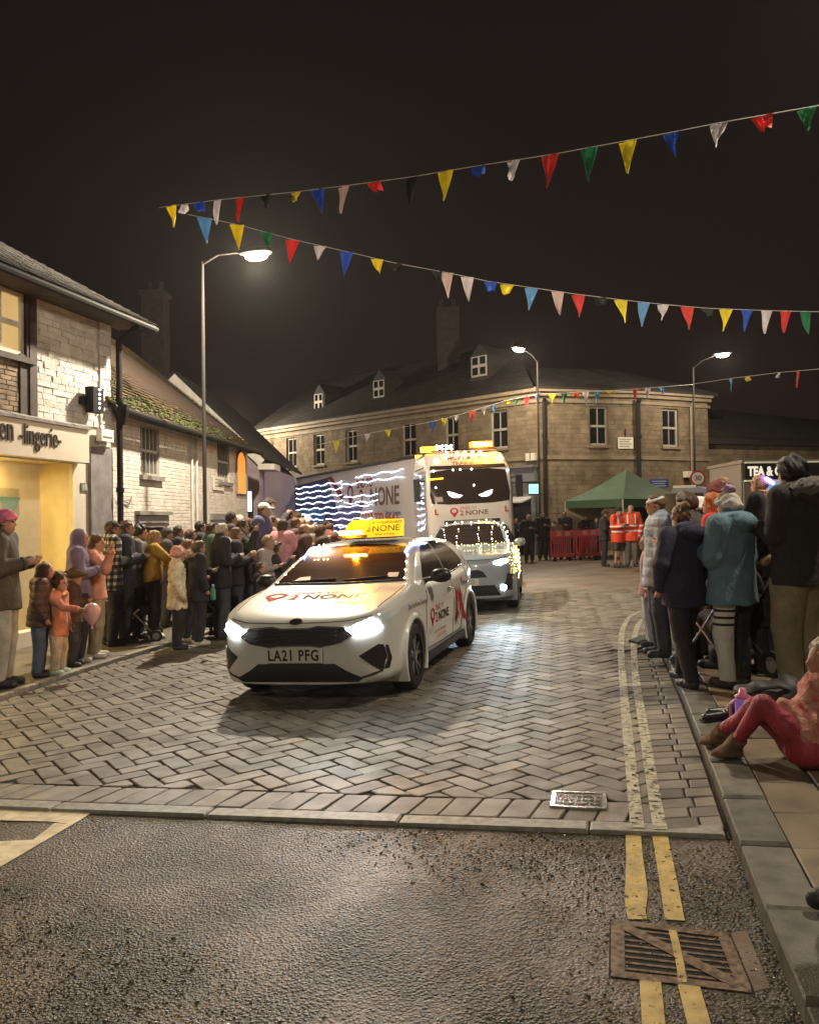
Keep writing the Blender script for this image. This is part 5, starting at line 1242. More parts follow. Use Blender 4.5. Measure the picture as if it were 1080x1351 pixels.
suv = Shell(prof2, plan2, cross2, .10, .05, suv_mods, ((-.95, .95), (-.06, 4.24), (.15, 1.62)))
gS = G(690, 797); UX, UY, UA = .92, 13.9, .16
s2 = thing('crossover_car', 'silver crossover strung with fairy lights following close behind the white hatchback', 'car', (UX, UY, gz(UX, .002)), -UA, -math.atan(SLOPE))
V, Q = suv.mesh(.026); link('body', mesh_np('body', V, Q, [M_paint2], True), s2)
suv.patch('windscreen', [(-.69, 1.135), (.69, 1.135), (.60, 1.36), (.555, 1.47), (.3, 1.50), (-.3, 1.50), (-.555, 1.47), (-.60, 1.36)], F0, FX, FZ, FD, M_cg, s2)
for sg_ in (-1, 1):
    O_ = (sg_ * 1.5, 0, 0); D_ = (-sg_, 0, 0)
    suv.patch('side_window', [(1.55, 1.12), (1.95, 1.40), (2.3, 1.47), (2.9, 1.46), (3.4, 1.36), (3.5, 1.15), (2.4, 1.08)], O_, SY, SZ, D_, M_cg, s2)
    hl = [(sg_ * a, b_) for a, b_ in ((.42, .83), (.62, .79), (.78, .84), (.80, .90), (.66, .905), (.46, .86))]; hl = hl if sg_ > 0 else hl[::-1]
    h = suv.patch('headlight', hl, F0, FX, FZ, FD, M_head, s2, off=.006)
    em = [(sg_ * a, b_) for a, b_ in ((.52, .825), (.62, .80), (.75, .845), (.75, .89), (.66, .895), (.54, .86))]; em = em if sg_ > 0 else em[::-1]
    suv.patch('lamp_lens', em, F0, FX, FZ, FD, glow('headlamp_blue', (.72, .93, 1.0), 34), h, off=.014, skirt=.004)
    fg = [(sg_ * .66 + .05 * cos(a), .42 + .05 * sin(a)) for a in np.linspace(0, 2 * pi, 12, endpoint=False)]
    suv.patch('fog_light', fg, F0, FX, FZ, FD, glow('headlamp_blue', (.72, .93, 1.0), 34), s2, off=.01)
    bv = [(sg_ * a, b_) for a, b_ in ((.56, .40), (.80, .36), (.82, .62), (.74, .66), (.70, .5))]; bv = bv if sg_ > 0 else bv[::-1]
    suv.patch('bumper_vent', bv, F0, FX, FZ, FD, M_plast, s2)
    lamp(s2, (sg_ * .66, -.03, .86), (R_(86.5), 0, R_(176)), 190, (.60, .84, 1.0), 70, 1.0)
    for wy in (.83, 3.39): wheel(s2, sg_ * .77, wy, .345, .21, sg_)
    for k in range(2):
        q = MB(); 
    t = MB(); t.lathe([(sin(a) ** .8 if 0 < a < pi else 0.0, -cos(a)) for a in np.linspace(0, pi, 8)], (sg_ * .94, 1.45, 1.13), 14, Matrix.Diagonal((.11, .08, .075)).to_3x3()); mi = t.build('mirror', M_paint2, s2, world=False, smooth=True)
    t = MB(); t.bar((sg_ * .74, 1.5, 1.08), (sg_ * .88, 1.46, 1.1), .07, .04); t.build('mirror_foot', M_plast, mi, world=False)
suv.patch('grille', [(-.40, .60), (.40, .60), (.34, .70), (.25, .735), (-.25, .735), (-.34, .70)], F0, FX, FZ, FD, M_mesh, s2)
suv.patch('lower_grille', [(-.62, .29), (.62, .29), (.52, .47), (-.52, .47)], F0, FX, FZ, FD, M_mesh, s2)
b = MB(); b.box((0, -.014, .53), (.52, .012, .11)); pl2 = b.build('number_plate', M_plate2, s2, world=False)
text('GJ22 LTO', .10, (0, -.021, .53), (1, 0, 0), (0, 0, 1), M_black, pl2, .002, sx=.9, world=False)
suv.line('bonnet_seam', [(-.74, .93), (-.5, .90), (.5, .90), (.74, .93)], F0, FX, FZ, FD, .005, M_seam, s2)
# fairy lights: rows hung across the screen, a net down the near flank
def bulbs(sh, name, pts, org, ax, ay, d, par, m, r=.013, off=.03, every=.12, wire=True):
    o = np.asarray(pts, float); q = []
    for i in range(len(o) - 1):
        a, b_ = o[i], o[i + 1]; k = max(1, int(np.linalg.norm(b_ - a) / every)); q += [a + (b_ - a) * j / k for j in range(k)]
    q.append(o[-1]); q = np.array(q); q = q + RNG.normal(0, .012, q.shape)
    P_, ok = sh.hit(np.array(org, float) + q[:, :1] * np.array(ax, float) + q[:, 1:] * np.array(ay, float), d); P_ = (P_ + sh.grad(P_) * off)[ok]
    if len(P_) < 2: return
    b = MB()
    for p in P_: b.lathe([(0, -r), (r, 0), (0, r)], tuple(p), 6)
    f = b.build(name, m, par, world=False, kind='stuff')
    b = MB(); b.tube([tuple(p) for p in P_], .002, 4); b.build('wire', M_plast, f, world=False)
m_fw = glow('warm_fairy', (1, .86, .6), 14); m_fg = glow('gold_fairy', (1.0, .74, .26), 6)
for z in (1.18, 1.29, 1.40): bulbs(suv, 'fairy_lights', [(-.70, z + .02), (-.2, z - .01), (.2, z + .01), (.70, z + .03)], F0, FX, FZ, FD, s2, m_fw, .011, every=.23)
bulbs(suv, 'fairy_lights', [(-.60, 1.505), (0, 1.525), (.60, 1.505)], F0, FX, FZ, FD, s2, m_fw, .014, every=.13)
bulbs(suv, 'fairy_lights', [(-.72, 1.12), (0, 1.10), (.72, 1.12)], F0, FX, FZ, FD, s2, m_fg, .010, every=.05)
bulbs(suv, 'fairy_lights', [(.76, 1.1), (.68, 1.3), (.60, 1.49)], F0, FX, FZ, FD, s2, m_fw, .014, every=.07)
for k in range(12): bulbs(suv, 'fairy_lights', [(.50 + k * .16, 1.06 + .02 * (k % 2)), (.52 + k * .16, .8), (.48 + k * .16, .55)], (1.5, 0, 0), SY, SZ, SD, s2, m_fg, .014, off=.03, every=.07)
for k in range(8): bulbs(suv, 'fairy_lights', [(.75 + .012 * k, 1.10 - k * .06), (.83, 1.08 - k * .06)], (0, -.5, 0), FX, FZ, FD, s2, m_fg, .014, every=.045)

# ---------------------------------------------------------------- lorry: tractor cab
profc = [(.10, .32), (.02, .45), (0, .9), (0, 1.75), (.03, 2.0), (.12, 2.55), (.22, 2.98), (.30, 3.10), (.62, 3.42), (1.0, 3.52), (2.15, 3.54), (2.2, 1.0), (1.9, .9), (1.85, .36)]
planc = spline([(0, 0), (0, .85), (.03, 1.05), (.13, 1.19), (.35, 1.235), (1.2, 1.245), (2.1, 1.245), (2.2, 1.2), (2.2, 0), (2, -1.5), (.2, -1.5)], 4)
crossc = [(-1.5, .32), (1.20, .32), (1.245, .5), (1.245, 2.2), (1.20, 3.0), (1.12, 3.4), (1.0, 3.52), (-1.5, 3.55)]
def cab_mods(d, ax, y, z):
    r = np.sqrt((y - 1.35) ** 2 + (z - .5) ** 2); d = np.maximum(d, -np.maximum(r - .58, .85 - ax)); return d
cab = Shell(profc, planc, crossc, .07, .05, cab_mods, ((-1.34, 1.34), (-.1, 2.32), (.26, 3.62)))
tf = P(626, 690, 22.4); TA = R_(9)
tr = thing('lorry_cab', 'white lorry cab with glowing eyes in its dark windscreen and amber beacon on top', 'lorry', (tf.x, tf.y, gz(tf.x)), TA, -math.atan(SLOPE))
V, Q = cab.mesh(.045); link('body', mesh_np('body', V, Q, [M_cabp], True), tr)
FC = (0, -1, 0)
cab.patch('windscreen', [(-1.08, 2.06), (-.6, 2.02), (.6, 2.02), (1.08, 2.06), (1.12, 2.3), (1.06, 2.92), (.6, 2.98), (-.6, 2.98), (-1.06, 2.92), (-1.12, 2.3)], FC, FX, FZ, FD, M_cg, tr, off=.01, grid=.15)
cab.patch('sun_visor', [(-1.07, 2.99), (1.07, 2.99), (1.05, 3.07), (-1.05, 3.07)], FC, FX, FZ, FD, M_plast, tr, off=.05, skirt=.05, grid=.15)
for sg_, nm in ((-1, 'eye'), (1, 'eye')):
    e = [(sg_ * a, b_) for a, b_ in ((.22, 2.25), (.32, 2.19), (.50, 2.20), (.60, 2.27), (.64, 2.38), (.48, 2.34), (.34, 2.28))]; e = e if sg_ > 0 else e[::-1]
    cab.patch('glowing_eye', e, FC, FX, FZ, FD, glow('white_eye', (1, .97, .97), 3.0), tr, off=.02, skirt=.006)
cab.patch('cab_number_card', [(-1.0, 2.10), (-.78, 2.10), (-.78, 2.24), (-1.0, 2.24)], FC, FX, FZ, FD, mat('sticker'), tr, off=.014, skirt=0)
for x, z in ((-.95, 2.5), (.12, 2.52), (-.97, 2.96), (-.42, 2.97), (-.22, 2.97), (.1, 2.97), (1.13, 2.9)): b = MB(); q, ok = cab.hit(np.array([[x, -1, z]]), (0, 1, 0)); b.lathe([(0, -.03), (.03, 0), (0, .03)], tuple(q[0] + np.array([0, -.03, 0])), 8); b.build('marker_light', glow('marker_white', (1, .93, .85), 10), tr, world=False)
cab.line('amber_strip', [(-1.12, 2.72), (-.72, 2.74)], FC, FX, FZ, FD, .022, glow('amber_strip', (1, .55, .03), 3), tr, off=.03)
for z, s_, sz in ((3.30, 'HGV DRIVER', .15), (3.15, 'TRAINING', .15)): 
    q, ok = cab.hit(np.array([[0, -1, z]]), (0, 1, 0)); cab.decal(text_mesh(s_, sz, 0, bold=.004), 'lettering', [[1.25, 0, .02], [0, 1, z]], FC, FX, FZ, FD, mat('brown_lettering', (.16, .085, .05), rough=.5), tr, off=.012)
logo(cab, tr, (0, -1, 1.80), FX, FZ, FD, .27, 1.25, mats=(M_redd, mat('brown_lettering')))
for x in (-.98, .98): cab.decal(text_mesh('L', .2, 0, bold=.01), 'l_plate', [[1, 0, x], [0, 1, 1.82]], FC, FX, FZ, FD, M_redd, tr, off=.01)
cab.patch('grille_panel', [(-.78, .62), (.78, .62), (.78, 1.58), (-.78, 1.58)], FC, FX, FZ, FD, M_mesh, tr, off=.01, grid=.2)
cab.patch('name_board', [(-.48, 1.40), (.55, 1.40), (.55, 1.56), (-.48, 1.56)], FC, FX, FZ, FD, mat('grey_board', (.34, .33, .33), rough=.5), tr, off=.03, skirt=.02)
cab.decal(text_mesh('L', .15, 0, bold=.008), 'lettering', [[1, 0, -.33], [0, 1, 1.48]], FC, FX, FZ, FD, M_redd, tr, off=.036); cab.decal(text_mesh('Qualified', .14, 0, bold=.005), 'lettering', [[1.1, 0, .16], [0, 1, 1.48]], FC, FX, FZ, FD, mat('blue_lettering', (.06, .10, .22)), tr, off=.036)
for sg_ in (-1, 1):
    h = [(sg_ * a, b_) for a, b_ in ((.84, .60), (1.18, .60), (1.2, .86), (.84, .86))]; h = h if sg_ > 0 else h[::-1]
    cab.patch('headlight', h, FC, FX, FZ, FD, M_head, tr, off=.01)
    gv = [(sg_ * a, b_) for a, b_ in ((.88, 1.12), (1.10, 1.12), (1.10, 1.5), (.88, 1.5))]; gv = gv if sg_ > 0 else gv[::-1]
    cab.patch('corner_panel', gv, FC, FX, FZ, FD, M_cabp, tr, off=.012)
    O_ = (sg_ * 2, 0, 0); D_ = (-sg_, 0, 0)
    cab.patch('side_window', [(.32, 2.05), (1.15, 2.05), (1.15, 2.85), (.45, 2.85)], O_, SY, SZ, D_, M_cg, tr, off=.008, grid=.2)
    cab.line('door_seam', [(.22, 2.95), (.18, 1.9), (.2, .8), (.75, .8), (.85, 1.1), (1.25, 1.15), (1.28, 2.95), (.22, 2.95)], O_, SY, SZ, D_, .008, M_seam, tr, 5)
    b = MB(); b.box((sg_ * 1.45, .25, 2.45), (.16, .14, .62)); m_ = b.build('mirror', M_plast, tr, world=False)
    for z in (2.2, 2.7): b = MB(); b.bar((sg_ * 1.2, .32, z), (sg_ * 1.4, .26, z), .04, .04); b.build('mirror_arm', M_plast, m_, world=False)
    wheel(tr, sg_ * 1.08, 1.35, .5, .3, sg_, 8)
    b = MB(); b.box((sg_ * 1.1, 3.3, .55), (.26, 2.2, .08)); b.build('chassis_rail', M_plast, tr, world=False)
cab.line('side_lettering_line', [(.5, 3.08), (1.9, 3.08)], (-2, 0, 0), SY, SZ, (1, 0, 0), .02, mat('brown_lettering'), tr)
for k, (px, s_) in enumerate(((-.5, 0), (-.2, 0), (.02, 0), (.24, 0), (.46, 0), (1.0, 0), (-.82, 0))): b = MB(); b.lathe([(0, -.045), (.05, 0), (0, .045)], (px, .55 if abs(px) < .6 else .42, 3.47 if abs(px) < .6 else 3.3), 8); b.build('roof_lamp', glow('marker_white', (1, .93, .85), 10), tr, world=False)
b = MB(); b.box((.58, .9, 3.70), (.62, .22, .16)); b.build('beacon_lens', glow('amber_flash', (1.0, .31, .008), 2.6), tr, world=False)
b = MB(); b.box((.58, .787, 3.70), (.5, .006, .09)); b.build('beacon_led', glow('amber_core', (1, .66, .16), 60), tr, world=False)
b = MB(); b.box((.58, .9, 3.58), (.7, .3, .08)); b.build('beacon_base', M_plast, tr, world=False)
b = MB(); b.box((-.95, .95, 3.62), (.40, .22, .15)); b.build('amber_side_beacon', glow('amber_dim', (1, .6, .05), 2.5), tr, world=False)
for x in (-.62, -.36): b = MB(); b.bar((x - .1, .9, 3.6), (x + .1, .9, 3.72), .05, .05); b.bar((x - .1, .9, 3.72), (x + .1, .9, 3.6), .05, .05); b.build('cross_light', glow('marker_white', (1, .93, .85), 10), tr, world=False)
b = MB(); b.tube([(-.9, .8, 3.54), (1.0, .8, 3.54)], .03, 6); b.build('light_bar', M_chrome, tr, world=False)
ad = bpy.data.lights.new('beacon_light', 'POINT'); ad.energy = 260; ad.color = (1, .42, .03); ad.shadow_soft_size = .05; ao = bpy.data.objects.new('beacon_light', ad); COL.objects.link(ao); ao.parent = tr; ao.location = (.58, .60, 3.9)

# ---------------------------------------------------------------- box trailer
q0 = P(549, 690, 25.0); q1 = P(392, 690, 36.6); dT = (V2(q1) - V2(q0)); LT = dT.length; aT = math.atan2(-dT.x, dT.y)
tl_ = thing('box_trailer', 'long white box trailer with dark blue graphics, rows of white lights and red lettering', 'trailer', (q0.x, q0.y, gz(q0.x)), aT, 0)
hT = P(549, 601, 25.0).z - gz(q0.x); WT = 2.5
M_box = mat('trailer_white', (0.66, 0.60, 0.60), rough=.45, var=.06, vscale=.8); M_navy = mat('navy_film', (.03, .04, .16), rough=.4); M_sky = mat('sky_blue_film', (.09, .22, .52), rough=.4); M_purp = mat('purple_film', (.16, .13, .30), rough=.4)
b = MB(); b.box((WT / 2, LT / 2, (hT + .95) / 2), (WT, LT, hT - .95)); b.build('box', M_box, tl_, world=False)
for z in (.965, hT - .03): b = MB(); b.box((WT / 2, LT / 2, z), (WT + .05, LT + .05, .09)); b.build('edge_rail', M_alloy, tl_, world=False)
b = MB(); b.box((WT / 2, LT * .55, .85), (WT * .8, LT * .85, .2)); b.build('chassis', M_plast, tl_, world=False)
for y in (LT - 1.4, LT - 2.7, LT - 4.0):
    for x in (.2, WT - .2): b = MB(); b.lathe([(.3, -.15), (.48, -.14), (.5, -.1), (.5, .1), (.48, .14), (.3, .15)], (x, y, .5), 24, Matrix.Rotation(R_(90), 3, 'Y')); b.build('wheel', M_tyre, tl_, world=False)
def film(pts, m, name, k=1):
    b = MB(); b.prism([(-.004 * k, LT * u, z) for u, z in pts], (.003, 0, 0)); return b.build(name, m, tl_, world=False)
zt_ = hT - .1
film([(.995, 1.05), (.995, zt_ - .25), (.66, zt_ - .12), (.58, 2.2), (.50, 1.05)], M_navy, 'navy_graphic', 1)
film([(.99, 1.3), (.99, 2.0), (.86, 2.2), (.70, 2.1), (.70, 1.4)], M_sky, 'sky_graphic', 2)
film([(.66, zt_ - .1), (.62, zt_ - .1), (.50, 2.55), (.54, 2.5)], M_dred, 'dark_stripe', 2)
film([(.62, 1.9), (.45, 2.35), (.34, 2.3), (.40, 1.6), (.55, 1.3)], M_purp, 'purple_graphic', 2)
for k in range(3): film([(.50 - k * .06, 1.05), (.47 - k * .06, 1.05), (.41 - k * .06, 1.55), (.44 - k * .06, 1.55)], M_dred if k else M_purp, 'slant_stripe', 3)
def ttext(s_, sz, u, z, m, sx=1.0, bold=.01): return text(s_, sz, (-.008, LT * u, z), (0, -1, 0), (0, 0, 1), m, tl_, .006, sx=sx, world=False, bold=bold)
M_br = mat('brown_lettering')
ttext('2ND TO', .42, .34, zt_ - .55, M_dred); ttext('2', .85, .365, zt_ - 1.08, M_dred); ttext('NONE', .85, .20, zt_ - 1.08, M_br, 1.05, .015)
pm = pin_mesh(); pm.transform(Matrix(((0, 0, 1, -.009), (-.9, 0, 0, LT * .455), (0, .9, 0, zt_ - .85), (0, 0, 0, 1)))); pm.materials.append(M_dred); link('pin_logo', pm, tl_)
ttext('0333 772 9642', .50, .235, 1.72, M_org, 1.08)
ttext('Driver Training', .2, .14, zt_ - 1.62, M_sky, 1.0, .004)
m_ice = glow('ice_white_led', (.66, .78, 1.0), 22)
rr = random.Random(11)
def led_row(u0, u1, z, sag=.03, every=.14):
    n = int(abs(u1 - u0) * LT / every); b = MB(); pts = []
    ph = rr.uniform(0, 6)
    for i in range(n + 1):
        u = u0 + (u1 - u0) * i / n; zz = z + sag * sin(ph + i * .55) + rr.uniform(-.012, .012); pts.append((-.05, LT * u, zz))
        b.lathe([(0, -.013), (.013, 0), (0, .013)], pts[-1], 5)
    f = b.build('light_string', m_ice, tl_, world=False, kind='stuff'); w_ = MB(); w_.tube(pts, .005, 4); w_.build('wire', M_plast, f, world=False)
for k in range(9): led_row(.995, .52 if k < 4 else .28, zt_ - .38 - k * .235, .03)
led_row(.40, .07, zt_ - .28, .03); led_row(.52, .07, zt_ - .50, .03); led_row(.5, .24, zt_ - .98, .03); led_row(.5, .24, zt_ - 1.2, .03); led_row(.55, .24, 1.45, .03); led_row(.6, .24, 1.22, .03)
# ================================================================== PEOPLE
class Vol:
    def __init__(s, lo, hi, h):
        s.lo = np.array(lo, float); s.h = h; s.ax = [np.arange(lo[i], hi[i] + h, h) for i in range(3)]
        s.D = np.full([len(a) for a in s.ax], 9.0)
    def box(s, lo, hi):
        sl = []
        for i in range(3):
            a = max(0, int((lo[i] - s.lo[i]) / s.h) - 1); b = min(len(s.ax[i]), int((hi[i] - s.lo[i]) / s.h) + 3); sl.append(slice(a, max(a, b)))
        return tuple(sl), s.ax[0][sl[0]][:, None, None], s.ax[1][sl[1]][None, :, None], s.ax[2][sl[2]][None, None, :]
    def put(s, sl, d, k, sub=False):
        if d.size == 0: return
        s.D[sl] = smax(s.D[sl], -d, k) if sub else smin(s.D[sl], d, k)
    def cap(s, a, b, ra, rb=None, k=.03, fy=1.0, sub=False):
        a = np.array(a, float); b = np.array(b, float); rb = ra if rb is None else rb; m = max(ra, rb) + k + .03
        sl, X, Y, Z = s.box(np.minimum(a, b) - m, np.maximum(a, b) + m)
        if 0 in (X.size, Y.size, Z.size): return s
        e = b - a; L = e @ e + 1e-12
        t = np.clip(((X - a[0]) * e[0] + (Y - a[1]) * e[1] + (Z - a[2]) * e[2]) / L, 0, 1)
        dx = X - a[0] - t * e[0]; dy = (Y - a[1] - t * e[1]) / fy; dz = Z - a[2] - t * e[2]
        d = (np.sqrt(dx * dx + dy * dy + dz * dz) - (ra + (rb - ra) * t)) * (min(1, fy * 1.15))
        s.put(sl, d, k, sub); return s
    def ell(s, c, r, k=.03, sub=False, pitch=0.0):
        c = np.array(c, float); r = np.array(r, float); m = r.max() + k + .02
        sl, X, Y, Z = s.box(c - m, c + m)
        if 0 in (X.size, Y.size, Z.size): return s
        x, y, z = X - c[0], Y - c[1], Z - c[2]
        if pitch: y, z = y * cos(pitch) + z * sin(pitch), -y * sin(pitch) + z * cos(pitch)
        k0 = np.sqrt((x / r[0]) ** 2 + (y / r[1]) ** 2 + (z / r[2]) ** 2); k1 = np.sqrt((x / r[0] ** 2) ** 2 + (y / r[1] ** 2) ** 2 + (z / r[2] ** 2) ** 2)
        s.put(sl, k0 * (k0 - 1) / np.maximum(k1, 1e-9), k, sub); return s
    def plane(s, p, n, k=.01):
        """cut away what lies on the n side of p"""
        n = np.array(n, float); n /= np.linalg.norm(n)
        d = (s.ax[0][:, None, None] - p[0]) * n[0] + (s.ax[1][None, :, None] - p[1]) * n[1] + (s.ax[2][None, None, :] - p[2]) * n[2]
        s.D = smax(s.D, d, k); return s
    def ripple(s, amp, f, seed=0, zf=1.0):
        r = np.random.default_rng(seed); X, Y, Z = s.ax[0][:, None, None], s.ax[1][None, :, None], s.ax[2][None, None, :]
        for i in range(3):
            d = r.normal(0, 1, 3); d /= np.linalg.norm(d); d[2] *= zf; q = r.uniform(0, 6, 2)
            s.D = s.D + amp * np.sin(f * (1 + .6 * i) * (X * d[0] + Y * d[1] + Z * d[2]) + q[0] + 1.3 * np.sin(f * .6 * (X * d[1] - Y * d[2] + Z * d[0]) + q[1]))
        return s
    def quilt(s, amp, pitch, z0=0):
        s.D = s.D + amp * (1 - np.abs(np.sin(pi * (s.ax[2] - z0) / pitch)))[None, None, :] ** 3; return s
    def mesh(s, name, m, parent=None):
        V, Q = surface_nets(s.D, s.lo, s.h)
        if len(Q) == 0: return None
        me = mesh_np(name, V, Q, [m], True); o = link(name, me, parent); return o
def cloth(col, rough=.85, kind=None):
    nm = 'cloth_' + str(col) + (kind or '')
    if nm in MATS: return MATS[nm]
    m = mat(nm, tuple(c * 1.2 + .006 for c in col), rough=rough, var=.22, vscale=7, bump=.4, bscale=120, bdist=.004); wrinkle(m); return m
def wrinkle(m, k=.6, sc=(11, 11, 6)):
    """creases of worn cloth under the fine weave"""
    N = m.node_tree.nodes; L = m.node_tree.links; b = N['Principled BSDF']; t = N.new('ShaderNodeTexCoord'); mp = N.new('ShaderNodeMapping'); mp.inputs['Scale'].default_value = sc
    L.new(t.outputs['Object'], mp.inputs[0]); n = N.new('ShaderNodeTexNoise'); n.inputs['Scale'].default_value = 1.0; n.inputs['Detail'].default_value = 4; n.inputs['Distortion'].default_value = 1.6; L.new(mp.outputs[0], n.inputs['Vector'])
    bp = N.new('ShaderNodeBump'); bp.inputs['Strength'].default_value = k; bp.inputs['Distance'].default_value = .035; L.new(n.outputs['Fac'], bp.inputs['Height'])
    old = b.inputs['Normal'].links
    if old: L.new(old[0].from_socket, bp.inputs['Normal'])
    L.new(bp.outputs[0], b.inputs['Normal']); return m
def hairmat(col):
    nm = 'hair_' + str(col)
    if nm in MATS: return MATS[nm]
    m = mat(nm, col, rough=.45, spec=.35); N = m.node_tree.nodes; L = m.node_tree.links; b = N['Principled BSDF']
    t = N.new('ShaderNodeTexCoord'); mp = N.new('ShaderNodeMapping'); mp.inputs['Scale'].default_value = (95, 95, 14); L.new(t.outputs['Object'], mp.inputs[0])
    n = N.new('ShaderNodeTexNoise'); n.inputs['Scale'].default_value = 1; n.inputs['Detail'].default_value = 5; n.inputs['Distortion'].default_value = .8; L.new(mp.outputs[0], n.inputs['Vector'])
    r = N.new('ShaderNodeValToRGB'); r.color_ramp.elements[0].position = .3; r.color_ramp.elements[1].position = .7; r.color_ramp.elements[0].color = (*[c * .4 for c in col], 1); r.color_ramp.elements[1].color = (*[min(1, c * 1.7) for c in col], 1); L.new(n.outputs['Fac'], r.inputs[0]); L.new(r.outputs[0], b.inputs['Base Color'])
    bp = N.new('ShaderNodeBump'); bp.inputs['Strength'].default_value = .9; bp.inputs['Distance'].default_value = .012; L.new(n.outputs['Fac'], bp.inputs['Height']); L.new(bp.outputs[0], b.inputs['Normal']); return m
SKIN = mat('skin', (.46, .26, .18), rough=.55); SKIN2 = mat('tanned_skin', (.33, .17, .10), rough=.55)
POSE = {'down': ((.17, .03, -1), (.10, .20, -1)), 'pocket': ((.34, -.12, -1), (-.22, .42, -.9)), 'hold': ((.16, .10, -1), (-.55, .85, .22)),
        'phone': ((.16, .55, -.75), (-.28, .55, .85)), 'wave': ((.40, .55, -.5), (.12, .30, 1)), 'reach': ((.10, .75, -.65), (-.05, 1, -.12)), 'lap': ((.2, .3, -.9), (-.25, .95, -.2)), 'up': ((.35, .35, .55), (.02, .25, 1))}
def unit(v): v = np.array(v, float); return v / np.linalg.norm(v)
def place(px, py=None, Y=None, top=None, dz=.03):
    if py is not None: g_ = G(px, py, dz); X, Yy = g_.x, g_.y
    else: g_ = P(px, 690, Y); X, Yy = g_.x, Y
    z = gz(X, dz); H = P(px, top, Yy).z - z
    return X, Yy, z, H
def person(label, at, face, top=(.05, .05, .06), legs=(.02, .02, .03), shoes=(.03, .03, .03), hair=(.04, .025, .015), style='short', hat=None, hatc=(.3, .3, .3),
           arms=('down', 'down'), kind='coat', hem=.46, hood=None, fur=None, kid=0.0, h=.016, skin=None, group=None, sit=False, puff=1.0, legk=1.12, step=.0, shorts=False,
           pom=(.26, .2, .3), topmat=None, legmat=None, bulk=1.08, base=None, seed=None, pocket_skin=False, lean=0.0, name='person'):
    X, Y, z, H = at; seed = seed if seed is not None else int(abs(X * 97 + Y * 31) * 10) % 9999
    sk = skin or SKIN; hh = H * (.132 + .055 * kid); chin = H - hh; sz = chin - .028 * H; hipz = H * (.525 - .05 * kid); sw = H * (.104 + .004 * kid) * (bulk ** .5); kz = hipz * .53
    vL = lean
    # joints
    hx = .05 * H
    if sit:
        K = {e: (e * hx * 1.5, .235 * H, hipz - .02 * H) for e in (-1, 1)}; A = {e: (e * hx * 1.4, .24 * H, hipz - .26 * H) for e in (-1, 1)}
    else:
        K = {e: (e * hx * 1.15, .012 * H + e * step * .12 * H, kz) for e in (-1, 1)}; A = {e: (e * hx * 1.2, -.012 * H + e * step * .22 * H, .045 * H) for e in (-1, 1)}
    S = {e: np.array([e * sw, lean * .25 * H, sz]) for e in (-1, 1)}; E = {}; Wr = {}; FD_ = {}
    for e, a in ((-1, arms[0]), (1, arms[1])):
        u, f = POSE[a] if isinstance(a, str) else a
        u = unit((u[0] * e, u[1], u[2])); f = unit((f[0] * e, f[1], f[2])); E[e] = S[e] + u * .172 * H; Wr[e] = E[e] + f * .145 * H; FD_[e] = f
    lo = [min(-.24 * H, min(Wr[e][0] for e in S) - .14), min(-.2 * H, -.24), -.02 if not sit else hipz - .36 * H]; hi = [max(.24 * H, max(Wr[e][0] for e in S) + .14), max(.22 * H, max(Wr[e][1] for e in S) + .17) if not sit else max(.45 * H, max(Wr[e][1] for e in S) + .17), H + .06]
    hi[2] = max(hi[2], max(Wr[e][2] for e in S) + .22 * H * .6)
    def sub(zlo, zhi): return Vol((lo[0], lo[1], max(lo[2], zlo)), (hi[0], hi[1], min(hi[2], zhi) + .02), h)
    hc = np.array([0, .02 * H + lean * .32 * H, chin])
    # ---- body: one continuous skin surface
    B = Vol(lo, hi, h)
    B.cap((0, 0, hipz), (0, lean * .2 * H, sz - .05 * H), .062 * H, .068 * H, k=.04, fy=.75).cap(S[-1], S[1], .034 * H, k=.04)
    B.cap((0, lean * .25 * H - .004 * H, sz), hc + (0, -.012 * H, .18 * hh), .033 * H, .031 * H, k=.02)
    for e in (-1, 1):
        B.cap((e * hx, 0, hipz), K[e], .046 * H, .031 * H).cap(K[e], A[e], .031 * H, .022 * H); B.cap(np.array(A[e]) - (0, .01 * H, .02 * H), np.array(A[e]) + (0, .05 * H, -.028 * H), .018 * H, .014 * H)
        B.cap(S[e], E[e], .029 * H, .025 * H).cap(E[e], Wr[e], .024 * H, .017 * H, k=.02)
        w, f = Wr[e], FD_[e]; side = unit(np.cross(f, (0, 0, 1)) if abs(f[2]) < .9 else np.cross(f, (0, 1, 0))); fr = max(.0055 * H, h * .62); cu = unit(np.cross(side, f)); cu = -cu if cu[1] < 0 and abs(f[2]) > .6 else cu
        B.cap(w, w + f * .05 * H, .017 * H, .021 * H, k=.015)
        if 'wave' in (arms[0 if e < 0 else 1],) or not isinstance(arms[0 if e < 0 else 1], str): curl = .15
        else: curl = .75
        for q, o_ in enumerate((-1.5, -.5, .5, 1.5)):
            b0 = w + f * .048 * H + side * o_ * max(.0108 * H, h * 1.15); L_ = (.040, .046, .043, .033)[q] * H
            m1 = b0 + unit(f + side * o_ * .10 + cu * curl * .5) * L_ * .55; B.cap(b0 - f * .01 * H, m1, fr, fr * .95, k=.004); B.cap(m1, m1 + unit(f + side * o_ * .12 + cu * curl * 1.5) * L_ * .5, fr * .95, fr * .8, k=.004)
        B.cap(w + f * .02 * H - side * e * .014 * H, w + f * .052 * H - side * e * .036 * H + cu * .01 * H, fr * 1.15, fr * .95, k=.008)
    B.ell(hc + (0, -.03 * hh, .60 * hh), (.335 * hh, .415 * hh, .405 * hh), k=.02).ell(hc + (0, .10 * hh, .27 * hh), (.25 * hh, .285 * hh, .275 * hh), k=.10 * hh)
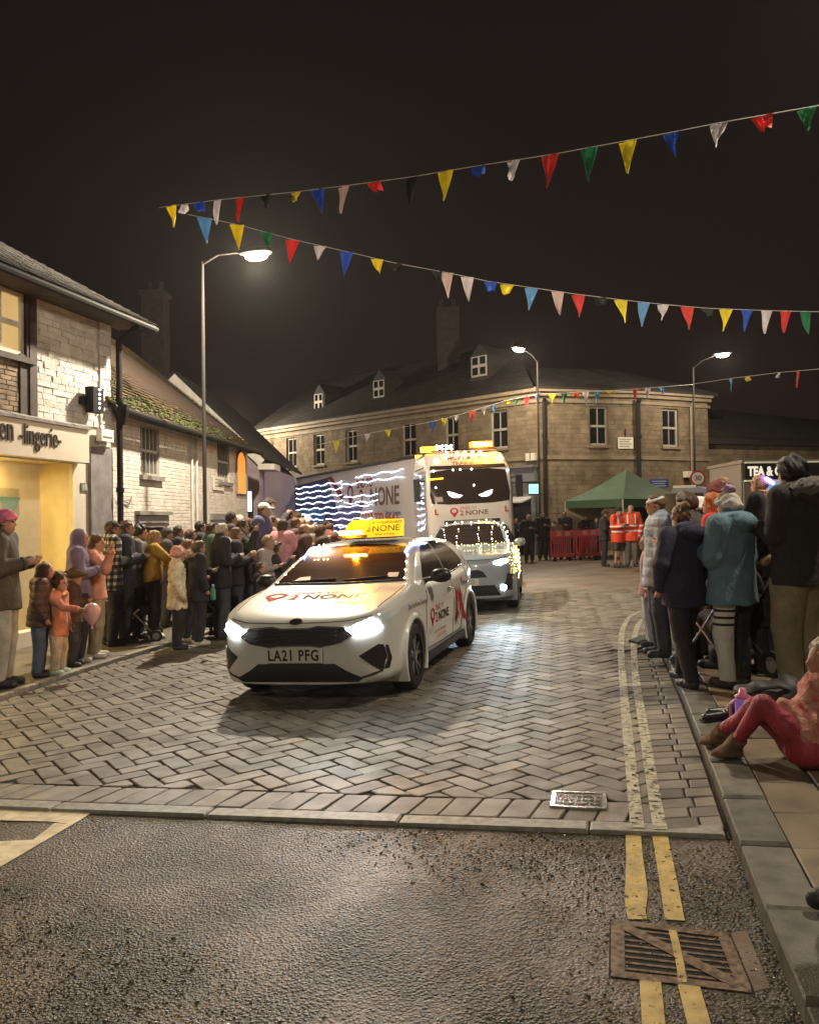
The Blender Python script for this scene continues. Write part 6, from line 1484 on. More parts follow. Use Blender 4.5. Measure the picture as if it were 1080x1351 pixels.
    for e in (-1, 1):
        B.ell(hc + (e * .335 * hh, -.02 * hh, .46 * hh), (.045 * hh, .075 * hh, .115 * hh), k=.01)
        if h < .02: B.ell(hc + (e * .135 * hh, .415 * hh, .53 * hh), (.085 * hh, .06 * hh, .05 * hh), k=.03 * hh, sub=True)
    B.cap(hc + (0, .355 * hh, .53 * hh), hc + (0, .43 * hh, .40 * hh), .04 * hh, .062 * hh, k=.04 * hh); B.ell(hc + (0, .355 * hh, .22 * hh), (.105 * hh, .05 * hh, .05 * hh), k=.03 * hh)
    root = B.mesh(name, sk); root.location = (X, Y, z if base is None else base); root.rotation_euler = (0, 0, -R_(face)); prop(root, label, 'person', group); ORG[root] = Vector((X, Y, z))
    if h < .017:
        for e in (-1, 1):
            b = MB(); b.lathe([(0, -.045 * hh), (.034 * hh, -.03 * hh), (.045 * hh, 0), (.034 * hh, .03 * hh), (0, .045 * hh)], tuple(hc + (e * .135 * hh, .345 * hh, .53 * hh)), 8); b.build('eye', mat('eye', (.05, .035, .03), rough=.15), root, world=False, smooth=True)
    # ---- legs
    lm = legmat or cloth(legs, .8); T = sub(0, hipz + .1 * H)
    if sit: T = Vol(lo, hi, h)
    T.ell((0, 0, hipz + .01 * H), (.105 * H * bulk ** .5, .078 * H, .085 * H))
    for e in (-1, 1):
        T.cap((e * hx, 0, hipz - .01 * H), K[e], .062 * H * legk, .046 * H * legk, k=.03).cap(K[e], np.array(A[e]) + (0, 0, .0), .046 * H * legk, .038 * H * legk, k=.02)
    T.ripple(.0022, 22, seed, .5).plane((0, 0, max(hem * H + .03 * H, kz + .05)), (0, 0, 1), .01) if not sit else None
    if shorts: T.plane((0, 0, kz * 1.02), (0, 0, -1), .005)
    elif not sit: T.plane((0, 0, .04 * H), (0, 0, -1), .006)
    T.mesh('shorts' if shorts else 'trousers', lm, root)
    for e in (-1, 1):
        a = np.array(A[e]); F = Vol(a - (.09, .14, .10 * 1), a + (.09, .26 * H, .12), h * .8); zz = a[2] - .045 * H
        F.cap((a[0], a[1] - .012 * H, zz + .027 * H), (a[0] + e * .008 * H, a[1] + .088 * H, zz + .021 * H), .030 * H, .024 * H, k=.01).cap((a[0], a[1], zz + .03 * H), (a[0], a[1] + .005 * H, zz + .06 * H), .028 * H, .029 * H, k=.015)
        F.plane((0, 0, zz + .002), (0, 0, -1), .004); F.mesh('shoe', cloth(shoes, .5), root)
    # ---- jacket
    tm = topmat or cloth(top, .6 if kind == 'puffer' else .85); J = sub(hem * H - .03 if not sit else hipz - .08 * H, max(H, hi[2])); pf = (1.22 if kind == 'puffer' else 1.12 if kind in ('coat', 'fluffy') else 1.0) * puff
    hz = hem * H
    J.cap((0, 0, min(hz + .05 * H, hipz + .02 * H)), (0, lean * .2 * H, sz - .07 * H), .098 * H * pf * bulk, .098 * H * pf * bulk, k=.05, fy=.70)
    J.cap(S[-1] * (.86, 1, 1) - (0, 0, .012 * H), S[1] * (.86, 1, 1) - (0, 0, .012 * H), .052 * H * pf, k=.05, fy=.9)
    if hz < hipz: J.cap((0, 0, hz - .02), (0, 0, hipz + .04 * H), .112 * H * pf * bulk, .098 * H * pf * bulk, k=.03, fy=.74)
    for e in (-1, 1):
        J.cap(S[e], E[e], .043 * H * pf, .038 * H * pf, k=.045).cap(E[e], Wr[e] - FD_[e] * .0, .038 * H * pf, .030 * H * pf, k=.02)
    J.cap((0, lean * .25 * H - .008 * H, sz + .0), (0, lean * .3 * H + .0, sz + (.045 if kind != 'shirt' else .02) * H), .050 * H, .046 * H, k=.03)
    if hood == 'down': J.ell((0, -.075 * H, sz + .012 * H), (.085 * H, .055 * H, .05 * H), k=.03).ell((0, -.045 * H, sz + .05 * H), (.075 * H, .05 * H, .022 * H), k=.02)
    if hood == 'up':
        J.ell(hc + (0, -.07 * hh, .56 * hh), (.43 * hh, .50 * hh, .53 * hh), k=.05).cap(hc + (0, -.1 * hh, .1 * hh), (0, -.02 * H, sz), .36 * hh, .055 * H, k=.05)
        J.ell(hc + (0, .36 * hh, .46 * hh), (.29 * hh, .36 * hh, .44 * hh), k=.03, sub=True)
    J.plane((0, 0, hz), (0, 0, -1), .012)
    if kind == 'puffer': J.quilt(.013, .062 * H, hz)
    J.ripple(.0035 if kind != 'fluffy' else .006, 15 if kind != 'fluffy' else 60, seed + 5, .7)
    jk = J.mesh('jacket' if kind != 'shirt' else 'shirt', tm, root)
    if h < .0155 and kind in ('coat', 'puffer', 'shirt'):
        for e in (-1, 1):      # cuffs
            b = MB(); b.tube([Wr[e] - FD_[e] * .022, Wr[e] + FD_[e] * .006], .034 * H * pf, 12); b.build('cuff', tm, jk, world=False, smooth=True)
    if fur is not None:
        F = Vol((-.2, -.22 * H - .1, sz - .12), (.2, .2 + .1 * H, H + .1), h)
        if hood == 'up':
            for i in range(12):
                a = 2 * pi * i / 12; F.ell(hc + (.33 * hh * cos(a), .30 * hh, .50 * hh + .47 * hh * sin(a)), (.11 * hh, .12 * hh, .13 * hh), k=.03)
        else: F.ell((0, -.085 * H, sz + .035 * H), (.095 * H, .06 * H, .045 * H)).ell((-.07 * H, -.02 * H, sz + .02 * H), (.04 * H, .06 * H, .035 * H)).ell((.07 * H, -.02 * H, sz + .02 * H), (.04 * H, .06 * H, .035 * H))
        F.ripple(.006, 70, seed + 2); F.mesh('fur_trim', cloth(fur, .95), root)
    # ---- hair and hats
    if style != 'none' and hood != 'up':
        Hr = Vol(hc + (-.75 * hh, -.95 * hh, -1.0 * hh if style == 'long' else -.35 * hh), hc + (.75 * hh, .75 * hh, 1.45 * hh), h)
        g_ = {'short': .035, 'curly': .14, 'long': .06, 'bun': .05, 'bob': .07, 'bald': .012}[style] * hh
        Hr.ell(hc + (0, -.045 * hh, .615 * hh), (.335 * hh + g_, .415 * hh + g_, .405 * hh + g_), k=.02)
        if style == 'long': Hr.cap(hc + (0, -.28 * hh, .4 * hh), hc + (0, -.36 * hh, -.62 * hh), .33 * hh, .24 * hh, k=.06, fy=.6)
        if style == 'bob': Hr.cap(hc + (-.2 * hh, -.16 * hh, .4 * hh), hc + (-.22 * hh, -.14 * hh, .0), .2 * hh, .17 * hh, k=.05).cap(hc + (.2 * hh, -.16 * hh, .4 * hh), hc + (.22 * hh, -.14 * hh, .0), .2 * hh, .17 * hh, k=.05).cap(hc + (0, -.26 * hh, .4 * hh), hc + (0, -.28 * hh, .02 * hh), .24 * hh, .2 * hh, k=.05)
        if style == 'bun': Hr.ell(hc + (0, -.28 * hh, 1.02 * hh), (.24 * hh, .23 * hh, .2 * hh), k=.03)
        Hr.plane(hc + (0, .22 * hh, .66 * hh), (0, .82, -.42), .03) if style != 'bald' else Hr.plane(hc + (0, -.02 * hh, .62 * hh), (0, .5, .8), .03)
        if style in ('short', 'bun', 'curly', 'bald'): Hr.plane(hc + (0, -.1 * hh, .30 * hh), (0, -.15, -1), .03)
        Hr.ripple(.0045 * hh / .23 if style != 'curly' else .007 * hh / .23, 75 if style != 'curly' else 50, seed + 9, .35 if style in ('long', 'bob') else 1.0)
        Hr.mesh('hair', hairmat(hair), root)
    if hat:
        A_h = Vol(hc + (-.8 * hh, -.95 * hh, .0), hc + (.8 * hh, 1.0 * hh, 1.75 * hh), h)
        if hat in ('beanie', 'pompom'):
            A_h.ell(hc + (0, -.05 * hh, .66 * hh), (.40 * hh, .48 * hh, .47 * hh)).plane(hc + (0, .3 * hh, .62 * hh), (0, .35, -1), .02)
            for i in range(14):
                a = 2 * pi * i / 14; A_h.ell(hc + (.375 * hh * cos(a), -.05 * hh + .455 * hh * sin(a), .60 * hh + .10 * hh * sin(a)), (.09 * hh, .09 * hh, .085 * hh), k=.03)
            A_h.ripple(.004, 60, seed)
        elif hat == 'cap':
            A_h.ell(hc + (0, -.04 * hh, .64 * hh), (.375 * hh, .455 * hh, .43 * hh)).plane(hc + (0, .2 * hh, .64 * hh), (0, .1, -1), .02); A_h.ell(hc + (0, .52 * hh, .68 * hh), (.27 * hh, .30 * hh, .045 * hh), k=.03)
        elif hat == 'brim': A_h.ell(hc + (0, -.02 * hh, .78 * hh), (.40 * hh, .46 * hh, .36 * hh)).ell(hc + (0, .0, .70 * hh), (.66 * hh, .74 * hh, .075 * hh), k=.06).ripple(.008, 50, seed)
        elif hat == 'band':
            A_h.ell(hc + (0, -.045 * hh, .615 * hh), (.40 * hh, .48 * hh, .47 * hh)).plane(hc + (0, 0, .86 * hh), (0, .35, 1), .01).plane(hc + (0, 0, .70 * hh), (0, -.35, -1), .01)
        o_ = A_h.mesh({'beanie': 'woolly_hat', 'pompom': 'woolly_hat', 'cap': 'cap', 'brim': 'fuzzy_hat', 'band': 'headband'}[hat], cloth(hatc, .9), root)
        if hat == 'pompom':
            pc = Vol(hc + (-.5 * hh, -.7 * hh, .8 * hh), hc + (.5 * hh, .5 * hh, 1.7 * hh), h); pc.ell(hc + (0, -.08 * hh, 1.22 * hh), (.21 * hh, .21 * hh, .20 * hh)).ripple(.007, 90, seed); pc.mesh('pompom', cloth(pom, .95), root)
    return root
def joints(at, face, local):
    """a point in a person's own frame (right, forward, up) in the world"""
    X, Y, z, H = at; a = R_(face); r, f, u = local
    return Vector((X + r * cos(a) + f * sin(a), Y - r * sin(a) + f * cos(a), z + u))
def nodes_of(m): return m.node_tree.nodes, m.node_tree.links, m.node_tree.nodes['Principled BSDF']
def objz(m, fn):
    N, L, b = nodes_of(m); t = N.new('ShaderNodeTexCoord'); s = N.new('ShaderNodeSeparateXYZ'); L.new(t.outputs['Object'], s.inputs[0])
    def M(op, a, c=None):
        n = N.new('ShaderNodeMath'); n.operation = op
        for i, v in enumerate((a, c)):
            if v is None: continue
            if isinstance(v, (int, float)): n.inputs[i].default_value = v
            else: L.new(v, n.inputs[i])
        return n.outputs[0]
    def mix(f, a, c):
        n = N.new('ShaderNodeMix'); n.data_type = 'RGBA'; L.new(f, n.inputs[0])
        for i, v in ((6, a), (7, c)):
            if isinstance(v, tuple): n.inputs[i].default_value = (*v, 1)
            else: L.new(v, n.inputs[i])
        return n.outputs[2]
    out = fn(s.outputs['X'], s.outputs['Y'], s.outputs['Z'], M, mix); L.new(out, b.inputs['Base Color']); return m
def plaid(x, y, z, M, mix):
    a = M('LESS_THAN', M('FRACT', M('MULTIPLY', M('ADD', x, M('MULTIPLY', y, .9)), 10.0)), .42); c = M('LESS_THAN', M('FRACT', M('MULTIPLY', z, 10.0)), .42)
    s = M('MULTIPLY', M('ADD', a, c), .5); d = mix(s, (.015, .012, .014), (.20, .17, .15)); return mix(M('MULTIPLY', a, c), d, (.55, .50, .45))
M_plaid = (lambda q: wrinkle(q))(objz(mat('plaid_flannel', (.1, .1, .1), rough=.9, bump=.3, bscale=90), plaid))
def hivis(H):
    def f(x, y, z, M, mix):
        b1 = M('COMPARE', z, .70 * H); 
        def band(c, w): return M('LESS_THAN', M('ABSOLUTE', M('SUBTRACT', z, c * H)), w * H)
        s = M('MAXIMUM', band(.685, .013), M('MAXIMUM', band(.60, .013), M('MULTIPLY', band(.80, .08), M('LESS_THAN', M('ABSOLUTE', M('SUBTRACT', M('ABSOLUTE', x), .062 * H)), .012 * H))))
        return mix(s, (.80, .075, .025), (.80, .78, .76))
    return f
M_hv = wrinkle(objz(mat('hi_vis_orange', (.8, .1, .03), rough=.5), hivis(1.7)))
def sidestripe(x, y, z, M, mix):
    s = M('LESS_THAN', x, -.088); low = M('LESS_THAN', z, .52); bars = M('GREATER_THAN', M('FRACT', M('MULTIPLY', z, 17.0)), .38); return mix(M('MULTIPLY', s, M('MAXIMUM', low, bars)), (.010, .010, .012), (.58, .55, .50))
M_stripe = wrinkle(objz(mat('striped_trackpants', (.01, .01, .01), rough=.7), sidestripe))
def camo(): return mat('camo_cloth', (.045, .04, .035), rough=.9, col2=(.012, .012, .014), vscale=16)
LG, RG, FG = 'spectators along the left pavement', 'spectators on the right pavement', 'people behind the far barriers'
HL = .013
# ---------------------------------------------------------------- left pavement, front to back
L1 = person('person in an olive jacket, pale jeans and pink hat at the left photo edge', place(4, 906, top=674), 82, top=(.055, .048, .036), legs=(.30, .31, .29), shoes=(.02, .02, .025), hat='beanie', hatc=(.50, .14, .24), arms=('hold', 'hold'), hood='down', h=HL, group=LG, hem=.44)
L2 = person('stooping child in a dark brown hooded coat and blue jeans behind the toddler', place(52, 893, top=742), 75, top=(.060, .026, .022), legs=(.055, .085, .15), shoes=(.03, .025, .03), hood='up', kid=.4, h=HL, group=LG, hem=.44, kind='puffer', arms=('hold', 'pocket'), lean=.12)
tod = place(77, 889, top=757)
L3 = person('toddler with dark curly hair in an orange-pink hoodie and beige trousers reaching forward', tod, 95, top=(.58, .24, .15), legs=(.50, .40, .31), shoes=(.60, .66, .56), hair=(.055, .024, .012), style='curly', kid=1.0, h=.011, arms=('down', 'reach'), kind='shirt', group=LG, hem=.38, legk=1.15)
L4 = person('girl with a lavender hood up and dark flared trousers beside the toddler', place(104, 874, top=699), 72, top=(.155, .125, .21), legs=(.018, .014, .022), shoes=(.42, .38, .34), hood='up', h=HL, arms=('hold', 'hold'), group=LG, hem=.50, legk=1.35, kid=.15)
L5 = person('child in a peach coat holding one open hand up beside the lavender hood', place(126, 868, top=706), 78, top=(.52, .24, .17), legs=(.30, .24, .16), shoes=(.50, .46, .40), hair=(.10, .05, .025), style='long', h=HL, arms=('down', 'wave'), group=LG, hem=.48, kid=.15)
fz = place(96, 892, top=752); 
L6 = person('man in a black and white plaid shirt and dark cap', place(147, 852, top=688), 55, top=(.1, .1, .1), topmat=M_plaid, legs=(.022, .022, .03), hat='cap', hatc=(.025, .022, .024), hair=(.12, .06, .03), h=.014, arms=('hold', 'hold'), kind='coat', group=LG, hem=.45)
L7 = person('man in a navy bomber jacket standing just behind the plaid shirt', place(166, 848, top=687), 70, top=(.022, .022, .035), legs=(.02, .02, .026), hair=(.10, .045, .03), style='short', h=.015, arms=('pocket', 'hold'), group=LG, hem=.47)
L8 = person('dark-haired person with a pale scarf between the navy bomber and the mustard jacket', place(184, 842, top=694), 80, top=(.16, .14, .12), legs=(.02, .02, .025), hair=(.015, .012, .012), style='curly', h=.016, arms=('hold', 'hold'), group=LG)
L9 = person('blonde woman in a short mustard jacket and wide black trousers, hands forward', place(203, 843, top=701), 68, top=(.36, .20, .025), legs=(.02, .017, .022), shoes=(.62, .58, .50), hair=(.36, .22, .09), style='bob', h=HL, arms=('hold', 'reach'), group=LG, hem=.53, legk=1.2)
L10 = person('girl in a cream fluffy coat and pink hat near the white car', place(234, 857, top=722), 70, top=(.68, .58, .40), legs=(.02, .014, .018), shoes=(.025, .018, .02), hat='beanie', hatc=(.62, .30, .25), h=HL, arms=('down', 'pocket'), kind='fluffy', group=LG, hem=.40, kid=.35, style='none', bulk=1.05)
L11 = person('boy with short brown hair in a navy coat behind the cream fluffy coat', place(247, 846, top=712), 75, top=(.03, .033, .06), legs=(.025, .03, .05), shoes=(.45, .42, .40), hair=(.15, .075, .04), h=.015, arms=('down', 'down'), group=LG, kid=.3)
L12 = person('woman in a black coat with a fur-trimmed hood and white trainers', place(262, 851, top=714), 62, top=(.02, .018, .02), legs=(.022, .022, .03), shoes=(.60, .55, .50), hair=(.09, .06, .04), style='long', fur=(.30, .22, .13), hood='down', h=.014, arms=('hold', 'pocket'), group=LG, hem=.42)
L13 = person('small bare-legged child with a pink sunhat in the pushchair beside the grey-haired man', place(279, 838, top=752), 78, top=(.03, .025, .03), legs=(.36, .20, .14), shoes=(.05, .04, .05), hat='beanie', hatc=(.62, .24, .22), h=.014, group=LG, kid=.9, style='none', shorts=True, hem=.42)
L14 = person('grey-haired man in a long black coat and dark jeans by the headlight', place(292, 841, top=691), 60, top=(.016, .015, .02), legs=(.045, .05, .065), hair=(.46, .41, .36), h=HL, arms=('hold', 'hold'), group=LG, hem=.44, bulk=1.12)
L15 = person('woman with brown hair, white scarf and dark coat beside the grey-haired man', place(311, 834, top=697), 70, top=(.03, .024, .03), legs=(.05, .045, .08), hair=(.17, .10, .055), style='bob', h=.015, arms=('hold', 'hold'), group=LG, fur=(.55, .50, .48))
L16 = person('dark-coated person waving a raised orange-lit hand behind the grey-haired man', place(319, 826, top=686), 85, top=(.022, .018, .02), legs=(.03, .025, .03), hair=(.05, .03, .022), h=.015, arms=('pocket', 'wave'), group=LG)
L17 = person('blond boy in a dark coat with a white collar next to the windscreen', place(334, 832, top=727), 88, top=(.03, .025, .03), legs=(.03, .03, .04), hair=(.36, .25, .13), h=.015, arms=('hold', 'hold'), group=LG, kid=.4, fur=(.5, .48, .45))
B_ = [  # px, depth, head top, label, coat, hair, style, hat, hatcolour, facing
    (262, 15.2, 688, 'broad man with dark hair against the white cottage wall', (.02, .017, .02), (.02, .015, .012), 'short', None, None, 60),
    (303, 15.5, 676, 'dark-haired man whose head stands above the grey-haired man', (.03, .02, .02), (.03, .02, .015), 'short', None, None, 70),
    (314, 17.0, 680, 'white-haired person in the second row behind the grey-haired man', (.04, .03, .03), (.40, .36, .32), 'short', None, None, 75),
    (325, 15.8, 684, 'person with long auburn hair and a brown coat in the second row', (.07, .035, .025), (.10, .04, .025), 'long', None, None, 75),
    (346, 15.0, 664, 'man in a white baseball cap and navy jacket left of the lorry lights', (.06, .06, .12), (.1, .06, .04), 'short', 'cap', (.66, .62, .58), 100),
    (353, 18.5, 657, 'tall man with a dark cap behind the white baseball cap', (.03, .025, .03), (.04, .03, .02), 'short', 'cap', (.06, .05, .05), 80),
    (352, 12.9, 706, 'small child with fair hair and glasses among the crowd by the car', (.22, .18, .17), (.32, .22, .13), 'short', None, None, 110),
    (349, 13.6, 724, 'child in a striped grey scarf beside the green light', (.14, .12, .13), (.16, .1, .06), 'bob', None, None, 100),
    (372, 14.2, 686, 'person in a bright pink jacket seen from behind by the car windscreen', (.58, .17, .20), (.06, .035, .03), 'bob', None, None, 40),
    (388, 15.0, 683, 'person with auburn hair behind the pink jacket', (.06, .035, .03), (.14, .06, .03), 'short', None, None, 70),
    (399, 14.2, 691, 'bald man in a brown coat above the car roof edge', (.06, .03, .025), (.2, .12, .08), 'bald', None, None, 60),
    (410, 16.0, 693, 'person with pale blond hair between two brown-haired heads', (.10, .08, .07), (.42, .32, .22), 'short', None, None, 60),
    (421, 15.2, 694, 'person with thick brown hair nearest the amber roof sign', (.05, .028, .022), (.12, .06, .03), 'curly', None, None, 50),
    (380, 18.5, 672, 'dark-haired man in front of the lit shop window', (.03, .022, .025), (.03, .02, .018), 'short', None, None, 60),
    (391, 19.0, 676, 'person in a peaked dark hood in front of the lit shop window', (.035, .03, .035), (.05, .03, .02), 'long', None, None, 60),
    (365, 17.0, 685, 'person with grey bob hair beside the striped lorry lights', (.05, .04, .045), (.20, .17, .15), 'bob', None, None, 70),
    (338, 17.8, 682, 'person in a blue-lit dark coat by the blue shopfront', (.04, .035, .07), (.06, .04, .04), 'short', None, None, 70),
    (434, 17.5, 690, 'person in a rust coat half hidden by the amber beacon glow', (.10, .04, .03), (.10, .05, .03), 'short', None, None, 50),
    (218, 14.2, 697, 'person in a dark cap behind the mustard jacket and cream coat', (.035, .03, .035), (.05, .03, .02), 'short', 'cap', (.03, .03, .04), 65),
    (233, 14.6, 694, 'tall dark-coated man behind the cream fluffy coat', (.02, .02, .026), (.04, .025, .02), 'short', None, None, 70),
    (249, 14.9, 699, 'woman with brown hair in a burgundy coat near the cottage wall', (.09, .03, .035), (.12, .06, .035), 'long', None, None, 70),
    (277, 14.4, 690, 'man in a dark green coat between the two black-coated men', (.03, .045, .035), (.06, .035, .025), 'short', None, None, 60),
    (341, 12.2, 742, 'child in a dark coat crouching low beside the windscreen', (.03, .024, .03), (.08, .045, .03), 'short', None, None, 85),
    (362, 13.0, 716, 'boy in a black coat with tousled brown hair by the pink jacket', (.02, .018, .022), (.10, .055, .03), 'curly', None, None, 80),
    (334, 15.2, 688, 'woman in a grey coat with straight dark hair in the dense crowd', (.11, .10, .10), (.04, .025, .02), 'bob', None, None, 80),
    (357, 16.0, 681, 'man with brown hair in a tan coat right of the white cap', (.16, .10, .07), (.10, .055, .03), 'short', None, None, 70),
    (396, 17.0, 684, 'woman with fair long hair in a dark coat below the striped lights', (.03, .025, .03), (.34, .22, .12), 'long', None, None, 60),
    (428, 19.0, 686, 'dark-haired man against the lorry side at the end of the crowd', (.03, .025, .03), (.04, .025, .02), 'short', None, None, 55),
    (404, 19.5, 682, 'white-hooded person with arms up in front of the lorry lights', (.5, .45, .45), (.2, .12, .08), 'short', 'beanie', (.55, .5, .48), 60)]
for i, (px, Y, top, lab, tc_, hc_, st_, hat, hcol, fa) in enumerate(B_):
    person(lab, place(px, Y=Y, top=top), fa, top=tuple(min(.62, c * 1.6) for c in tc_), legs=(.04, .04, .05), hair=hc_, style=st_, hat=hat, hatc=hcol or (.3, .3, .3), h=.02, arms=(('hold', 'pocket', 'down')[i % 3], ('hold', 'down', 'phone')[i % 3]), group=LG, kid=.5 if top > 703 else 0, kind='coat')
# ---------------------------------------------------------------- right pavement
kw = dict(dz=.066)
R1 = person('person in a grey-blue puffer jacket and pale headband looking left', place(872, 866, top=653, **kw), -84, top=(.20, .25, .33), legs=(.05, .05, .06), shoes=(.05, .05, .055), hair=(.12, .06, .03), style='short', hat='band', hatc=(.55, .56, .55), kind='puffer', arms=('down', 'pocket'), h=HL, group=RG, hem=.43)
R1b = person('child in a dusty pink coat half hidden in front of the grey-blue puffer', place(858, 852, top=706, **kw), -80, top=(.42, .20, .19), legs=(.40, .40, .42), shoes=(.05, .05, .06), hair=(.2, .1, .05), style='long', arms=('down', 'pocket'), h=.015, group=RG, kid=.3)
R2 = person('woman with a brown bun in a navy coat and black trousers, back to the camera', place(904, 903, top=668, **kw), -22, top=(.016, .017, .042), legs=(.012, .012, .02), shoes=(.02, .02, .028), hair=(.14, .075, .04), style='bun', hood='down', arms=('pocket', 'pocket'), h=.012, bulk=1.14, group=RG, hem=.44, step=.5, kind='coat', legk=1.05)
R2b = person('person with dark curly hair behind the navy coat', place(908, Y=8.2, top=652, **kw), -50, top=(.05, .045, .05), legs=(.02, .02, .025), hair=(.075, .045, .03), style='curly', arms=('hold', 'hold'), h=.015, group=RG)
R4 = person('person wearing a white fur hat between the navy and teal coats', place(927, Y=8.7, top=658, **kw), -60, top=(.05, .04, .05), legs=(.02, .02, .025), hair=(.03, .02, .02), style='none', hat='beanie', hatc=(.72, .70, .68), arms=('phone', 'hold'), h=.015, group=RG)
R5 = person('red-haired woman in a scarlet jacket beside the pompom hat', place(944, Y=7.9, top=652, **kw), -55, top=(.55, .035, .035), legs=(.02, .02, .025), hair=(.42, .13, .04), style='long', arms=('hold', 'hold'), h=.014, group=RG)
R5b = person('person in a maroon woolly hat behind the red-haired woman', place(951, Y=8.8, top=636, **kw), -50, top=(.06, .03, .035), legs=(.02, .02, .025), hair=(.1, .05, .03), style='none', hat='beanie', hatc=(.14, .03, .035), arms=('hold', 'hold'), h=.016, group=RG)
R3 = person('girl in a teal jacket and grey hat with a lilac pompom', place(968, 906, top=652, **kw), -32, top=(.085, .15, .20), legs=(.01, .01, .012), legmat=M_stripe, shoes=(.025, .022, .025), hat='pompom', hatc=(.46, .43, .39), pom=(.34, .22, .35), hair=(.2, .12, .07), style='none', hood='down', kind='coat', puff=1.12, arms=('hold', 'down'), h=.0115, group=RG, hem=.43, bulk=1.12)
adult = place(1010, 886, top=668, **kw)
R6 = person('adult in a long black coat carrying the camouflage child', adult, -40, top=(.012, .010, .012), legs=(.010, .010, .012), shoes=(.02, .02, .02), hair=(.05, .03, .02), style='short', fur=(.34, .26, .15), hood='down', arms=('up', 'up'), h=.014, group=RG, hem=.28, bulk=1.1)
kidp = place(1004, Y=adult[1] + .02, top=615, **kw); kb = adult[3] * .84 + adult[2]
R7k = person('child in a camouflage coat with a purple light headband sitting on shoulders', (adult[0] - .02, adult[1] - .02, adult[2], 1.02), -35, topmat=camo(), legs=(.03, .03, .035), hair=(.42, .24, .11), style='short', hat='band', hatc=(.5, .3, .2), kid=.8, h=.013, group=RG, sit=True, hem=.44, arms=('lap', 'lap'), base=kb - 1.02 * .485)
R7 = person('tall man with black curly hair, black hooded jacket and olive cargo trousers', place(1054, 912, top=606, **kw), -28, top=(.013, .011, .011), legs=(.17, .145, .085), shoes=(.02, .018, .016), hair=(.014, .010, .009), style='curly', hood='down', fur=(.085, .075, .07), arms=('hold', 'phone'), h=.012, group=RG, hem=.46, bulk=1.08, legk=1.32)
R8 = person('small fair child with a beige fur hood looking round beside the tall man', place(1029, Y=7.5, top=664, **kw), 175, top=(.15, .11, .07), legs=(.03, .03, .03), hair=(.40, .24, .10), style='curly', hood='down', fur=(.36, .28, .16), arms=('hold', 'hold'), h=.014, group=RG, kid=.4)
R9 = person('dark-coated person behind the teal jacket and the carried child', place(989, Y=8.4, top=672, **kw), -45, top=(.02, .015, .016), legs=(.012, .012, .014), hair=(.2, .12, .06), style='bob', arms=('hold', 'hold'), h=.016, group=RG, hem=.35)
R10 = person('onlooker beyond the right photo edge in black shoes', (1.88, 3.05, gz(1.88, .066), 1.7), -100, top=(.03, .03, .035), legs=(.02, .02, .02), shoes=(.012, .012, .012), h=.016, arms=('pocket', 'pocket'), group=RG, step=.6)
# ---------------------------------------------------------------- people at the far barriers
F_ = [(698, 742, 679, 'person with grey hair in a long dark coat left of the barriers', (.02, .02, .026), (.32, .28, .25), 'short', None, None, 190, {}),
      (716, 739, 675, 'person in black standing right beside the left barrier end', (.012, .012, .014), (.03, .02, .018), 'short', None, None, 180, {}),
      (681, 739, 684, 'person in dark clothes nearest the lorry by the grey shopfront', (.04, .03, .04), (.06, .04, .03), 'short', None, None, 180, {}),
      (735, 730, 686, 'small person in a pale jacket at the left end of the barriers', (.20, .15, .13), (.12, .07, .05), 'bob', None, None, 200, {}),
      (744, 731, 675, 'person wearing antlers behind the left barrier', (.05, .05, .045), (.06, .035, .025), 'short', None, None, 190, {}),
      (761, 730, 683, 'person in a maroon coat behind the middle of the barriers', (.13, .04, .04), (.05, .03, .02), 'short', None, None, 190, {}),
      (773, 731, 680, 'blond person in black behind the right barrier', (.02, .018, .02), (.42, .28, .14), 'bob', None, None, 200, {}),
      (786, 731, 683, 'orange-faced person beside the gazebo pole behind the barriers', (.06, .04, .04), (.08, .05, .03), 'short', None, None, 170, {}),
      (728, 729, 690, 'child with dark hair peeping over the left barrier', (.05, .03, .04), (.04, .03, .02), 'short', None, None, 190, {}),
      (752, 728, 688, 'child in a grey hood between two adults behind the barriers', (.10, .09, .09), (.08, .05, .04), 'short', None, None, 190, {})]
for px, py, top, lab, tc_, hc_, st_, hat, hcol, fa, ex in F_:
    person(lab, place(px, py if py > 735 else None, Y=None if py > 735 else 28.75 + .25 * (px % 3), top=top, dz=0), fa, top=tc_, legs=(.02, .02, .025), hair=hc_, style=st_, h=.026, arms=('hold', 'pocket'), group=FG, hem=.40)
HV = 'marshals in hi-vis coats'
def hv(lab, px, py, top, fa, **k):
    at = place(px, py, top=top, dz=0); return person(lab, (at[0], at[1], at[2], 1.7 * at[3] / 1.7), fa, topmat=M_hv, h=.022, kind='coat', hem=.42, group=HV, bulk=1.12, **k)
hv('marshal in an orange hi-vis coat, dark cap and shorts, left of the pair', 816, 749, 670, 150, legs=(.03, .03, .03), hair=(.03, .02, .02), hat='beanie', hatc=(.015, .015, .018), shorts=True, arms=('hold', 'hold'))
hv('marshal in an orange hi-vis coat with grey hair, right of the pair', 833, 748, 667, 190, legs=(.10, .09, .08), hair=(.30, .25, .2), arms=('pocket', 'down'))
person('officer in a navy jacket with a yellow sash beside the hi-vis pair', place(797, 747, top=674, dz=0), 100, top=(.02, .022, .035), legs=(.015, .015, .02), hair=(.04, .03, .02), hat='cap', hatc=(.03, .03, .04), h=.022, arms=('reach', 'hold'), group=FG)
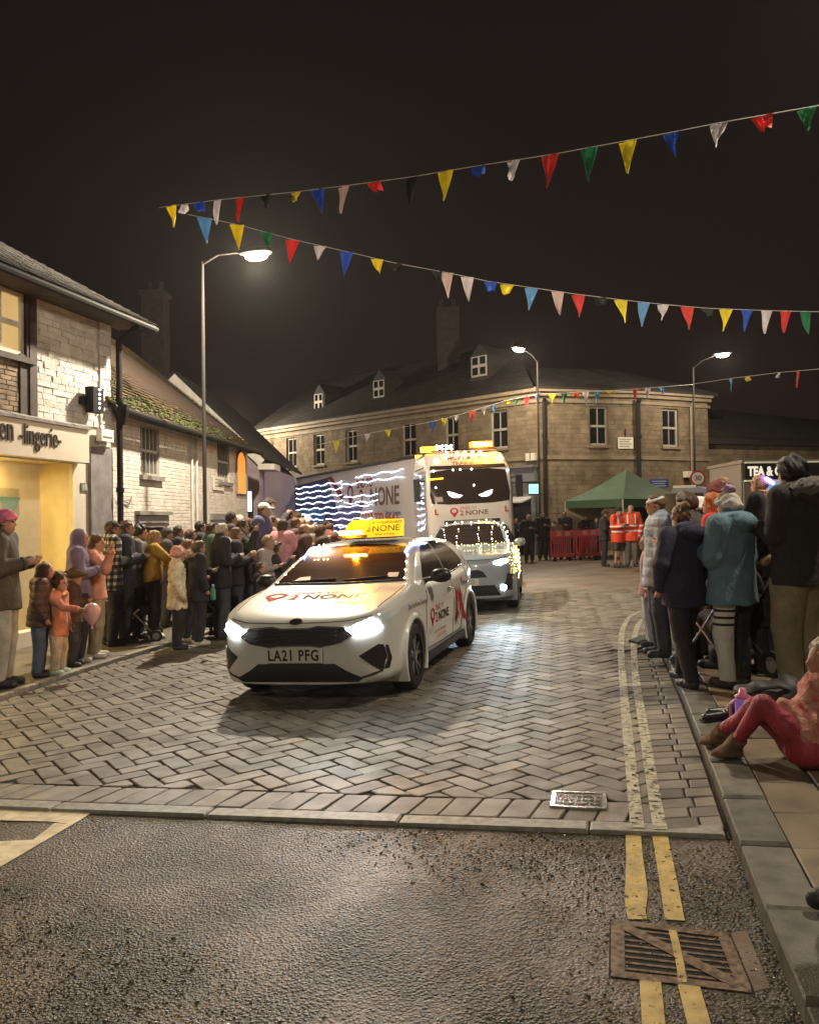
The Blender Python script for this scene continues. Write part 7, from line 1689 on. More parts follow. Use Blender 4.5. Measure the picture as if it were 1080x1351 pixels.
for px, py, top, lab, tc_, hc_ in ((846, 745, 690, 'person in a beige coat right of the hi-vis pair', (.26, .17, .13), (.1, .06, .04)), (854, 750, 700, 'child in pink right of the hi-vis pair', (.40, .17, .16), (.2, .1, .05))):
    person(lab, place(px, py, top=top, dz=0), -90, top=tc_, legs=(.03, .03, .03), hair=hc_, h=.024, group=FG)

# ---------------------------------------------------------------- girl sitting on the right pavement
def sitter():
    base = G(1052, 1014, .07); foot = [G(927, 985, .07), G(945, 1002, .07)]
    U = CAM_R
    def W3(px, py, Y): return np.array(P(px, py, Y))
    o = np.array(base); h = .011
    Yb = base.y; hip = W3(1062, 985, Yb + .02); knee = [W3(996, 934, Yb + .17), W3(1006, 930, Yb + .02)]; ank = [np.array(foot[0]) + (.10, .0, .075), np.array(foot[1]) + (.10, 0, .075)]
    ch = W3(1086, 918, Yb + .10); head = W3(1090, 898, Yb + .12)
    lo = np.array([foot[0].x - .08, Yb - .45, base.z - .12]); hi = np.array([base.x + .62, Yb + .62, base.z + .85])
    sh = [ch + (-.02, -.14, .02), ch + (.02, .15, .02)]
    B = Vol(lo, hi, h); 
    for i in (0, 1):
        hp = hip + (0, (.07, -.07)[i], 0); B.cap(hp, knee[i], .06, .045).cap(knee[i], ank[i], .045, .032); t = np.array(foot[i]) + (.02, 0, .022)
        B.cap(ank[i] - (0, 0, .03), t + (.06, 0, .01), .032, .028, k=.02).cap(t + (.06, 0, .01), t, .028, .018, k=.02)
        for q in range(5): B.cap(t + (.01, -.03 + q * .014, 0), t + (-.02 + .004 * q, -.032 + q * .015, -.004), .009, .008, k=.004)
        el = sh[i] + (-.02, (-.12, .10)[i], -.20); wr = knee[i] * .45 + hip * .55 + (0, (-.05, .03)[i], .11); B.cap(sh[i], el, .045, .036).cap(el, wr, .036, .025); B.cap(wr, wr + (-.07, 0, -.01), .028, .026, k=.01)
        for q in range(4): B.cap(wr + (-.06, -.024 + q * .016, -.01), wr + (-.11 + .006 * abs(q - 1.5), -.026 + q * .017, -.035), .0095, .008, k=.004)
        B.cap(wr + (-.03, 0, .01), wr + (-.07, .03 * (1 if i else -1), .03), .011, .009, k=.006)
    B.cap(hip, ch, .10, .085, fy=1.2).cap(ch, head, .045, .04)
    hd = head + (-.01, .0, .13); B.ell(hd, (.088, .078, .105)).ell(hd + (-.035, 0, -.05), (.06, .06, .07), k=.03).cap(hd + (-.085, 0, 0), hd + (-.10, 0, -.025), .011, .014, k=.01)
    root = B.mesh('person', SKIN2); prop(root, 'girl sitting on the pavement in maroon leggings, brown boots and a red patterned jacket', 'person', RG)
    T = Vol(lo, hi, h); T.ell(hip, (.13, .17, .12))
    for i in (0, 1):
        hp = hip + (0, (.07, -.07)[i], 0); T.cap(hp, knee[i], .092, .058, k=.04).cap(knee[i], ank[i] * .93 + knee[i] * .07, .056, .037, k=.03)
    T.ripple(.0016, 24, 3); T.mesh('leggings', cloth((.26, .022, .045), .6), root)
    for i in (0, 1):
        t = np.array(foot[i]) + (.02, 0, .03); V_ = Vol(np.minimum(t, ank[i]) - (.12, .12, .08), np.maximum(t, ank[i]) + (.16, .12, .16), .009); dr_ = (knee[i] - ank[i]) / np.linalg.norm(knee[i] - ank[i])
        V_.cap(ank[i] - dr_ * .03, ank[i] + dr_ * .10, .050, .054, k=.02).cap(ank[i] - (-.01, 0, .035), t, .046, .038, k=.03).cap(t + (.05, 0, .0), t - (.02, 0, .004), .040, .033, k=.02).plane(ank[i] + dr_ * .09, dr_, .008).plane((0, 0, base.z - .03 + .035), (0, 0, -1), .004).ripple(.0025, 40, 6 + i); V_.mesh('boot', mat('brown_suede', (.145, .088, .055), rough=.95, var=.3, vscale=18, bump=.5, bscale=140), root)
    J = Vol(lo, hi, h); J.cap(hip + (.02, 0, .05), ch, .15, .13, fy=1.25).cap(sh[0], sh[1], .06)
    for i in (0, 1):
        el = sh[i] + (-.02, (-.12, .10)[i], -.20); wr = knee[i] * .45 + hip * .55 + (0, (-.05, .03)[i], .11); J.cap(sh[i], el, .066, .055).cap(el, wr, .055, .045)
    J.cap(ch + (0, 0, .05), ch + (0, 0, .09), .095, .085, k=.04).ripple(.006, 19, 4).ripple(.004, 38, 14); J.mesh('jacket', mat('red_patterned_cloth', (.40, .06, .06), rough=.85, col2=(.50, .30, .22), vscale=26, bump=.4, bscale=60), root); wrinkle(MATS['red_patterned_cloth'])
    Hh = Vol(lo, hi, h); Hh.ell(hd + (.015, 0, .02), (.102, .096, .115)).cap(hd + (.06, 0, 0), hd + (.09, .0, -.20), .085, .06).plane(hd + (-.05, 0, .02), (-1, 0, -.3), .02); Hh.ripple(.004, 70, 5); Hh.mesh('hair', hairmat((.42, .36, .26)), root)
    return root, np.array(base)
SIT, SB = sitter()
# ================================================================== STREET LAMPS
M_post = mat('lamp_post_paint', (.012, .010, .009), rough=.8, spec=.15)
WARM = (1.0, .87, .66)
def street_lamp(label, base, top, head, energy, col=WARM, glowk=150, arm_r=.02, size=.1):
    base, top, head = Vector(base), Vector(top), Vector(head)
    t = thing('street_lamp', label, 'street lamp', base, group='street lamps')
    b = MB(); b.tube([base, base + Vector((0, 0, 1.2)), base + Vector((0, 0, 1.25)), top], [.075, .075, .042, .034], 12); b.build('column', M_post, t, smooth=True)
    b = MB(); b.tube([top + Vector((0, 0, -.06)), top + (head - top) * .3 + Vector((0, 0, .10)), head + (top - head).normalized() * .25 + Vector((0, 0, .10))], arm_r, 8); b.build('arm', M_post, t)
    d = (head - top); d.z = 0; d.normalize(); n = Vector((-d.y, d.x, 0)); o = head + Vector((0, 0, .03))
    b = MB(); pr = []
    for s_, w_, h_ in ((-.36, .05, .05), (-.28, .12, .10), (0, .16, .13), (.24, .13, .10), (.32, .05, .05)):
        pr.append([o + d * s_ + n * w_ * cos(a) + Vector((0, 0, h_ * max(0, sin(a)) + .02)) for a in np.linspace(0, pi, 7)])
    v = [p for r in pr for p in r]; f = [(i * 7 + k, i * 7 + k + 1, (i + 1) * 7 + k + 1, (i + 1) * 7 + k) for i in range(4) for k in range(6)] + [tuple(range(7)), tuple(range(28, 35))]
    b.raw(v, f); b.build('lantern_housing', M_post, t, smooth=True)
    b = MB(); Mx = Matrix((d, n, Vector((0, 0, 1)))).transposed()
    b.lathe([(.0, -.12), (.14, -.105), (.20, -.06), (.22, 0)], o, 16, Mx @ Matrix.Diagonal((1.15, .65, 1)).to_3x3()); b.build('lamp_lens', glow('lamp_lens_' + str(glowk), (1.0, .86, .62), glowk), t, smooth=True)
    l = bpy.data.lights.new('lamp_light', 'POINT'); l.energy = energy; l.color = col; l.shadow_soft_size = size; lo = bpy.data.objects.new('lamp_light', l); COL.objects.link(lo); lo.parent = t; lo.location = o - ORG[t] + Vector((0, 0, -.20))
    return t
def post_px(px, Y, py_top): b = P(px, 690, Y); return Vector((b.x, Y, gz(b.x, 0))), Vector((b.x, Y, P(px, py_top, Y).z))
b0, t0 = post_px(270.5, 16.4, 345); street_lamp('tall street lamp on the left pavement in front of the white cottage', b0, t0, P(338, 337, 16.1), LAMP_A)
b0, t0 = post_px(712, 31.2, 476); street_lamp('street lamp in front of the stone corner beside the lorry', b0, t0, P(684, 461, 30.6), LAMP_B)
b0, t0 = post_px(917.5, 31.9, 484); street_lamp('street lamp with the round speed limit sign at the right of the stone building', b0, t0, P(953, 468, 31.4), LAMP_C)
b0, t0 = post_px(333, 44.6, 566); street_lamp('far street lamp past the white bargeboard at the end of the street', b0, t0, P(308, 547, 43.8), LAMP_D)
street_lamp('street lamp just outside the top right of the photo', (5.6, 6.4, gz(5.6)), (5.6, 6.4, 6.6), (4.6, 6.6, 6.75), LAMP_E)
street_lamp('street lamp behind the photographer on the left', (-4.6, -5.5, gz(-4.6)), (-4.6, -5.5, 6.4), (-3.6, -5.2, 6.6), LAMP_F)

# ================================================================== BUNTING
FLAGC = {'y': (.72, .60, .03), 'w': (.62, .58, .60), 'r': (.62, .06, .05), 'b': (.04, .12, .48), 'l': (.16, .36, .60), 'g': (.03, .22, .10), 'p': (.62, .50, .48), 'd': (.03, .035, .03)}
def bunting(label, pts, Y0, Y1, size, flags, r=.004):
    x0, x1 = pts[0][0], pts[-1][0]; a = P(x0, 690, Y0); c = P(x1, 690, Y1); A2, C2 = V2(a), V2(c)
    def at(px):
        d = ray(px, 690); D = Vector((d.x, d.y)); T = C2 - A2; t = (A2.x * D.y - A2.y * D.x) / (T.y * D.x - T.x * D.y); q = A2 + T * t
        py = float(np.interp(px, [p[0] for p in pts], [p[1] for p in pts])); rr_ = ray(px, py); k = q.length / sqrt(rr_.x ** 2 + rr_.y ** 2); return Vector((q.x, q.y, CAM_H + rr_.z * k))
    t = thing('bunting', label, 'bunting', at(x0), group='strings of bunting')
    b = MB(); b.tube([at(x) for x in np.linspace(x0, x1, 40)], r, 5); b.build('cord', mat('bunting_cord', (.55, .52, .48), rough=.8), t)
    T3 = (Vector((C2.x, C2.y, 0)) - Vector((A2.x, A2.y, 0))).normalized(); N3 = Vector((-T3.y, T3.x, 0))
    for px, colr, kind in flags:
        o = at(px); k = {'f': 1.0, 'h': .62, 'w': .32}[kind]; w = size * .62; h = size * (k + .12 * random.random()); sk = random.uniform(-.18, .18) * size; tw = random.uniform(-.5, .5); nv = []; rows, colsn = 6, 5
        for i in range(rows):
            v = i / (rows - 1)
            for j in range(colsn):
                u = (j / (colsn - 1) - .5) * (1 - v * (.96 if kind != 'w' else .45)) * (1.0 if kind != 'h' else .9)
                wob = sin(v * 5 + px) * .03 * size + (sin(j * 2.3 + v * 4 + px) * .05 + (.16 * sin(u * 14 + px) * v if kind != 'f' else 0)) * size
                c_, s_ = cos(tw * v), sin(tw * v); nv.append(o + T3 * (u * w * c_ + sk * v) + N3 * (u * w * s_ + wob) - Vector((0, 0, h * v + .004)))
        f = [(i * colsn + j, i * colsn + j + 1, (i + 1) * colsn + j + 1, (i + 1) * colsn + j) for i in range(rows - 1) for j in range(colsn - 1)]
        n = len(nv); back = [p + N3 * .002 for p in nv]; f2 = [tuple(q + n for q in reversed(q_)) for q_ in f]
        b = MB(); b.raw(nv + back, f + f2); c3 = FLAGC[colr]
        m = MATS.get('pennant_' + colr)
        if m is None:
            m = mat('pennant_' + colr, c3, rough=.7, var=.2, vscale=14); bs = m.node_tree.nodes['Principled BSDF']; tr_ = m.node_tree.nodes.new('ShaderNodeBsdfTranslucent'); tr_.inputs[0].default_value = (*c3, 1); mx = m.node_tree.nodes.new('ShaderNodeMixShader'); mx.inputs[0].default_value = .45
            out = [q for q in m.node_tree.nodes if q.type == 'OUTPUT_MATERIAL'][0]; m.node_tree.links.new(bs.outputs[0], mx.inputs[1]); m.node_tree.links.new(tr_.outputs[0], mx.inputs[2]); m.node_tree.links.new(mx.outputs[0], out.inputs[0])
        b.build('pennant', m, t, smooth=True)
def seq(s): return [(float(a), c, k) for a, c, k in (q.split(',') for q in s.split())]
bunting('highest string of bunting rising from the left lamp to the top right', [(214, 274), (290, 264), (395, 253), (460, 245), (549, 233), (637, 218), (734, 203), (836, 184), (894, 173), (958, 160), (1015, 150), (1110, 133)], 11.6, 6.6, .285,
        seq('231,y,f 247,w,w 268,b,w 291,w,f 321,r,f 356,d,h 396,y,w 425,b,f 459,p,f 500,r,w 549,d,f 595,y,f 637,b,w 685,w,h 734,r,f 785,g,f 836,y,f 894,b,h 958,w,h 1015,r,w 1075,g,h'))
bunting('long middle string of bunting sagging from the left lamp to the right edge', [(252, 283), (317, 296), (391, 316), (463, 332), (526, 347), (593, 359), (650, 371), (706, 379), (768, 388), (825, 395), (880, 401), (938, 406), (1016, 409), (1110, 411)], 10.4, 11.6, .30,
        seq('274,l,f 317,y,f 356,g,h 391,r,f 427,w,h 462,b,f 502,y,h 526,d,w 581,d,h 593,p,f 621,w,f 651,b,w 674,y,w 706,l,f 740,p,f 768,r,f 797,d,w 824,y,f 854,l,f 880,w,h 912,r,f 938,d,w 963,y,f 990,b,f 1016,w,f 1041,r,f 1067,g,f'))
bunting('small bunting string in front of the stone building above the lorry', [(415, 588), (486, 572), (573, 556), (625, 542), (671, 528), (711, 520), (775, 517), (840, 513), (917, 507)], 30.5, 31.8, .42,
        seq('445,y,f 486,w,h 513,y,h 573,b,f 588,y,h 604,w,h 625,r,f 640,w,h 653,l,h 671,y,w 684,g,h 697,r,f 711,l,h 731,y,f 747,g,f 762,r,w 775,w,f 790,l,f 807,y,w 840,r,f 857,p,f 875,l,h'), .007)
bunting('short bunting string at the right running off the photo edge', [(919, 506), (967, 499), (1031, 491), (1110, 484)], 31.8, 20, .42, seq('967,l,f 990,y,w 1031,w,w 1056,r,f'), .006)

# ================================================================== GAZEBO, BARRIERS, CATERING TRAILER, VAN
gp_ = [P(822, 690, 26.6), P(906, 690, 28.7), P(834, 690, 30.9), P(746, 690, 28.8)]; gz0 = gz(gp_[0].x, 0)
M_gaz = mat('green_canvas', (.055, .105, .055), rough=.8, var=.12, vscale=2); M_gpole = mat('white_pole', (.5, .48, .45), rough=.5)
gzb = thing('gazebo', 'dark green pop-up gazebo on white poles in front of the stone wall', 'gazebo', (sum(p.x for p in gp_) / 4, sum(p.y for p in gp_) / 4, gz0))
ze, zp = P(746, 661, 28.8).z, P(817, 619, 28.7).z; pk = Vector((gzb.location.x, gzb.location.y, zp))
for i in range(4):
    a, c = gp_[i].copy(), gp_[(i + 1) % 4].copy(); a.z = c.z = ze; vs = []; n = 6
    for u in range(n + 1):
        for v in range(n + 1):
            q = a.lerp(c, v / n).lerp(pk, u / n); q.z -= .12 * sin(pi * u / n) * (.6 + .4 * sin(pi * v / n)); vs.append(q)
    b = MB(); m_ = n + 1; b.raw(vs, [(u * m_ + v, u * m_ + v + 1, (u + 1) * m_ + v + 1, (u + 1) * m_ + v) for u in range(n) for v in range(n)]); b.raw([p - Vector((0, 0, .01)) for p in vs], [((u + 1) * m_ + v, (u + 1) * m_ + v + 1, u * m_ + v + 1, u * m_ + v) for u in range(n) for v in range(n)]); b.build('roof_panel', M_gaz, gzb, smooth=True)
    b = MB(); d_ = (c - a).normalized(); nn = Vector((d_.y, -d_.x, 0)) * .01; b.prism([a - Vector((0, 0, .001)), c - Vector((0, 0, .001)), c - Vector((0, 0, .27)), a - Vector((0, 0, .27))], nn); b.build('valance', M_gaz, gzb)
    b = MB(); b.tube([(a.x, a.y, gz(a.x)), (a.x, a.y, ze - .02)], .025, 8); b.build('leg', M_gpole, gzb)
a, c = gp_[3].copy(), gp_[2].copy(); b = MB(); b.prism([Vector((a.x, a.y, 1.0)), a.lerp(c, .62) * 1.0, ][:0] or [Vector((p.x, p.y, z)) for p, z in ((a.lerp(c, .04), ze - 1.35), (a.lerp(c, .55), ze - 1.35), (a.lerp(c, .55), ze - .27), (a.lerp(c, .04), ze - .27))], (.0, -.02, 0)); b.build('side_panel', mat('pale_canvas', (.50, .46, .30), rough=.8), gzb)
b = MB(); b.prism([Vector((p.x, p.y, z)) for p, z in ((gp_[2], gz0), (gp_[1], gz0), (gp_[1], ze - .25), (gp_[2], ze - .25))], (0, .02, 0)); b.build('back_wall', mat('interior_shade', (.02, .022, .02), rough=.9), gzb)  # black sheet stands in for the shaded inside of the gazebo
tb = thing('folding_table', 'table under the gazebo beside the hi-vis marshals', 'table', (gp_[0].x + .9, 28.0, gz(gp_[0].x + .9)))
b = MB(); b.box((gp_[0].x + .9, 28.0, tb.location.z + .74), (1.8, .7, .04)); b.build('table_top', M_gpole, tb)
for dx in (-.8, .8): b = MB(); b.box((gp_[0].x + .9 + dx, 28, tb.location.z + .36), (.04, .6, .72)); b.build('leg', M_gpole, tb)
M_bar = mat('red_plastic', (.72, .045, .06), rough=.45); M_refl = mat('barrier_reflector', (.62, .30, .28), rough=.4)
for i, (px0, py0, px1, py1) in enumerate(((725, 735.5, 757.5, 739), (758.5, 738.5, 792, 740.5))):
    a = P(px0, 690, 28.1 - .25 * i); c = P(px1, 690, 27.9 - .25 * i); a.z = gz(a.x); c.z = gz(c.x); d_ = (c - a).normalized(); L = (c - a).length
    t = thing('plastic_barrier', ('red plastic crowd barrier, the left one of the joined pair', 'red plastic crowd barrier next to the hi-vis marshals')[i], 'barrier', a, group='red plastic barriers')
    def bb(u0, u1, z0, z1, w, nm, m=M_bar): b = MB(); b.bar(a + d_ * ((u0 + u1) / 2) + Vector((0, 0, z0)), a + d_ * ((u0 + u1) / 2) + Vector((0, 0, z1)), u1 - u0, w, up=(-d_.y, d_.x, 0)) if False else b.hexa([a + d_ * u + Vector((-d_.y, d_.x, 0)) * s_ * w / 2 + Vector((0, 0, z)) for z in (z0, z1) for u, s_ in ((u0, -1), (u1, -1), (u1, 1), (u0, 1))]); return b.build(nm, m, t)
    bb(0, L, .80, 1.02, .07, 'top_board'); bb(0, L, .12, .24, .07, 'bottom_rail'); bb(0, .06, .24, .80, .06, 'end_post'); bb(L - .06, L, .24, .80, .06, 'end_post')
    for k in range(9): bb(.11 + k * (L - .25) / 8.6, .155 + k * (L - .25) / 8.6, .24, .80, .04, 'bar')
    for k in (.28, .62): bb(L * k, L * k + .15, .845, .985, .08, 'reflector', M_refl)
    for u in (.12, L - .2):
        b = MB(); q = a + d_ * u; nrm = Vector((-d_.y, d_.x, 0)); b.hexa([q + d_ * s_ + nrm * w_ + Vector((0, 0, z)) for z in (0, .12) for s_, w_ in ((0, -.3), (.08, -.3), (.08, .3), (0, .3))]); b.build('foot', M_pipe, t)
# catering trailer with its lit sign
ct = P(1004, 690, 17.0); CTY = 17.0
ctr = thing('catering_trailer', 'catering trailer with a black sign lettered TEA & COFFEE and a blue-lit hatch', 'food trailer', (ct.x + 1.4, CTY, gz(ct.x)))
zs0, zs1 = P(1030, 633, CTY).z, P(1030, 611, CTY).z; xl = P(981, 640, CTY).x; xr = xl + 3.4; zg_ = gz(xl)
b = MB(); b.box(((xl + xr) / 2, CTY + 1.0, (zs1 + zg_ + .45) / 2), (xr - xl, 1.9, zs1 - zg_ - .45)); 
M_ctr = mat('trailer_cream', (.17, .15, .13), rough=.5)
b = MB()
for (x0, x1, z0, z1) in ((xl, xl + .35, zg_ + .45, zs0), (xr - .35, xr, zg_ + .45, zs0), (xl + .35, xr - .35, zg_ + .45, zg_ + 1.1)): b.box(((x0 + x1) / 2, CTY + .03, (z0 + z1) / 2), (x1 - x0, .06, z1 - z0))
b.build('front_wall', M_ctr, ctr)
b = MB(); b.box(((xl + xr) / 2, CTY + 1.9, (zs1 + zg_ + .45) / 2), (xr - xl, .06, zs1 - zg_ - .45)); b.build('back_wall', glow('blue_lit_lining', (.30, .52, .85), .55), ctr)
for x in (xl, xr): b = MB(); b.box((x, CTY + .97, (zs1 + zg_ + .45) / 2), (.05, 1.8, zs1 - zg_ - .45)); b.build('side_wall', M_ctr, ctr)
b = MB(); b.box(((xl + xr) / 2, CTY + .95, zs1 + .04), (xr - xl + .1, 2.0, .07)); b.build('roof', M_ctr, ctr)
b = MB(); b.box(((xl + xr) / 2, CTY - .02, (zs0 + zs1) / 2), (xr - xl, .10, zs1 - zs0)); b.build('sign_board', M_pipe, ctr)
for z in (zs0 - .015, zs1 + .015): b = MB(); b.box(((xl + xr) / 2, CTY - .05, z), (xr - xl, .14, .03)); b.build('sign_edge', glow('cream_sign_edge', (.8, .72, .5), .3), ctr)
text('TEA & COFFEE', .26, (xl + .06, CTY - .072, (zs0 + zs1) / 2), (1, 0, 0), (0, 0, 1), glow('sign_letter', (1, .93, .78), .6), ctr, .01, bold=.012, sx=.72, align='LEFT')
b = MB(); b.box(((xl + xr) / 2, CTY - .12, zg_ + 1.12), (xr - xl - .6, .34, .04)); b.build('counter', M_gpole, ctr)
for x in (xl + .9, xr - .9): b = MB(); b.lathe([(.2, -.1), (.3, -.09), (.3, .09), (.2, .1)], (x, CTY + .15, zg_ + .3), 18, Matrix.Rotation(R_(90), 3, 'X')); b.build('wheel', M_tyre, ctr)
# grey van behind the right-hand crowd
v0 = P(884, 690, 20.2); v1 = P(985, 690, 19.2); vd = (V2(v1) - V2(v0)); Lv = vd.length; vz = gz(v0.x); zt0 = P(915, 641, 19.9).z - gz(P(915, 690, 19.9).x)
van = thing('grey_van', 'pale-roofed grey van parked behind the right-hand spectators', 'van', (v0.x, v0.y, vz), math.atan2(vd.y, vd.x)); ORG[van] = Vector((0, 0, 0))
pv = [(0, .35), (Lv, .35), (Lv, .9), (Lv - .25, 1.05), (Lv - .75, zt0 - .12), (Lv - 1.1, zt0), (.1, zt0), (0, zt0 - .15)]
b = MB(); b.prism([(x, .0, z) for x, z in pv], (0, 1.75, 0)); vb = b.build('body', mat('van_grey', (.15, .14, .16), rough=.4, coat=.4), van, world=False)
b = MB(); b.prism([(.08, -.01, zt0 - .02), (Lv - 1.15, -.01, zt0 - .02), (Lv - 1.15, -.01, zt0 + .04), (.08, -.01, zt0 + .04)], (0, 1.77, 0)); b.build('roof', mat('van_roof', (.45, .40, .32), rough=.5), van, world=False)
b = MB(); b.prism([(Lv - 1.9, -.012, 1.15), (Lv - .72, -.012, 1.15), (Lv - 1.0, -.012, zt0 - .15), (Lv - 1.9, -.012, zt0 - .15)], (0, .02, 0)); b.build('side_window', M_cg, van, world=False)
for x in (.7, Lv - .8): b = MB(); b.lathe([(.2, -.1), (.31, -.09), (.32, 0), (.31, .09), (.2, .1)], (x, .1, .32), 20, Matrix.Rotation(R_(90), 3, 'X')); b.build('wheel', M_tyre, van, world=False)

# ================================================================== PUSHCHAIRS AND SMALL THINGS
M_tube = mat('grey_tube', (.35, .34, .34), rough=.3, metal=.8); M_fab = mat('dark_pushchair_fabric', (.018, .016, .02), rough=.8); M_pk = mat('pink_fabric', (.5, .2, .22), rough=.8)
def pushchair(label, px, py, dz, rz, hoodm, s=1.0):
    g_ = G(px, py, dz); t = thing('pushchair', label, 'pushchair', g_, rz, group='pushchairs among the spectators'); ORG[t] = Vector((0, 0, 0)); S_ = lambda *p: tuple(q * s for q in p)
    for e in (-1, 1):
        for y, r in ((.36, .09), (-.34, .13)):
            b = MB(); M = Matrix.Rotation(R_(90), 3, 'Y'); b.lathe([(r * .6 * s, -.02), (r * s, -.018), (r * s, .018), (r * .6 * s, .02)], S_(e * .24, y, r), 18, M, cap=False); w_ = b.build('wheel', M_tyre, t, world=False)
            b = MB(); b.lathe([(0, -.012), (r * .62 * s, -.01), (r * .62 * s, .01), (0, .012)], S_(e * .24, y, r), 14, M); b.build('hub', M_tube, w_, world=False)
        b = MB(); b.tube([S_(e * .24, .36, .09), S_(e * .23, -.05, .55), S_(e * .22, -.42, 1.02)], .014 * s, 8); b.build('side_tube', M_tube, t, world=False)
        b = MB(); b.tube([S_(e * .24, -.34, .13), S_(e * .23, .12, .5)], .013 * s, 8); b.build('rear_tube', M_tube, t, world=False)
    b = MB(); b.tube([S_(-.22, -.42, 1.02), S_(-.12, -.46, 1.05), S_(.12, -.46, 1.05), S_(.22, -.42, 1.02)], .017 * s, 8); b.build('handle', M_fab, t, world=False)
    V_ = Vol((-.4, -.5, .1), (.4, .6, 1.2), .016); V_.cap(S_(-.14, .22, .48), S_(.14, .22, .48), .06 * s).cap(S_(-.14, -.08, .47), S_(.14, -.08, .47), .07 * s, k=.06).cap(S_(0, .2, .46), S_(0, -.05, .46), .15 * s, fy=1, k=.06).cap(S_(-.13, -.1, .5), S_(-.13, -.26, .85), .05 * s, k=.08).cap(S_(.13, -.1, .5), S_(.13, -.26, .85), .05 * s, k=.08).cap(S_(0, -.1, .5), S_(0, -.26, .85), .08 * s, k=.1).plane(S_(0, 0, .40), (0, 0, -1)); V_.mesh('seat', M_fab, t)
    V_ = Vol((-.4, -.6, .6), (.4, .5, 1.3), .016); V_.ell(S_(0, -.12, .86), S_(.24, .30, .24)).ell(S_(0, -.08, .78), S_(.21, .34, .22), k=.01, sub=True).plane(S_(0, 0, .84), (0, .2, -1), .01); V_.mesh('hood', hoodm, t)
    V_ = Vol((-.4, -.5, .1), (.4, .5, .5), .016); V_.ell(S_(0, -.08, .24), S_(.19, .24, .10)).ripple(.006, 25, 2); V_.mesh('basket', M_fab, t)
    return t
pushchair('dark pushchair with grey wheels between the plaid shirt and mustard jacket', 174, 846, .03, R_(-75), M_fab)
pushchair('small pushchair with a dark seat holding the child in the pink sunhat', 281, 838, .03, R_(-80), M_pk, .9)
pushchair('black pushchair with a bright tube behind the navy coat on the right pavement', 957, 890, .066, R_(20), M_fab, .95)
L3b = person('child in a brown fuzzy brimmed hat right behind the toddler', place(97, 879, top=752), 80, top=(.07, .035, .025), legs=(.03, .025, .03), hat='brim', hatc=(.085, .045, .018), style='none', kid=.5, h=.013, arms=('pocket', 'hold'), group=LG)
hb = joints(tod, 95, (.06, .40, tod[3] * .47)); bl = thing('pink_balloon', 'small pale pink balloon held low beside the toddler', 'balloon', P(121, 808, hb.y + .1))
b = MB(); b.lathe([(0.0, -.17), (.02, -.15), (.075, -.08), (.105, .0), (.10, .05), (.06, .10), (0, .12)], bl.location, 18); b.build('balloon_skin', mat('balloon_pink', (.62, .40, .42), rough=.25), bl, smooth=True)
b = MB(); b.lathe([(.022, -.03), (.008, 0)], bl.location + Vector((0, 0, -.165)), 8); b.build('knot', mat('balloon_pink'), bl)
gl_ = thing('green_light_wand', 'small green glowing toy light held by a child near the windscreen', 'toy light', P(345, 751, 13.1)); b = MB(); b.lathe([(0, -.05), (.035, -.035), (.045, 0), (.035, .035), (0, .05)], gl_.location, 10); b.build('bulb', glow('green_toy', (.06, 1, .45), 7), gl_); b = MB(); b.tube([gl_.location + Vector((0, 0, -.05)), gl_.location + Vector((0, .02, -.22))], .014, 8); b.build('handle', M_fab, gl_)
bt = thing('drink_bottle', 'green and white drinks bottle hanging beside the bare-legged child', 'bottle', P(281, 783, 11.0)); b = MB(); b.lathe([(.03, -.09), (.034, -.08), (.034, .05), (.016, .08), (.016, .10)], bt.location, 12); b.build('bottle_body', mat('green_bottle', (.08, .32, .22), rough=.15), bt, smooth=True); b = MB(); b.lathe([(.018, .101), (.018, .12)], bt.location, 10); b.build('cap', M_cream, bt)
# sitting girl's things
pb = G(980, 960, .07); pbt = P(979, 908, pb.y); hP = pbt.z - pb.z
pk_ = thing('purple_tumbler', 'pink and purple glowing tumbler standing by the sitting girl\'s knees', 'tumbler', pb)
b = MB(); b.lathe([(.045, 0), (.05, .03), (.052, hP * .72), (.05, hP * .75)], pb, 18); b.build('cup', mat('violet_plastic', (.36, .20, .62), rough=.25, emit=(.34, .14, .7), estr=.12), pk_, smooth=True)
b = MB(); b.lathe([(.054, hP * .752), (.054, hP * .80), (.03, hP * .86), (.022, hP)], pb, 16); b.build('lid', mat('pink_plastic', (.55, .16, .28), rough=.3), pk_, smooth=True)
b = MB(); b.tube([pb + Vector((-.056, 0, .02)), pb + Vector((-.085, 0, .06)), pb + Vector((-.085, 0, hP * .6)), pb + Vector((-.056, 0, hP * .7))], .01, 6); b.build('handle', mat('pink_plastic'), pk_)
for i, (px, py, rz) in enumerate(((952, 950, 15), (958, 944, 8))):
    g_ = G(px, py, .07); t = thing('black_shoe', ('empty black lace-up shoe lying nearer the kerb by the sitting girl', 'empty black shoe lying farther from the kerb by the purple tumbler')[i], 'shoe', g_, R_(rz)); V_ = Vol((-.2, -.12, -.02), (.2, .12, .16), .008)
    V_.cap((-.13, 0, .028), (.10, 0, .032), .030, .036, k=.02).cap((.05, 0, .04), (.10, 0, .085), .035, .034, k=.02).ell((.09, 0, .12), (.03, .022, .04), k=.005, sub=True).plane((0, 0, .004), (0, 0, -1), .003); V_.mesh('upper', mat('black_leather', (.015, .014, .016), rough=.35), t)
    b = MB(); b.hexa([(x, y, z) for z in (0, .012) for x, y in ((-.165, -.03), (.13, -.034), (.13, .034), (-.165, .03))]); b.build('sole', M_tyre, t, world=False)
    for k in range(3): b = MB(); b.tube([(.0 + k * .025, -.03, .062 + k * .008), (.01 + k * .025, 0, .072 + k * .008), (.0 + k * .025, .03, .062 + k * .008)], .004, 5); b.build('lace', M_cream, t, world=False)
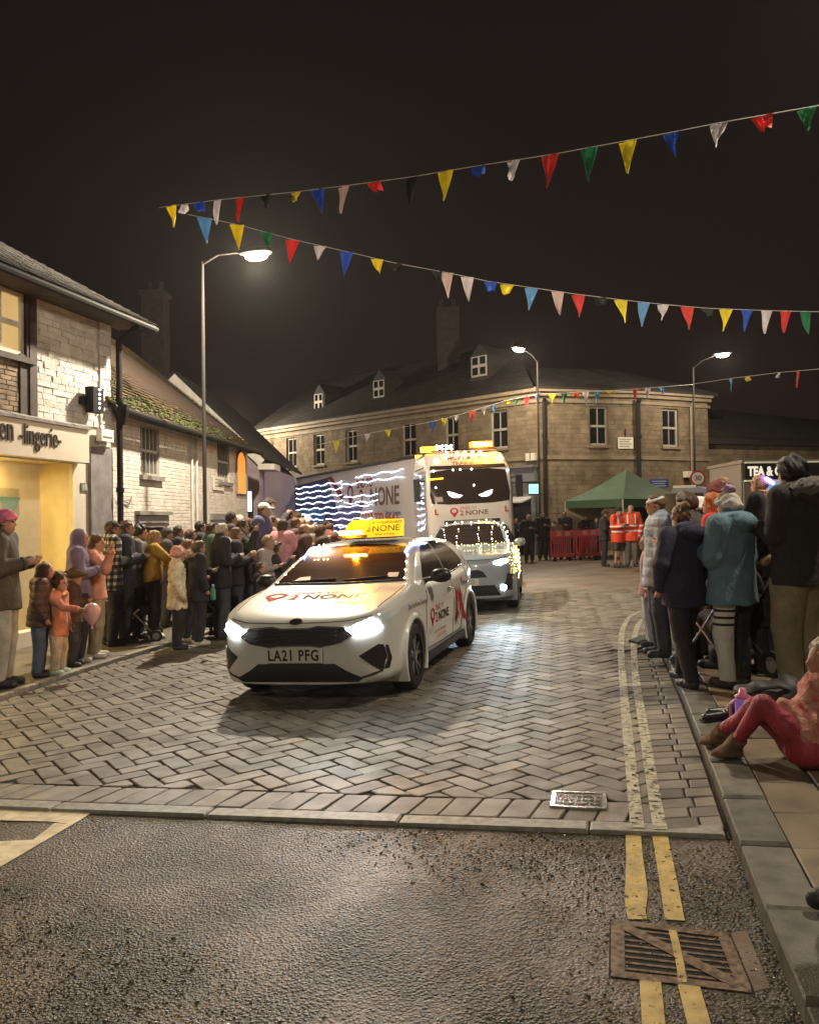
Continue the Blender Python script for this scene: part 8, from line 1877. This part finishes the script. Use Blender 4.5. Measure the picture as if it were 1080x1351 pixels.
g_ = G(1012, 930, .07); bg = thing('dark_rucksack', 'dark crumpled bag lying behind the sitting girl', 'bag', g_); V_ = Vol((-.4, -.25, -.03), (.4, .25, .3), .014); V_.ell((0, 0, .08), (.27, .15, .10)).ell((.16, .02, .1), (.16, .13, .11)).ripple(.012, 17, 8).plane((0, 0, .005), (0, 0, -1)); V_.mesh('bag_body', mat('charcoal_nylon', (.035, .032, .036), rough=.6), bg)
b = MB(); b.tube([(-.2, -.1, .1), (-.12, -.17, .16), (.02, -.17, .17), (.12, -.11, .13)], .014, 6); b.build('strap', M_fab, bg, world=False)
bd_ = thing('board', 'flat dark board with a pale edge lying on the pavement corner', 'board', G(846, 842, .07)); q = [G(829, 848, .075), G(858, 838, .075), G(862, 847, .075), G(842, 851, .075)]
b = MB(); b.prism([p + Vector((0, 0, .004)) for p in q], (0, 0, .03)); b.build('panel', mat('dark_board', (.03, .03, .034), rough=.5), bd_); b = MB(); b.bar(q[0] + Vector((0, -.01, .02)), q[1] + Vector((0, -.01, .02)), .012, .032); b.build('edge_strip', M_trim, bd_)
# light-up headband of the carried child, phone of the tall man
kh = R7k.location + Vector((0, 0, .84)); lbp = P(1013, 634, kh.y - .16); lb_ = thing('light_up_headband', 'violet light-up headband ornament beside the carried child\'s head', 'headband', lbp)
b = MB(); b.tube([lbp + Vector((.055 * cos(a), .0, .022 * sin(a) - .025 * cos(a))) for a in np.linspace(0, 2 * pi, 14)], .011, 6); b.build('light_ring', glow('violet_toy', (.20, .08, 1), 2.2), lb_)
b = MB(); b.bar(lbp + Vector((-.03, -.02, .02)), lbp + Vector((.04, -.02, -.03)), .02, .02); b.build('white_light', glow('marker_white', (1, .93, .85), 10), lb_)
php = P(1055, 637, 6.95); ph = thing('phone', 'bright phone held up in front of the tall man', 'phone', php); b = MB(); b.box(php, (.075, .01, .15), Matrix.Rotation(R_(25), 3, 'Z')); b.build('case', M_plast, ph); b = MB(); b.box(php + Vector((0, -.008, 0)), (.066, .004, .136), Matrix.Rotation(R_(25), 3, 'Z')); b.build('screen', glow('phone_screen', (.65, .85, 1), 2), ph)
# ================================================================== NIGHT HAZE
hz_b = MB(); hz_b.box((0, 30, 6.4), (110, 110, 20.0)); M_hz = bpy.data.materials.new('night_haze'); M_hz.use_nodes = True; nz_ = M_hz.node_tree; nz_.nodes.clear()
ho = nz_.nodes.new('ShaderNodeOutputMaterial'); hv_ = nz_.nodes.new('ShaderNodeVolumePrincipled'); hv_.inputs['Color'].default_value = (.9, .88, .86, 1); hv_.inputs['Density'].default_value = .00038; hv_.inputs['Anisotropy'].default_value = .5
nz_.links.new(hv_.outputs[0], ho.inputs['Volume']); hzo = hz_b.build('haze', M_hz, None, kind='stuff')
